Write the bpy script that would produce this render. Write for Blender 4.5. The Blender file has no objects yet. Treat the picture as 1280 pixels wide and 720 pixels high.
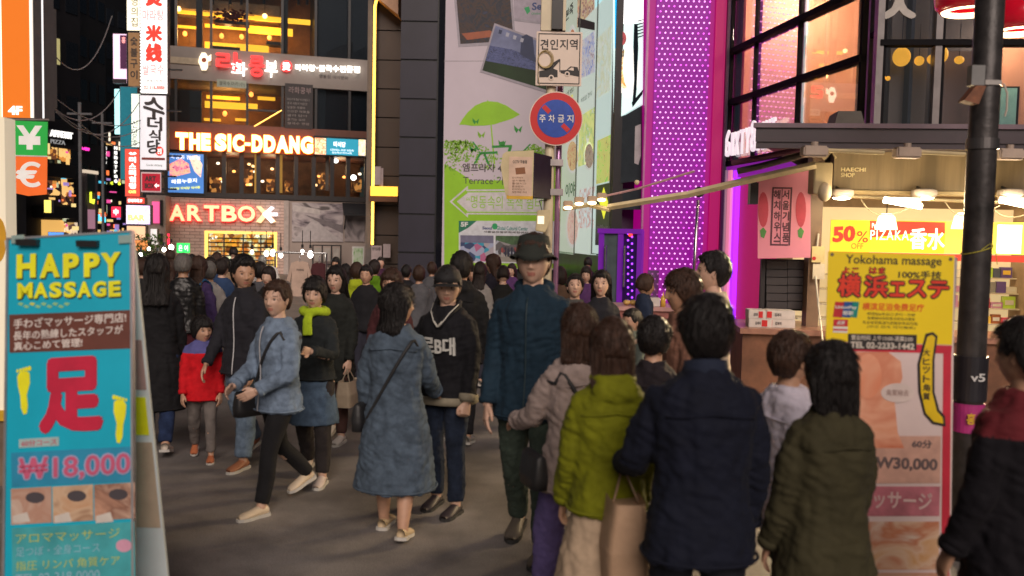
import bpy, bmesh, math, random
import numpy as np
from mathutils import Vector, Matrix, noise
random.seed(7)
rng = np.random.default_rng(7)
SC = bpy.context.scene
COL = bpy.data.collections.new('place')   # linked to the scene at the end: keeps the building of it fast
PI = math.pi
R = math.radians
# ---------------------------------------------------------------- camera
FPX = 1100.0
PITCH, ROLL, CAMH = 3.5, 1.2, 2.0
cam_data = bpy.data.cameras.new('camera')
cam = bpy.data.objects.new('camera', cam_data); COL.objects.link(cam)
cam_data.sensor_width = 36.0
cam_data.lens = 36.0 * FPX / 1280.0
cam_data.clip_start = 0.05; cam_data.clip_end = 1500
CAM_ROT = Matrix.Rotation(R(90 - PITCH), 3, 'X') @ Matrix.Rotation(R(ROLL), 3, 'Z')
cam.matrix_world = Matrix.Translation((0, 0, CAMH)) @ CAM_ROT.to_4x4()
cam_data.dof.use_dof = True
cam_data.dof.focus_distance = 12.0
cam_data.dof.aperture_fstop = 1.7
SC.camera = cam
# ---------------------------------------------------------------- world, sun, exposure
SUN_EL, SUN_AZ = 33.0, 172.0
w = bpy.data.worlds.new('World'); SC.world = w; w.use_nodes = True
wn = w.node_tree.nodes; wl = w.node_tree.links
sky = wn.new('ShaderNodeTexSky'); sky.sky_type = 'NISHITA'; sky.sun_disc = False
sky.sun_elevation = R(SUN_EL); sky.sun_rotation = R(SUN_AZ)
wl.new(sky.outputs['Color'], wn['Background'].inputs['Color'])
wn['Background'].inputs['Strength'].default_value = 0.006
sl = bpy.data.lights.new('street_fill', 'SUN'); sl.energy = 2.4; sl.angle = R(38); sl.color = (1.0, 0.84, 0.74)  # soft lamp added for the ambient street light; no sun shines at night
so = bpy.data.objects.new('street_fill', sl); COL.objects.link(so)
sdir = Vector((math.sin(R(SUN_AZ)) * math.cos(R(SUN_EL)), math.cos(R(SUN_AZ)) * math.cos(R(SUN_EL)), math.sin(R(SUN_EL))))
so.rotation_euler = sdir.to_track_quat('Z', 'Y').to_euler(); so.location = (0, -20, 30)
SC.view_settings.view_transform = 'Standard'; SC.view_settings.look = 'None'
SC.view_settings.exposure = 0.0; SC.view_settings.gamma = 1.0
SC.render.engine = 'CYCLES'
SC.cycles.max_bounces = 5; SC.cycles.diffuse_bounces = 2; SC.cycles.glossy_bounces = 3
SC.cycles.transparent_max_bounces = 12
SC.cycles.sample_clamp_indirect = 3.0
SC.cycles.use_denoising = True
# ---------------------------------------------------------------- pixel -> world
def ray(px, py):
    return CAM_ROT @ Vector(((px - 640) / FPX, -(py - 360) / FPX, -1.0))
def at_depth(px, py, Y):
    d = ray(px, py); t = Y / d.y
    return Vector((d.x * t, Y, CAMH + d.z * t))
def horizon(px):
    lo, hi = 100, 500
    for _ in range(30):
        m = (lo + hi) / 2
        if ray(px, m).z > 0: lo = m
        else: hi = m
    return lo
# ---------------------------------------------------------------- materials
MATS = {}
def S(c):
    """sRGB 0-255 to linear"""
    return tuple(((v / 255) / 12.92 if v / 255 <= .04045 else ((v / 255 + .055) / 1.055) ** 2.4) for v in c)
def mat(key, col=(.5, .5, .5), rough=.6, metal=0, var=.15, scale=6, bump=.0, bscale=40, emit=None, estr=0, stretch=(1, 1, 1), sheen=0, coat=0, spec=.5, sub=0):
    if key in MATS: return MATS[key]
    m = bpy.data.materials.new(key); m.use_nodes = True
    nt = m.node_tree; N = nt.nodes; L = nt.links
    b = N['Principled BSDF']
    b.inputs['Roughness'].default_value = rough; b.inputs['Metallic'].default_value = metal
    b.inputs['Specular IOR Level'].default_value = spec
    if sheen: b.inputs['Sheen Weight'].default_value = sheen
    if coat: b.inputs['Coat Weight'].default_value = coat; b.inputs['Coat Roughness'].default_value = .15
    if sub:
        b.inputs['Subsurface Weight'].default_value = sub; b.inputs['Subsurface Radius'].default_value = (.012, .005, .003); b.inputs['Subsurface Scale'].default_value = 1
    tc = N.new('ShaderNodeTexCoord'); mp = N.new('ShaderNodeMapping'); mp.inputs['Scale'].default_value = stretch
    L.new(tc.outputs['Object'], mp.inputs['Vector'])
    n = N.new('ShaderNodeTexNoise'); n.inputs['Scale'].default_value = scale; n.inputs['Detail'].default_value = 5; n.inputs['Roughness'].default_value = .6
    L.new(mp.outputs[0], n.inputs['Vector'])
    cr = N.new('ShaderNodeValToRGB')
    c0 = tuple(max(0, v * (1 - var)) for v in col[:3]); c1 = tuple(min(1, v * (1 + var)) for v in col[:3])
    cr.color_ramp.elements[0].position = .3; cr.color_ramp.elements[1].position = .7
    cr.color_ramp.elements[0].color = c0 + (1,); cr.color_ramp.elements[1].color = c1 + (1,)
    L.new(n.outputs['Fac'], cr.inputs['Fac']); L.new(cr.outputs[0], b.inputs['Base Color'])
    if emit is not None:
        b.inputs['Emission Color'].default_value = tuple(emit) + (1,); b.inputs['Emission Strength'].default_value = estr
    if bump:
        n2 = N.new('ShaderNodeTexNoise'); n2.inputs['Scale'].default_value = bscale; n2.inputs['Detail'].default_value = 4
        L.new(mp.outputs[0], n2.inputs['Vector'])
        bp = N.new('ShaderNodeBump'); bp.inputs['Strength'].default_value = bump; bp.inputs['Distance'].default_value = .02
        L.new(n2.outputs['Fac'], bp.inputs['Height']); L.new(bp.outputs[0], b.inputs['Normal'])
    MATS[key] = m
    return m
def glow(key, col, estr, base=None):
    """emission: lit letter, lamp, lit sign face, or light put into a plain surface"""
    return mat(key, base or col, .5, emit=col, estr=estr, var=.03)
def litprint(key, cols, scale=8, estr=0.0, distort=1.5, vor=False, rough=.5, stretch=(1, 1, 1), seed=0):
    """photographic print: bands of colours broken up by noise; estr>0 for a backlit or screen print, or light put into goods"""
    if key in MATS: return MATS[key]
    m = bpy.data.materials.new(key); m.use_nodes = True
    nt = m.node_tree; N = nt.nodes; L = nt.links; b = N['Principled BSDF']
    b.inputs['Roughness'].default_value = rough
    tc = N.new('ShaderNodeTexCoord'); mp = N.new('ShaderNodeMapping'); mp.inputs['Scale'].default_value = stretch
    mp.inputs['Location'].default_value = (seed * 3.1, seed * 1.7, seed * 2.3)
    L.new(tc.outputs['Object'], mp.inputs['Vector'])
    n = N.new('ShaderNodeTexNoise'); n.inputs['Scale'].default_value = scale; n.inputs['Detail'].default_value = 3; n.inputs['Distortion'].default_value = distort
    L.new(mp.outputs[0], n.inputs['Vector'])
    src = n.outputs['Fac']
    if vor:
        v = N.new('ShaderNodeTexVoronoi'); v.inputs['Scale'].default_value = scale
        L.new(mp.outputs[0], v.inputs['Vector'])
        sp = N.new('ShaderNodeSeparateColor'); L.new(v.outputs['Color'], sp.inputs[0]); src = sp.outputs[0]
    cr = N.new('ShaderNodeValToRGB'); cr.color_ramp.interpolation = 'LINEAR' if not vor else 'CONSTANT'
    E = cr.color_ramp.elements; k = len(cols)
    lo, hi = (.3, .7) if not vor else (0, 1)
    E[0].position = lo; E[0].color = tuple(cols[0]) + (1,)
    E[1].position = hi if not vor else (k - 1) / k; E[1].color = tuple(cols[-1]) + (1,)
    for i in range(1, k - 1):
        e = E.new(lo + (hi - lo) * i / ((k - 1) if not vor else k)); e.color = tuple(cols[i]) + (1,)
    L.new(src, cr.inputs['Fac']); L.new(cr.outputs[0], b.inputs['Base Color'])
    if estr:
        L.new(cr.outputs[0], b.inputs['Emission Color']); b.inputs['Emission Strength'].default_value = estr
    MATS[key] = m
    return m
def glassmat(key='glass', tint=(.8, .85, .9), refl=.12, rough=.02):
    if key in MATS: return MATS[key]
    m = bpy.data.materials.new(key); m.use_nodes = True
    nt = m.node_tree; N = nt.nodes; L = nt.links
    for n in list(N): N.remove(n)
    o = N.new('ShaderNodeOutputMaterial'); mx = N.new('ShaderNodeMixShader'); t = N.new('ShaderNodeBsdfTransparent'); g = N.new('ShaderNodeBsdfGlossy')
    lw = N.new('ShaderNodeLayerWeight'); lw.inputs['Blend'].default_value = .35
    mm = N.new('ShaderNodeMath'); mm.operation = 'MULTIPLY_ADD'; mm.inputs[1].default_value = .45; mm.inputs[2].default_value = refl
    L.new(lw.outputs['Facing'], mm.inputs[0]); L.new(mm.outputs[0], mx.inputs[0])
    t.inputs[0].default_value = tint + (1,); g.inputs['Roughness'].default_value = rough; g.inputs[0].default_value = (.9, .9, .95, 1)
    L.new(t.outputs[0], mx.inputs[1]); L.new(g.outputs[0], mx.inputs[2]); L.new(mx.outputs[0], o.inputs[0])
    MATS[key] = m
    return m
# ---------------------------------------------------------------- mesh builder
class MB:
    def __init__(s): s.v = []; s.f = []
    def add(s, vs, fs):
        o = len(s.v); s.v += [tuple(v) for v in vs]; s.f += [tuple(i + o for i in f) for f in fs]; return s
    def box(s, x0, x1, y0, y1, z0, z1):
        if x0 > x1: x0, x1 = x1, x0
        if y0 > y1: y0, y1 = y1, y0
        if z0 > z1: z0, z1 = z1, z0
        return s.add([(x0, y0, z0), (x1, y0, z0), (x1, y1, z0), (x0, y1, z0), (x0, y0, z1), (x1, y0, z1), (x1, y1, z1), (x0, y1, z1)],
                     [(0, 3, 2, 1), (4, 5, 6, 7), (0, 1, 5, 4), (1, 2, 6, 5), (2, 3, 7, 6), (3, 0, 4, 7)])
    def prism(s, poly, y0, y1):
        """polygon in (x,z), extruded from y0 (front) to y1"""
        n = len(poly)
        a = sum(poly[i][0] * poly[(i + 1) % n][1] - poly[(i + 1) % n][0] * poly[i][1] for i in range(n))
        if a < 0: poly = poly[::-1]
        vs = [(p[0], y0, p[1]) for p in poly] + [(p[0], y1, p[1]) for p in poly]
        fs = [tuple(range(n)), tuple(range(2 * n - 1, n - 1, -1))] + [(i, i + n, (i + 1) % n + n, (i + 1) % n) for i in range(n)]
        return s.add(vs, fs)
    def tube(s, pts, rad, n=10, cap=True, flat=1.0):
        pts = [Vector(p) for p in pts]
        if not isinstance(rad, (list, tuple)): rad = [rad] * len(pts)
        vs = []; fs = []
        up = Vector((0, 0, 1)) if abs((pts[-1] - pts[0]).normalized().z) < .9 else Vector((0, 1, 0))
        for i, p in enumerate(pts):
            t = (pts[min(i + 1, len(pts) - 1)] - pts[max(i - 1, 0)]).normalized()
            a = t.cross(up).normalized(); b = a.cross(t).normalized()
            for k in range(n):
                th = 2 * PI * k / n
                vs.append(p + a * math.cos(th) * rad[i] + b * math.sin(th) * rad[i] * flat)
        for i in range(len(pts) - 1):
            for k in range(n):
                fs.append((i * n + k, i * n + (k + 1) % n, (i + 1) * n + (k + 1) % n, (i + 1) * n + k))
        if cap:
            fs.append(tuple(range(n - 1, -1, -1))); fs.append(tuple(range((len(pts) - 1) * n, len(pts) * n)))
        return s.add(vs, fs)
    def cyl(s, p0, p1, r, n=16): return s.tube([p0, p1], r, n)
    def ell(s, c, r, n=14, m=9):
        vs = [(c[0], c[1], c[2] + r[2])]; fs = []
        for i in range(1, m):
            ph = PI * i / m
            for k in range(n):
                th = 2 * PI * k / n
                vs.append((c[0] + r[0] * math.sin(ph) * math.cos(th), c[1] + r[1] * math.sin(ph) * math.sin(th), c[2] + r[2] * math.cos(ph)))
        vs.append((c[0], c[1], c[2] - r[2]))
        for k in range(n): fs.append((0, 1 + k, 1 + (k + 1) % n))
        for i in range(m - 2):
            for k in range(n):
                a = 1 + i * n; fs.append((a + k, a + n + k, a + n + (k + 1) % n, a + (k + 1) % n))
        a = 1 + (m - 2) * n
        for k in range(n): fs.append((a + k, len(vs) - 1, a + (k + 1) % n))
        return s.add(vs, fs)
    def loft(s, rings, n=20, e=2.3):
        """rings: (cx,cy,cz,rx,ry) horizontal superellipses from bottom to top"""
        vs = []; fs = []
        for (cx, cy, cz, rx, ry) in rings:
            for k in range(n):
                th = 2 * PI * k / n; c, q = math.cos(th), math.sin(th)
                vs.append((cx + rx * math.copysign(abs(c) ** (2 / e), c), cy + ry * math.copysign(abs(q) ** (2 / e), q), cz))
        for i in range(len(rings) - 1):
            for k in range(n):
                fs.append((i * n + k, i * n + (k + 1) % n, (i + 1) * n + (k + 1) % n, (i + 1) * n + k))
        fs.append(tuple(range(n - 1, -1, -1))); fs.append(tuple(range((len(rings) - 1) * n, len(rings) * n)))
        return s.add(vs, fs)
    def obj(s, name, m, parent=None, base=(0, 0, 0), smooth=False, bevel=0):
        me = bpy.data.meshes.new(name)
        bx, by, bz = base
        me.from_pydata([(x - bx, y - by, z - bz) for x, y, z in s.v], [], s.f)
        me.update()
        if bevel:
            bm = bmesh.new(); bm.from_mesh(me)
            bmesh.ops.bevel(bm, geom=bm.edges[:], offset=bevel, segments=2, affect='EDGES', clamp_overlap=True)
            bm.to_mesh(me); bm.free()
        if smooth: me.polygons.foreach_set('use_smooth', [True] * len(me.polygons))
        me.materials.append(m)
        o = bpy.data.objects.new(name, me); COL.objects.link(o)
        if parent is not None: o.parent = parent
        return o
def tag(o, label=None, cat=None, group=None, kind=None):
    if label: o['label'] = label
    if cat: o['category'] = cat
    if group: o['group'] = group
    if kind: o['kind'] = kind
    return o
# text -> verts/faces (x right, y up, z depth)
_tc = {}
def text_mesh(body, bold=0, depth=0, spacing=1.0):
    k = (body, bold, depth, spacing)
    if k in _tc: return _tc[k]
    cu = bpy.data.curves.new('lettering', 'FONT'); cu.body = body; cu.size = 1; cu.offset = bold; cu.extrude = depth
    cu.align_x = 'LEFT'; cu.space_character = spacing; cu.resolution_u = 3
    o = bpy.data.objects.new('lettering', cu); SC.collection.objects.link(o)
    me = bpy.data.meshes.new_from_object(o.evaluated_get(bpy.context.evaluated_depsgraph_get()))
    vs = [tuple(v.co) for v in me.vertices]; fs = [tuple(p.vertices) for p in me.polygons]
    bpy.data.objects.remove(o); bpy.data.curves.remove(cu); bpy.data.meshes.remove(me)
    _tc[k] = (vs, fs)
    return vs, fs
# ---------------------------------------------------------------- frames (vertical or leaning planes standing in the place)
class Frame:
    def __init__(s, O, ux, uz=(0, 0, 1)):
        s.O = Vector(O); s.ux = Vector(ux).normalized(); s.uz = Vector(uz).normalized(); s.uy = s.uz.cross(s.ux)
        m = Matrix.Identity(4)
        for i in range(3):
            m[i][0] = s.ux[i]; m[i][1] = s.uy[i]; m[i][2] = s.uz[i]; m[i][3] = s.O[i]
        s.m = m; s.inv = m.inverted()
    def hit(s, px, py, v=0.0):
        d = ray(px, py); o = s.O + s.uy * v
        t = (o - Vector((0, 0, CAMH))).dot(s.uy) / d.dot(s.uy)
        p = s.inv @ (Vector((0, 0, CAMH)) + d * t)
        return p.x, p.z
    def rect(s, x0, y0, x1, y1, v=0.0):
        """pixel box -> u0,u1,w0,w1 on the plane"""
        ua, _ = s.hit(x0, (y0 + y1) / 2, v); ub, _ = s.hit(x1, (y0 + y1) / 2, v)
        _, wa = s.hit((x0 + x1) / 2, y1, v); _, wb = s.hit((x0 + x1) / 2, y0, v)
        return ua, ub, wa, wb
def frame_px(pa, ya, pb, yb):
    A = at_depth(pa, horizon(pa), ya); B = at_depth(pb, horizon(pb), yb)
    return Frame((A.x, A.y, 0), (B.x - A.x, B.y - A.y, 0))
class Thing:
    def __init__(s, name, label, cat, fr, base=(0, 0, 0), group=None):
        s.fr = fr; s.base = base
        s.o = bpy.data.objects.new(name, None); COL.objects.link(s.o)
        s.o.matrix_world = fr.m @ Matrix.Translation(base)
        s.o.empty_display_size = .2
        tag(s.o, label, cat, group)
    def part(s, name, mb, m, parent=None, **k):
        return mb.obj(name, m, parent if parent is not None else s.o, s.base, **k)
    def box(s, name, r, v0, v1, m, parent=None, **k):
        """r: pixel rect projected on depth v0"""
        u0, u1, w0, w1 = s.fr.rect(*r, v=v0)
        return s.part(name, MB().box(u0, u1, v0, v1, w0, w1), m, parent, **k)
    def ubox(s, name, u0, u1, v0, v1, w0, w1, m, parent=None, **k):
        return s.part(name, MB().box(u0, u1, v0, v1, w0, w1), m, parent, **k)
    def text(s, name, body, r, v, m, bold=0, depth=.004, parent=None, spacing=1.0, shear=0, world=None, rot=0):
        cjk = any(ord(c) > 0x2050 for c in body)
        vs, fs = text_mesh(body, 0 if cjk else bold, 1.0, spacing)
        if not vs: return None
        a = np.array(vs)
        if cjk and bold > .012:   # embolden heavy scripts by laying shifted copies over each other
            n0 = len(a); b0, f0, cp = a, fs, []
            fs = []
            D = [(0, 0), (1, 0), (-1, 0), (0, 1), (0, -1)] + ([(.7, .7), (-.7, .7), (.7, -.7), (-.7, -.7)] if bold > .03 else [])
            for k, (dx, dy) in enumerate(D): cp.append(b0 + np.array([dx * bold, dy * bold * 1.0, k * .002])); fs += [tuple(i + k * n0 for i in q) for q in f0]
            a = np.vstack(cp)
        if rot:
            c, q = math.cos(rot), math.sin(rot); a[:, :2] = a[:, :2] @ np.array([[c, q], [-q, c]])
        if shear: a[:, 1] += shear * (a[:, 0] - a[:, 0].min()) * 1.0
        lo = a.min(0); hi = a.max(0)
        u0, u1, w0, w1 = world if world else s.fr.rect(*r, v=v)
        mb = MB()
        u = u0 + (a[:, 0] - lo[0]) / (hi[0] - lo[0]) * (u1 - u0)
        ww = w0 + (a[:, 1] - lo[1]) / (hi[1] - lo[1]) * (w1 - w0)
        yy = np.where(a[:, 2] > .5, v - depth - np.maximum(a[:, 2] - 1, 0) * .08 * min(1, depth / .004), v)
        mb.add(list(zip(u.tolist(), yy.tolist(), ww.tolist())), fs)
        return s.part(name, mb, m, parent)
    def poly(s, name, pts, v, m, depth=.004, parent=None):
        """pixel polygon as thin plate"""
        P = [s.fr.hit(x, y, v) for x, y in pts]
        return s.part(name, MB().prism(P, v - depth, v), m, parent)
def circle_px(cx, cy, rx, ry, n=24, a0=0, a1=2 * PI):
    return [(cx + rx * math.cos(a0 + (a1 - a0) * i / (n if a1 - a0 > 6.2 else n - 1)), cy + ry * math.sin(a0 + (a1 - a0) * i / (n if a1 - a0 > 6.2 else n - 1))) for i in range(n)]
# common materials
BLACK = lambda: mat('black_metal', (.012, .012, .014), .45)
WHITE = lambda: mat('white_paint', (.75, .74, .7), .5)
# ================================================================ people
def skin_m(t=0):
    c = [(.52, .30, .20), (.60, .38, .28), (.44, .25, .16)][t]
    return mat('skin_%d' % t, c, .5, var=.08, scale=30, bump=.05, bscale=300, sub=.0)
LIP = lambda: mat('lip', (.42, .17, .13), .5)
def hair_m(k):
    c = {'black': (.010, .008, .008), 'brown': (.045, .022, .014), 'dark': (.02, .013, .011), 'grey': (.14, .13, .12)}[k]
    return mat('hair_' + k, c, .42, var=.5, scale=120, bump=.5, bscale=260, stretch=(1, 1, .12), spec=.35)
def ico(n):
    bm = bmesh.new(); bmesh.ops.create_icosphere(bm, subdivisions=n, radius=1)
    v = np.array([x.co[:] for x in bm.verts]); f = [tuple(q.index for q in p.verts) for p in bm.faces]; bm.free()
    return v, f
ICO = {n: ico(n) for n in (4, 5)}
def g(x, s): return np.exp(-(x / s) ** 2)
def sstep(x, a, b):
    t = np.clip((x - a) / (b - a), 0, 1); return t * t * (3 - 2 * t)
def skull(d):
    x, y, z = d[:, 0], d[:, 1], d[:, 2]
    t = np.clip(-z, 0, 1)
    X = .076 * x * (1 - .27 * t ** 1.6); 
    fy = np.where(y > 0, 1 - .10 * t, 1 - .50 * t ** 1.2)
    Y = np.where(y > 0, .094 * (np.abs(y) ** .88), -.100 * np.abs(y)) * fy
    Z = .117 * z
    return np.stack([X, Y, Z], 1)
def head_mesh(n, fem=False):
    d, f = ICO[n]; p = skull(d); x, y, z = p[:, 0].copy(), p[:, 1].copy(), p[:, 2].copy()
    fr = sstep(d[:, 1], .15, .5)
    ax = np.abs(x)
    dy = -.009 * g(ax - .031, .014) * g(z - .002, .011)
    dy += .0035 * g(z - .024, .008) * g(ax - .02, .03)
    namp = np.clip((.012 - z) / .048, 0, 1); nsh = 1 - sstep(-z, .033, .043)
    dy += (.003 + .019 * namp) * nsh * g(x, .008 + .006 * namp) * (z < .014)
    dy += .006 * g(ax - .012, .006) * g(z + .033, .006)
    dy += .0055 * g(z + .0565, .004) * g(x, .02) + .0065 * g(z + .068, .0045) * g(x, .018) - .004 * g(z + .0622, .0025) * g(x, .022)
    dy += .007 * g(z + .098, .016) * g(x, .02) + .003 * g(ax - .042, .018) * g(z + .025, .02)
    p[:, 1] += dy * fr
    if fem: p[:, 0] *= .95
    mi = []
    c = np.array([p[list(q)].mean(0) for q in f])
    lip = (c[:, 1] > .05) & (np.abs(c[:, 0]) < .020) & (c[:, 2] < -.052 + .1 * -np.abs(c[:, 0]) * .3) & (c[:, 2] > -.074 + .25 * np.abs(c[:, 0]))
    return p, f, lip
_heads = {}
def hair_shell(n, style, vol):
    d, f = ICO[n]; p = skull(d)
    ang = np.arctan2(np.abs(p[:, 0]), p[:, 1])
    fl = {'short': .060, 'bang': .036, 'long': .045, 'part': .058, 'bun': .062, 'crop': .064}[style]
    back = {'short': -.072, 'bang': -.078, 'crop': -.055, 'bun': -.06}.get(style, -.02)
    zl = np.interp(ang, [0, .55, .85, 1.05, 1.35, 1.62, 1.9, 2.3, 3.2], [fl, fl, fl - .012, .012, -.008, .012, -.03, back, back])
    if style in ('long', 'bang'):
        zl = np.interp(ang, [0, .5, .75, 1.0, 1.35, 3.2], [fl, fl - .004, fl - .02, -.02, -.05, back])
    # ragged hairline
    nz = np.array([noise.noise(Vector((q[0] * 60, q[1] * 60, q[2] * 8))) for q in p])
    k = sstep(p[:, 2] - zl + nz * .012, -.004, .010)
    top = sstep(p[:, 2], 0, .1)
    off = vol * (.012 + .012 * top + .006 * sstep(ang, 1.2, 2.2))
    st = np.array([noise.noise(Vector((q[0] * 90, q[1] * 90, q[2] * 14))) for q in p]) * .005
    off = off * k + st * k - .007 * (1 - k)
    L = np.linalg.norm(p, axis=1)[:, None]
    return p * (1 + off[:, None] / L), f
def limb(P, rad, sub=4):
    """catmull-rom resample of joints with radii"""
    P = [Vector(p) for p in P]; out = []; rr = []
    n = len(P)
    for i in range(n - 1):
        a = P[max(i - 1, 0)]; b = P[i]; c = P[i + 1]; e = P[min(i + 2, n - 1)]
        for k in range(sub):
            t = k / sub
            out.append(.5 * ((2 * b) + (c - a) * t + (2 * a - 5 * b + 4 * c - e) * t * t + (3 * b - a - 3 * c + e) * t ** 3))
            rr.append(rad[i] + (rad[i + 1] - rad[i]) * t)
    out.append(P[-1]); rr.append(rad[-1])
    return out, rr
_tmp = None
_clt = {}
def cloth_tex(size):
    if size not in _clt:
        t = bpy.data.textures.new('folds', 'CLOUDS'); t.noise_scale = size; t.noise_depth = 1; t.noise_type = 'HARD_NOISE'; _clt[size] = t
    return _clt[size]
def remesh(mb, vox, smooth=3, folds=0, fsize=.09, seed=0):
    me = bpy.data.meshes.new('tmp'); me.from_pydata([tuple(v) for v in mb.v], [], mb.f); me.update()
    o = bpy.data.objects.new('tmp', me); SC.collection.objects.link(o)
    m = o.modifiers.new('r', 'REMESH'); m.mode = 'VOXEL'; m.voxel_size = vox
    if smooth:
        q = o.modifiers.new('s', 'SMOOTH'); q.factor = .5; q.iterations = smooth
    if folds:
        e = bpy.data.objects.new('tmp2', None); SC.collection.objects.link(e); e.location = (seed * 1.37 % 5, seed * .71 % 5, seed * .3); e.scale = (1, 1, 2.2)
        q = o.modifiers.new('d', 'DISPLACE'); q.texture = cloth_tex(fsize); q.texture_coords = 'OBJECT'; q.texture_coords_object = e; q.strength = folds * .62; q.mid_level = .3
        e2 = bpy.data.objects.new('tmp3', None); SC.collection.objects.link(e2); e2.location = (seed * .37 % 5, seed * 1.71 % 5, 1); e2.scale = (1.9, 1.9, .75); e2.rotation_euler = (.25, .3, .2)
        q = o.modifiers.new('d2', 'DISPLACE'); q.texture = cloth_tex(fsize * .55); q.texture_coords = 'OBJECT'; q.texture_coords_object = e2; q.strength = folds * .42; q.mid_level = .3
    dg = bpy.context.evaluated_depsgraph_get(); dg.update()
    r = o.evaluated_get(dg); rm = r.to_mesh()
    nv = len(rm.vertices); co = np.empty(nv * 3, np.float32); rm.vertices.foreach_get('co', co)
    fs = [tuple(p.vertices) for p in rm.polygons]
    r.to_mesh_clear(); bpy.data.objects.remove(o); bpy.data.meshes.remove(me)
    if folds: bpy.data.objects.remove(e); bpy.data.objects.remove(e2)
    return co.reshape(-1, 3).astype(float), fs
def mk(name, v, f, m, parent, smooth=True, extra=None, mi=None):
    me = bpy.data.meshes.new(name); me.from_pydata(v.tolist() if hasattr(v, 'tolist') else v, [], f); me.update()
    if smooth: me.polygons.foreach_set('use_smooth', [True] * len(me.polygons))
    me.materials.append(m)
    if extra: me.materials.append(extra)
    if mi is not None: me.polygons.foreach_set('material_index', mi)
    o = bpy.data.objects.new(name, me); COL.objects.link(o); o.parent = parent
    return o
def hand_template(grip):
    mb = MB()
    # fingers point to -z, palm normal +x (towards body for left-hand side), thumb to +y
    mb.tube(*limb([(0, 0, .03), (0, 0, 0), (0, .004, -.045), (0, .004, -.085)], [.022, .026, .034, .034]), n=12, flat=.42) if False else None
    mb.loft([(0, .004, -.088, .013, .040), (0, .004, -.06, .015, .042), (0, 0, -.02, .016, .034), (0, 0, .02, .018, .025), (0, 0, .04, .018, .023)], n=16, e=2.6)
    for i, (yy, ln, rr) in enumerate([(.032, .072, .0092), (.011, .080, .0095), (-.010, .074, .0090), (-.030, .060, .0082)]):
        c = .9 if grip else .32 + .06 * i
        p = Vector((0, yy, -.082)); pts = [p.copy()]; a = c * .35
        for seg in (.45, .32, .26):
            a += c * .6 if not grip else c
            p = p + Vector((math.sin(a), yy * .15, -math.cos(a))) * ln * seg; pts.append(p.copy())
        P, rr_ = limb(pts, [rr * 1.1, rr, rr * .92, rr * .75], 3)
        mb.tube(P, rr_, n=8); mb.ell(P[-1], (rr * .74,) * 3, 8, 6)
    P, rr_ = limb([(.004, .028, -.022), (.012, .050, -.045), (.018, .056, -.068), (.024, .052, -.088)], [.015, .012, .0105, .008], 3)
    mb.tube(P, rr_, n=8); mb.ell(P[-1], (.008,) * 3, 8, 6)
    return remesh(mb, .0048, 2)
HANDS = {}
def hand(grip):
    if grip not in HANDS: HANDS[grip] = hand_template(grip)
    return HANDS[grip]
TOR = [(.46, .098, .072), (.50, .098, .073), (.56, .091, .067), (.61, .087, .064), (.68, .094, .068), (.74, .100, .071), (.78, .099, .066), (.808, .080, .055), (.830, .052, .045), (.850, .038, .041)]
TZ = [t[0] for t in TOR]
def tor(z, k=1.0):
    return float(np.interp(z, TZ, [t[1] for t in TOR])) * k, float(np.interp(z, TZ, [t[2] for t in TOR])) * k
def align(v, fwd=(0, 1, 0)):
    """rotation taking -z to v, +y near fwd"""
    z = -Vector(v).normalized(); y = Vector(fwd) - z * Vector(fwd).dot(z)
    if y.length < .1: y = Vector((0, 0, 1)) - z * z.z
    y.normalize(); x = y.cross(z)
    return Matrix((x, y, z)).transposed()
PN = [0]
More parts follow.
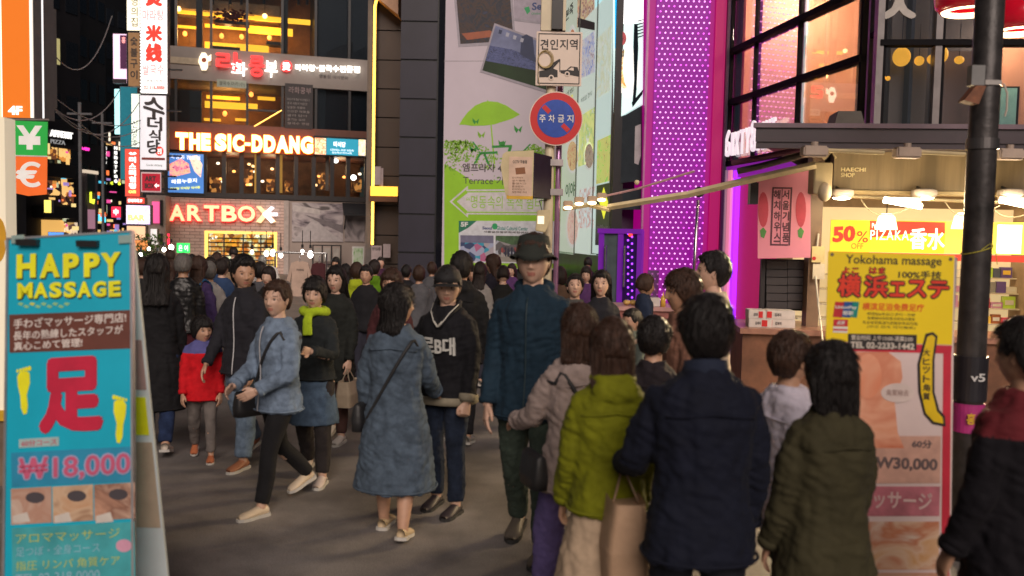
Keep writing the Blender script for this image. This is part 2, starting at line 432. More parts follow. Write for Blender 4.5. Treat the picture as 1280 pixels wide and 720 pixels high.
def person(px, ytop, s, face, label, H=None, fem=False, hair='black', hstyle='short', vol=1.0, longh=0, top=((.02, .02, .025),), topk='jacket',
           toplen=.46, flare=0, bulk=1.0, legs=(.03, .03, .04), legk='trousers', shoes=(.3, .28, .25), shoek=None, skin=0, walk=0.0, phase=1, turn=0, nod=0,
           arms=((.12, .12, .25), (.12, .12, .25)), hat=None, group='people on the street', zipline=None, collar=None, hood=None, hem=None,
           scarf=None, extras=None, vox=None, loc=None, grip=(False, False), glasses=False, tub=0, sweep=None):
    PN[0] += 1; seed = PN[0]
    rd = random.Random(seed)
    if loc is None:
        P = at_depth(px, ytop, FPX / s); X, Y = P.x, P.y
        if H is None: H = P.z
    else: X, Y = loc
    near = FPX / Y if Y > 0 else 100
    if vox is None: vox = .0095 if near > 190 else .011 if near > 160 else (.014 if near > 100 else .02)
    root = bpy.data.objects.new('person', None); COL.objects.link(root)
    root.location = (X, Y, 0); root.rotation_euler = (0, 0, R(face)); tag(root, label, 'person', group)
    HR = H
    hgt = H - (.03 if (hat in ('cap', 'beanie', 'bucket') or vol > 1.2) else .015)
    H = hgt
    sw = (.094 if not fem else .083) * (1 + (bulk - 1) * .4)
    # --- legs
    a1, a2 = (.42 * walk * phase, -.38 * walk * phase)
    LEGS = []
    thigh, shin = .235 * H, .225 * H
    for side, a in ((-1, a1), (1, a2)):
        kf = .10 + (.55 * walk if a < 0 else .12 * walk)
        hip = Vector((side * .052 * H, 0, .50 * H))
        knee = hip + Vector((side * .006 * H, math.sin(a + .05) * thigh, -math.cos(a + .05) * thigh))
        b = a + .05 - kf
        ank = knee + Vector((side * .004 * H, math.sin(b) * shin, -math.cos(b) * shin))
        toe = 0 if a >= 0 else (-.45 * walk)
        LEGS.append([hip, knee, ank, toe, b])
    low = min(l[2].z for l in LEGS); dz = .042 * H + .012 - low
    for l in LEGS: l[0].z += dz; l[1].z += dz; l[2].z += dz
    ZS = dz  # torso shift
    # --- arms
    ARMS = []
    for side, (swg, out, flex), inw in ((-1, arms[0][:3], arms[0][3] if len(arms[0]) > 3 else 0), (1, arms[1][:3], arms[1][3] if len(arms[1]) > 3 else 0)):
        sh = Vector((side * sw * H, 0, .792 * H + dz))
        u = Vector((side * math.sin(out), math.sin(swg) * math.cos(out), -math.cos(swg) * math.cos(out)))
        el = sh + u * .175 * H
        v = Vector((side * (math.sin(out) * .3 - inw), math.sin(swg + flex), -math.cos(swg + flex))).normalized()
        wr = el + v * .150 * H
        ARMS.append((sh, el, wr, v))
    # --- body
    mb = MB()
    mb.loft([(0, 0, z * H + dz, rx * H * .80 * (.93 if fem else 1), ry * H * .82) for z, rx, ry in TOR[:-2]] + [(0, 0, .84 * H + dz, .038 * H, .038 * H)])
    mb.tube([(0, -.006 * H, .80 * H + dz), (0, 0, .85 * H + dz), (0, .006 * H, (.895 * H) + dz)], [.040 * H, .033 * H, .031 * H], n=14)
    for sh, el, wr, v in ARMS: mb.tube(*limb([sh - Vector((sh.x * .16, 0, .012 * H)), el, wr, wr + v * .02], [.020 * H, .023 * H, .0165 * H, .0150 * H]), n=10)
    for hip, knee, ank, toe, b in LEGS:
        mb.tube(*limb([hip, knee, (knee + ank) / 2 + Vector((0, -.008, 0)), ank, ank + Vector((0, .02, -.03))], [.050 * H, .034 * H, .033 * H, .022 * H, .022 * H]), n=12)
    V, Fc = remesh(mb, vox * 1.15, 2)
    hs = H / 7.45 / .235 * (1.13 if H > 1.4 else 1.36)
    hc = Vector((0, .012, H - .117 * hs)) + Vector((0, 0, dz))
    dzh = dz
    HM = Matrix.Translation(hc) @ Matrix.Rotation(R(turn), 4, 'Z') @ Matrix.Rotation(R(-nod), 4, 'X') @ Matrix.Scale(hs, 4)
    def hx(v):
        a = np.array(v, float); mm = np.array(HM); return a @ mm[:3, :3].T + mm[:3, 3]
    n = 5 if near > 90 else 4
    hv, hf, lip = head_mesh(n, fem)
    verts = V.tolist(); faces = list(Fc); mi = [0] * len(faces)
    o = len(verts); verts += hx(hv).tolist(); faces += [tuple(i + o for i in q) for q in hf]; mi += [1 if l else 0 for l in lip]
    em = MB()
    for sd in (-1, 1):
        em.ell((sd * .0755, -.004, -.004), (.006, .016, .028), 10, 8); em.ell((sd * .079, -.010, .006), (.006, .012, .018), 10, 8)
    o = len(verts); verts += hx(em.v).tolist(); faces += [tuple(i + o for i in q) for q in em.f]; mi += [0] * len(em.f)
    for ai, (sh, el, wr, v) in enumerate(ARMS):
        hv2, hf2 = hand(grip[ai]); side = -1 if ai == 0 else 1
        a = hv2 * (H / 1.75) * (1.02 if not fem else .92)
        if side > 0: a = a * np.array([-1, 1, 1])
        Rm = np.array(align(v, (-.5 * side, 1, 0)))
        a = a @ Rm.T + np.array(wr + v * .012)
        o = len(verts); verts += a.tolist(); faces += [tuple(i + o for i in (q if side < 0 else q[::-1])) for q in hf2]; mi += [0] * len(hf2)
    body = mk('body', verts, faces, skin_m(skin), root, extra=LIP(), mi=mi)
    if near > 60:
        for sd in (-1, 1):
            e = MB().ell((sd * .031, .0708, .001), (.0128, .0110, .0048), 12, 8)
            ew = mk('eye', hx(e.v), e.f, mat('eye_white', (.42, .38, .35), .3), root)
            e = MB().ell((sd * .031, .0775, .001), (.0056, .0055, .0050), 10, 8)
            mk('iris', hx(e.v), e.f, mat('iris', (.012, .008, .006), .15), ew)
            e = MB().tube([(sd * (.016 + .030 * t), .0835 - .013 * t * t, .004 + .0045 * math.sin(PI * t)) for t in (0, .25, .5, .75, 1)], [.0012, .0020, .0022, .0020, .001], n=5)
            mk('eyelash', hx(e.v), e.f, hair_m('black'), ew)
            e = MB().tube([(sd * (.014 + .036 * t), .0890 - .016 * t * t, .0215 + .005 * math.sin(PI * (t * .8 + .1))) for t in (0, .25, .5, .75, 1)], [.0016, .0026, .0026, .002, .001], n=5, flat=1.2)
            mk('eyebrow', hx(e.v), e.f, hair_m('black'), root)
    if glasses:
        e = MB()
        for sd in (-1, 1):
            e.tube([(sd * .033 + .023 * math.cos(a), .094, .001 + .018 * math.sin(a)) for a in np.linspace(0, 2 * PI, 17)], .0018, n=5, cap=False)
            e.tube([(sd * .056, .093, .006), (sd * .072, .06, .007), (sd * .078, -.005, .004)], .0017, n=5)
        e.tube([(-.010, .096, .004), (0, .098, .006), (.010, .096, .004)], .0016, n=5)
        mk('glasses', hx(e.v), e.f, mat('dark_frame', (.02, .015, .015), .3), root)
    # --- hair
    hm = hair_m(hair)
    hv, hf = hair_shell(n, hstyle, vol)
    verts = hx(hv).tolist(); faces = list(hf)
    if longh:
        lm = MB(); Lh = longh
        zz = [(.05, -.012, .088, .086), (.0, -.022, .094, .082), (-.05, -.030, .092, .074), (-.10, -.040, .092, .066)]
        z = -.10; k = 0
        while z - .05 > -Lh:
            z -= .05; k += 1; zz.append((z, -.052 - .020 * min(k, 4), .098 + .003 * min(k, 3) - .004 * max(0, k - 4), .052 - .003 * k if k < 6 else .034))
        zz.append((-Lh, -.125 if Lh > .25 else -.07, .080, .03))
        lm.loft([(0, cy, z, rx, ry) for z, cy, rx, ry in zz[::-1]], n=24, e=2.0)
        lv, lf = remesh(lm, .009 if near > 100 else .014, 2)
        nn = np.array([noise.noise(Vector((q[0] * 70, q[1] * 70, q[2] * 5 + seed))) for q in lv])
        c = lv * np.array([1, 1, 0]) - np.array([0, -.05, 0]); Ln = np.linalg.norm(c, axis=1)[:, None] + 1e-6
        lv = lv + c / Ln * (nn * .009)[:, None]
        lv[:, 2] -= np.abs(nn) * .03 * (lv[:, 2] < -Lh + .05)
        tm = np.array(Matrix.Translation(hc) @ Matrix.Rotation(R(turn * .7), 4, 'Z') @ Matrix.Scale(hs, 4))
        if near > 110:
            env = sorted(zz); ez = [q[0] for q in env]; s2 = MB()
            for _ in range(220 if near > 190 else 110):
                a_ = rd.uniform(-.5, PI + .5) + PI; z0 = rd.uniform(-.02, .06); z1 = -Lh + rd.uniform(-.05, .08); P_ = []; jit = rd.uniform(.985, 1.045); w_ = rd.uniform(-.12, .12)
                for t_ in np.linspace(0, 1, 7):
                    z_ = z0 + (z1 - z0) * t_; cy_, rx_, ry_ = (float(np.interp(z_, ez, [q[k] for q in env])) for k in (1, 2, 3)); aa = a_ + w_ * t_ * t_
                    P_.append((rx_ * jit * math.cos(aa), cy_ + ry_ * jit * math.sin(aa), z_))
                s2.tube(P_, [.0014, .0026, .003, .003, .0026, .002, .0005], n=3)
            b0 = len(lv); lv = np.vstack([lv, np.array(s2.v)]); lf = list(lf) + [tuple(i + b0 for i in q) for q in s2.f]
        # keep long hair outside the shoulders/back
        lv = lv @ tm[:3, :3].T + tm[:3, 3]
        o = len(verts); verts += lv.tolist(); faces += [tuple(i + o for i in q) for q in lf]
    if near > 75 and hat != 'bucket':
        # loose strands breaking up the outline
        sb = MB(); cand = np.where((hv[:, 2] > .01))[0]
        for _ in range((420 if near > 190 else 150) if near > 120 else 50):
            p0 = Vector(hv[rd.choice(list(cand))]); nrm = p0.normalized()
            if hat and p0.z > .02: continue
            p = p0 * .985; pts = []
            dr = Vector((nrm.x * .4 + rd.uniform(-.3, .3), nrm.y * .5 + rd.uniform(-.3, .3) - .1, -.8 + rd.uniform(-.2, .5)))
            dr = (dr - nrm * dr.dot(nrm)); dr.normalize()
            for q in range(4):
                pts.append(p.copy()); p = p + dr * rd.uniform(.008, .014); 
                nn_ = p.normalized(); p = p + nn_ * rd.uniform(-.0012, .0016); dr = (dr - nn_ * dr.dot(nn_)).normalized()
            sb.tube(pts, [.0012, .0022, .0016, .0004], n=3)
        o = len(verts); verts += hx(sb.v).tolist(); faces += [tuple(i + o for i in q) for q in sb.f]
    if hstyle == 'bun':
        bb = MB().ell((0, -.075, .085), (.038, .036, .036), 16, 10); o = len(verts); verts += hx(bb.v).tolist(); faces += [tuple(i + o for i in q) for q in bb.f]
    mk('hair', verts, faces, hm, root)
    if hstyle == 'bun':
        bb = MB().tube([(0 + .04 * math.cos(a), -.058 + .012 * math.sin(a), .068 + .03 * math.sin(a)) for a in np.linspace(0, 2 * PI, 20)], .009, n=8, cap=False)
        mk('hair_tie', hx(bb.v), bb.f, mat('hair_tie', (.45, .05, .05), .8), root)
    # --- hats
    if hat == 'cap':
        d, f = ICO[4]; p = skull(d)
        k = sstep(p[:, 2] - (.032 + .12 * 0 * p[:, 1]), -.002, .004)
        Ln = np.linalg.norm(p, axis=1)[:, None]; off = .024 * k - .012 * (1 - k)
        q = p * (1 + off[:, None] / Ln)
        hb = MB(); hb.add(q.tolist(), f)
        br = []; fs = []
        for i in range(9):
            a = -.95 + 1.9 * i / 8
            for j, rr in enumerate((.0, .04, .078)):
                br.append((math.sin(a) * (.088 + rr * .25), .045 + .05 * math.cos(a) + rr * math.cos(a) ** .6, .036 - rr * .10 - .012 * (math.sin(a) ** 2)))
        nb = len(br); br += [(x, y, z - .004) for x, y, z in br]
        for i in range(8):
            for j in range(2):
                a = i * 3 + j; fs.append((a, a + 1, a + 4, a + 3)); fs.append((a + nb, a + 3 + nb, a + 4 + nb, a + 1 + nb))
            a = i * 3 + 2; fs.append((a, a + nb, a + 3 + nb, a + 3))
        hb.add(br, fs); hb.ell((0, -.003, .144), (.007, .007, .004), 8, 6)
        cp = mk('cap', hx(hb.v), hb.f, mat('cap_black', (.012, .012, .014), .75, bump=.2, bscale=400), root)
        tv, tf = text_mesh('M', .03, 1)
        lb = MB(); A = np.array(tv); A[:, 0] -= .4; A[:, 1] -= .35
        for (x, y, z) in A:
            xx = x * .045; zz_ = .075 + y * .04
            lb.v.append((xx, .1005 - xx * xx * 5 - max(0, zz_ - .055) * .50 + (.004 if z > 0 else 0), zz_))
        lb.f = [q[::-1] for q in tf]
        mk('cap_emblem', hx(lb.v), lb.f, mat('thread_white', (.7, .7, .68), .8), cp)
    if hat == 'bucket':
        hb = MB(); prof = [(.118, .022), (.128, .016), (.100, .038), (.092, .050), (.088, .085), (.078, .124), (.05, .136), (.0, .138)]
        vs = []; fs = []; nn = 28
        for r_, z in prof:
            for k in range(nn):
                a = 2 * PI * k / nn; vs.append((r_ * math.cos(a) * .93, -.004 + r_ * math.sin(a) * 1.08, z + (.012 * math.sin(3 * a) if r_ > .11 else 0) + (.02 * -math.sin(a) * .3)))
        for i in range(len(prof) - 1):
            for k in range(nn): fs.append((i * nn + k, i * nn + (k + 1) % nn, (i + 1) * nn + (k + 1) % nn, (i + 1) * nn + k))
        hb.add(vs, fs); mk('bucket_hat', hx(hb.v), hb.f, mat('hat_cloth', (.022, .026, .022), .9, bump=.3, bscale=200), root)
    if hat == 'beanie':
        hb = MB(); hb.ell((0, -.008, .045), (.09, .108, .088), 22, 14)
        bn = mk('beanie', hx(hb.v), hb.f, mat('beanie_blue', (.18, .34, .62), .95, bump=.5, bscale=150, stretch=(1, 1, .2)), root)
        hb = MB().tube([(.088 * math.cos(a), -.008 + .104 * math.sin(a), .03) for a in np.linspace(0, 2 * PI, 24)], .014, n=8, cap=False)
        mk('beanie_rim', hx(hb.v), hb.f, mat('beanie_rim', (.5, .55, .7), .95), bn)
    if hat == 'band':
        hb = MB().tube([(.088 * math.cos(a), -.008 + .01 * 0 - .0, .03) if False else (.086 * math.cos(a), .02 * 1, .015 + .112 * math.sin(a)) for a in np.linspace(.1, PI - .1, 18)], .007, n=6)
        mk('hair_band', hx(hb.v), hb.f, mat('hair_tie', (.45, .05, .05), .8), root)
    # --- trousers / skirt
    def cloth(c, key=None, bump=.25): 
        k = 'cloth_%s_%.3f_%.3f_%.3f' % (key or 'plain', *c)
        if key == 'denim': return mat(k, c, .85, var=.35, scale=14, bump=.35, bscale=500, sheen=.02, spec=.2)
        if key == 'leather': return mat(k, c, .38, var=.2, scale=20, bump=.12, bscale=200)
        if key == 'knit': return mat(k, c, .95, var=.12, scale=60, bump=.6, bscale=220, stretch=(1, 1, .4))
        return mat(k, c, .8, var=.18, scale=12, bump=bump, bscale=350, sheen=.02, spec=.2)
    tb = 1.0 if legk in ('tights',) else 1.0 + tub
    if legk in ('trousers', 'jeans', 'tights', 'skirt'):
        mb = MB(); bk = 1 + (bulk - 1) * .35; kc = 1.16 if legk == 'skirt' else 1.0; rf = {'tights': 1.06, 'skirt': 1.02}.get(legk, 1.12)
        mb.loft([(0, 0, .455 * H + dz, .082 * H * bk, .058 * H), (0, 0, .50 * H + dz, .088 * H * bk, .062 * H), (0, 0, .54 * H + dz, .080 * H * bk, .058 * H)])
        for hip, knee, ank, toe, b in LEGS:
            e = ank + Vector((0, 0, .012))
            mb.tube(*limb([hip + Vector((0, 0, .0)), (hip + knee) / 2 + Vector((0, .006, 0)), knee, (knee + ank) / 2 + Vector((0, -.010, 0)), e], [.052 * H * rf, .046 * H * rf, .036 * H * rf * tb * kc, .034 * H * rf * tb * kc, .027 * H * rf * (tb + .1) * kc]), n=14)
        v, f = remesh(mb, vox, 3, .022 if legk != 'tights' else .004, .06, seed + .5)
        mk('tights' if legk in ('tights', 'skirt') else 'trousers', v, f, cloth(legs if legk != 'skirt' else (.03, .025, .025), 'denim' if legk == 'jeans' else None), root)
    if legk in ('skirt', 'longskirt'):
        mb = MB(); zb = .29 if legk == 'skirt' else .13; fl = .035 if legk == 'skirt' else .075
        cy = (LEGS[0][1].y + LEGS[1][1].y) / 2; bk2 = 1 + (bulk - 1) * .4
        mb.loft([(0, cy * (1 - t), (zb + (.55 - zb) * t) * H + dz, ((.092 - .016 * t * t) * bk2 + fl * (1 - t)) * H, ((.070 - .012 * t * t) * bk2 + fl * (1 - t)) * H) for t in (0, .15, .35, .6, .8, 1)], n=28)
        v, f = remesh(mb, vox * 1.2, 2, .026, .12, seed + .2)
        mk('skirt', v, f, cloth(legs, 'denim' if extras and 'denimskirt' in extras else None), root)
    # --- shoes
    for hip, knee, ank, toe, b in LEGS:
        mb = MB(); ft = H * .150
        pr = [(-.050, .030, .062), (-.03, .036, .074), (.0, .038, .080), (.05, .040, .066), (.10, .046, .052), (.145, .048, .044), (.178, .040, .034), (.198, .022, .022)]
        sc = H / 1.75
        vs = []; fs = []; nn = 14
        for (yy, hw, ht) in pr:
            for k in range(nn):
                a = 2 * PI * k / nn
                zc = ht / 2 + (ht / 2) * math.sin(a); xc = hw * math.copysign(abs(math.cos(a)) ** .7, math.cos(a)) * (1 - .25 * max(0, math.sin(a)))
                vs.append((xc, yy, zc + .012))
        for i in range(len(pr) - 1):
            for k in range(nn): fs.append((i * nn + k, i * nn + (k + 1) % nn, (i + 1) * nn + (k + 1) % nn, (i + 1) * nn + k))
        fs.append(tuple(range(nn))); fs.append(tuple(range(len(pr) * nn - 1, (len(pr) - 1) * nn - 1, -1)))
        mb.add(vs, fs)
        rm = Matrix.Translation(Vector((ank.x, ank.y, ank.z - (.042 * H + .012)))) @ Matrix.Translation((0, .0, .04)) @ Matrix.Rotation(toe, 4, 'X') @ Matrix.Translation((0, 0, -.04)) @ Matrix.Scale(sc, 4)
        if toe: rm = Matrix.Translation((0, 0, max(0, -toe) * .06)) @ rm
        A = np.array(rm)
        vv = np.array(mb.v) @ A[:3, :3].T + A[:3, 3]
        sh = mk('shoe', vv, mb.f, mat('shoe_%.2f_%.2f' % (shoes[0], shoes[2]), shoes, .55, var=.1), root)
        sb = MB(); poly = [(-.046, -.052), (-.050, .0), (-.044, .05), (-.054, .12), (-.046, .175), (-.018, .206), (.018, .206), (.046, .175), (.054, .12), (.044, .05), (.050, 0), (.046, -.052), (.02, -.066), (-.02, -.066)]
        k = len(poly); sb.add([(x * .93, y, 0) for x, y in poly] + [(x * .93, y, .022) for x, y in poly], [tuple(range(k - 1, -1, -1)), tuple(range(k, 2 * k))] + [(i, (i + 1) % k, (i + 1) % k + k, i + k) for i in range(k)])
        vv = np.array(sb.v) @ A[:3, :3].T + A[:3, 3]
        mk('sole', vv, sb.f, mat('sole_%s' % ('w' if shoes[0] > .2 else 'b'), (.5, .48, .44) if shoes[0] > .2 else (.03, .03, .03), .7), sh, smooth=False)
    # --- top
    K = (1 + (bulk - 1) * .6) * (.97 if not fem else .91); c = .010
    def tr(z):
        a, b_ = tor(min(max(z, .46), .85), 1.0)
        g_ = flare * max(0, .52 - z) + .10 * max(0, .54 - max(z, .42))
        return (a * K + .006) * H + c + g_ * H, (b_ * K + .006) * H + c + g_ * H
    def front(z, dx=0, extra=.006):
        a, b_ = tr(z); t = min(.95, abs(dx) / a); return b_ * (1 - t ** 2.3) ** (1 / 2.3) + extra
    mb = MB()
    rings = []
    zs = [toplen + (.50 - toplen) * t for t in (0, .25, .5, .75)] if toplen < .46 else []
    for z in zs + [t for t in TZ if t >= max(toplen, .46)]:
        a, b_ = tr(z); 
        if z > .84: a, b_ = .044 * H + .01, .044 * H + .012
        rings.append((0, (-.004 * H if z > .8 else 0) + ((LEGS[0][1].y + LEGS[1][1].y) * .3 * max(0, (.46 - z)) / .3 if z < .46 else 0), z * H + dz, a, b_))
    if rings[0][2] > toplen * H + dz + .01: rings.insert(0, (0, 0, toplen * H + dz, tr(toplen)[0] * .99, tr(toplen)[1] * .99))
    mb.loft(rings, n=24)
    for sh, el, wr, v in ARMS:
        sh2 = sh + Vector((-.02 * H * (1 if sh.x > 0 else -1), 0, -.004 * H))
        mid = (sh + el) / 2; mb.tube(*limb([sh2, mid, el, (el + wr) / 2, wr + v * .0], [.036 * H * bulk, .036 * H * bulk, .032 * H * bulk, .030 * H * bulk, .025 * H * bulk]), n=14)
        mb.ell(sh + Vector((-.012 * H * (1 if sh.x > 0 else -1), 0, -.020 * H)), (.038 * H * bulk, .040 * H * bulk, .034 * H * bulk), 14, 9)
    if hood:
        mb.ell((0, -.055 * H, .815 * H + dz), (.066 * H, .034 * H, .040 * H), 16, 10)
        mb.tube([(.052 * H * math.cos(a), -.012 * H + .045 * H * math.sin(a), .845 * H + dz + .006 * H * math.sin(a) * -1) for a in np.linspace(PI * .98, 2 * PI + .06, 12)], .017 * H, n=10)
    v, f = remesh(mb, vox, 3, .036 if topk != 'knit' else .02, .10, seed)
    tm_ = cloth(top[0], {'denimcoat': 'denim', 'denim': 'denim', 'knit': 'knit', 'leather': 'leather'}.get(topk))
    nm = {'coat': 'coat', 'denimcoat': 'coat', 'knit': 'sweater', 'shirt': 'shirt'}.get(topk, 'jacket')
    jk = mk(nm, v, f, tm_, root)
    if len(top) > 1:   # contrasting yoke/sleeves: colour by height
        me = jk.data; me.materials.append(cloth(top[1]))
        zz = np.empty(len(me.polygons) * 3); me.polygons.foreach_get('center', zz); zz = zz.reshape(-1, 3)
        me.polygons.foreach_set('material_index', [1 if (q[2] > .755 * H + dz) else 0 for q in zz])
    if near > 100 and topk != 'knit':
        # hem, cuff and yoke seams standing proud of the cloth
        e = MB(); a_, b_ = tr(toplen + .012); zh_ = (toplen + .012) * H + dz; cyh = rings[0][1]
        e.tube([((a_ + .006) * math.copysign(abs(math.cos(t)) ** .87, math.cos(t)), cyh + (b_ + .006) * math.copysign(abs(math.sin(t)) ** .87, math.sin(t)), zh_) for t in np.linspace(0, 2 * PI, 40)], .0065, n=6, cap=False)
        mk('hem', e.v, e.f, tm_, root)
        for sh, el, wr, v_ in ARMS:
            e = MB().tube([wr - v_ * .03, wr - v_ * .012, wr + v_ * .006], [.0275 * H * bulk, .029 * H * bulk, .0262 * H * bulk], n=14); mk('cuff', e.v, e.f, tm_, root)
        e = MB(); a_, b_ = tr(.762)
        e.tube([(a_ * .84 * s_, -(b_ + .004) * (1 - abs(s_ * .84) ** 2.3) ** (1 / 2.3) - .002, (.762 - .012 * abs(s_)) * H + dz) for s_ in np.linspace(-1, 1, 15)], .0042, n=5)
        mk('yoke_seam', e.v, e.f, tm_, root)
    if collar:
        ck, cc = collar
        e = MB()
        if ck == 'stand':
            vs = []; fs = []; nn = 24
            for r_, z in ((.056, .826), (.050, .845), (.047, .868), (.042, .868), (.043, .84)):
                for k in range(nn):
                    a = 2 * PI * k / nn; vs.append((r_ * H * math.cos(a) * 1.02, -.004 * H + r_ * H * math.sin(a), z * H + dz - .010 * H * math.sin(a)))
            for i in range(4):
                for k in range(nn): fs.append((i * nn + k, i * nn + (k + 1) % nn, (i + 1) * nn + (k + 1) % nn, (i + 1) * nn + k))
            e.add(vs, fs)
        else:   # rib collar of a varsity jacket / open collar: a rolled V
            for sd in (-1, 1):
                e.tube([(sd * .0, .078 * H + .01, .765 * H + dz), (sd * .018 * H, .074 * H + .01, .79 * H + dz), (sd * .038 * H, .056 * H + .008, .822 * H + dz), (sd * .052 * H, .012 * H, .850 * H + dz), (sd * .035 * H, -.040 * H, .858 * H + dz), (0, -.050 * H, .86 * H + dz)], .010 * H, n=8, flat=1.5)
        mk('collar', e.v, e.f, cloth(cc), root)
        if ck == 'varsity':
            e = MB()
            for sd in (-1, 1):
                for off in (-.4, .5):
                    e.tube([(sd * (.0 + off * .006 * H), .086 * H + .012, .768 * H + dz), (sd * (.018 + off * .006) * H, .082 * H + .012, .79 * H + dz), (sd * (.038 + off * .008) * H, .064 * H + .010, .826 * H + dz), (sd * (.054 + off * .006) * H, .018 * H, .858 * H + dz)], .0024 * H, n=6)
            mk('collar_stripe', e.v, e.f, mat('cloth_white_rib', (.62, .6, .54), .9), root)
    if zipline:
        e = MB(); pts = [(0, front(z, 0, .008), z * H + dz) for z in np.linspace(max(toplen + .01, .40), .815, 14)]
        pts = [(0, p_[1] + .010, p_[2]) for p_ in pts]
        e.tube(pts, .005, n=6); mk('zip', e.v, e.f, mat('zip_%.2f' % zipline[0], zipline, .5), root)
    if hem:
        e = MB()
        for z0, k in ((toplen, 1),):
            vs = []; fs = []; nn = 32
            a, b_ = tr(toplen)
            for (rr, z) in ((.004, toplen - .006), (.020, toplen), (.020, toplen + .022), (.004, toplen + .028)):
                for k in range(nn):
                    th = 2 * PI * k / nn; c_, q_ = math.cos(th), math.sin(th)
                    vs.append(((a + rr) * math.copysign(abs(c_) ** .87, c_), (b_ + rr) * math.copysign(abs(q_) ** .87, q_), z * H + dz))
            for i in range(3):
                for k in range(nn): fs.append((i * nn + k, i * nn + (k + 1) % nn, (i + 1) * nn + (k + 1) % nn, (i + 1) * nn + k))
            e.add(vs, fs)
        mk('hem_band', e.v, e.f, cloth(hem), root)
        for sh, el, wr, v in ARMS:
            e = MB().tube([wr - v * .045, wr - v * .02, wr + v * .012], [.030 * H * bulk, .031 * H * bulk, .025 * H * bulk], n=14)
            mk('cuff', e.v, e.f, cloth(hem), root)
    if scarf:
        e = MB()
        e.tube([(.056 * H * math.cos(a), .004 * H + .052 * H * math.sin(a), .842 * H + dz + .004 * H * math.cos(3 * a)) for a in np.linspace(0, 2 * PI, 20)], .022 * H, n=10)
        e.tube([(.01 * H, .062 * H, .84 * H + dz), (.015 * H, .085 * H, .80 * H + dz), (.012 * H, .092 * H, .73 * H + dz)], [.02 * H, .024 * H, .026 * H], n=10, flat=.5)
        v_, f_ = remesh(e, .008, 2, .01, .04, seed); mk('scarf', v_, f_, cloth(scarf, 'knit'), root)
    ctx = dict(root=root, H=H, dz=dz, tr=tr, arms=ARMS, front=front, legs=LEGS, HM=HM, hx=hx, jacket=jk, cloth=cloth, X=X, Y=Y, face=face)
    if extras and 'print' in extras:
        tv, tf = text_mesh(extras['print'], .02, 1); A = np.array(tv); A[:, 0] -= (A[:, 0].max() + A[:, 0].min()) / 2; A[:, 1] -= A[:, 1].mean()
        k = .13 / (A[:, 0].max() - A[:, 0].min()) * 1.9; e = MB()
        for x, y, z in A:
            dx = x * k; zz = .69 * H + dz + y * k * 1.25
            e.v.append((-dx, front((zz - dz) / H, dx, .018 if z > 0 else .003), zz))
        e.f = [q for q in tf]; mk('chest_print', e.v, e.f, mat('print_white', (.55, .55, .52), .7), root, smooth=False)
    return ctx
def person_copy(src, px, ytop, s, face, label):
    P = at_depth(px, ytop, FPX / s); r0 = src['root']
    def rec(o, par):
        c = o.copy(); COL.objects.link(c)
        if par is not None: c.parent = par; c.matrix_parent_inverse = o.matrix_parent_inverse
        for ch in KIDS.get(o.name, []): rec(ch, c)
        return c
    KIDS = {}
    for o in COL.objects:
        if o.parent: KIDS.setdefault(o.parent.name, []).append(o)
    c = rec(r0, None); c.location = (P.x, P.y, 0); c.rotation_euler = (0, 0, R(face)); k = P.z / src['H']; c.scale = (min(k, 1.03), min(k, 1.03), k); c['label'] = label
def worn(name, label, cat, ctx, group=None):
    o = bpy.data.objects.new(name, None); COL.objects.link(o); o.location = ctx['root'].location; o.rotation_euler = ctx['root'].rotation_euler
    return tag(o, label, cat, group)
def strap_loop(ctx, side, r=.011, zc=.655, k=1.75, gap=.012):
    H, dz = ctx['H'], ctx['dz']; P = []
    for th in np.linspace(0, 2 * PI, 40, endpoint=False):
        z = zc
        for _ in range(6):
            a, b = ctx['tr'](z); x = (a + gap) * math.cos(th) * .93; z = zc + side * k * x / H; z = min(max(z, .44), .835)
        a, b = ctx['tr'](z)
        x = (a + gap) * math.cos(th) * .93; y = (b + gap) * math.sin(th)
        P.append((x, y, z * H + dz))
    P.append(P[0])
    return MB().tube(P, r, n=8, cap=False, flat=1)
def crossbody(ctx, side, label, col=(.02, .02, .022), size=(.12, .045, .09), pos=None):
    o = worn('shoulder_bag', label, 'bag', ctx, 'bags carried by people in the crowd')
    e = strap_loop(ctx, side); mk('strap', e.v, e.f, mat('strap_%.2f' % col[0], col, .6), o)
    H, dz = ctx['H'], ctx['dz']; a, b = ctx['tr'](.47)
    x, y = pos or (-side * (a + .03), .0)
    e = MB().loft([(x, y, .42 * H + dz, size[1], size[0]), (x, y, .46 * H + dz, size[1] * 1.1, size[0] * 1.05), (x, y, .52 * H + dz, size[1] * .8, size[0] * .95), (x, y, .53 * H + dz, size[1] * .4, size[0] * .9)], n=20, e=4)
    mk('pouch', e.v, e.f, mat('bag_%.2f' % col[0], col, .5, bump=.1), o)
    return o
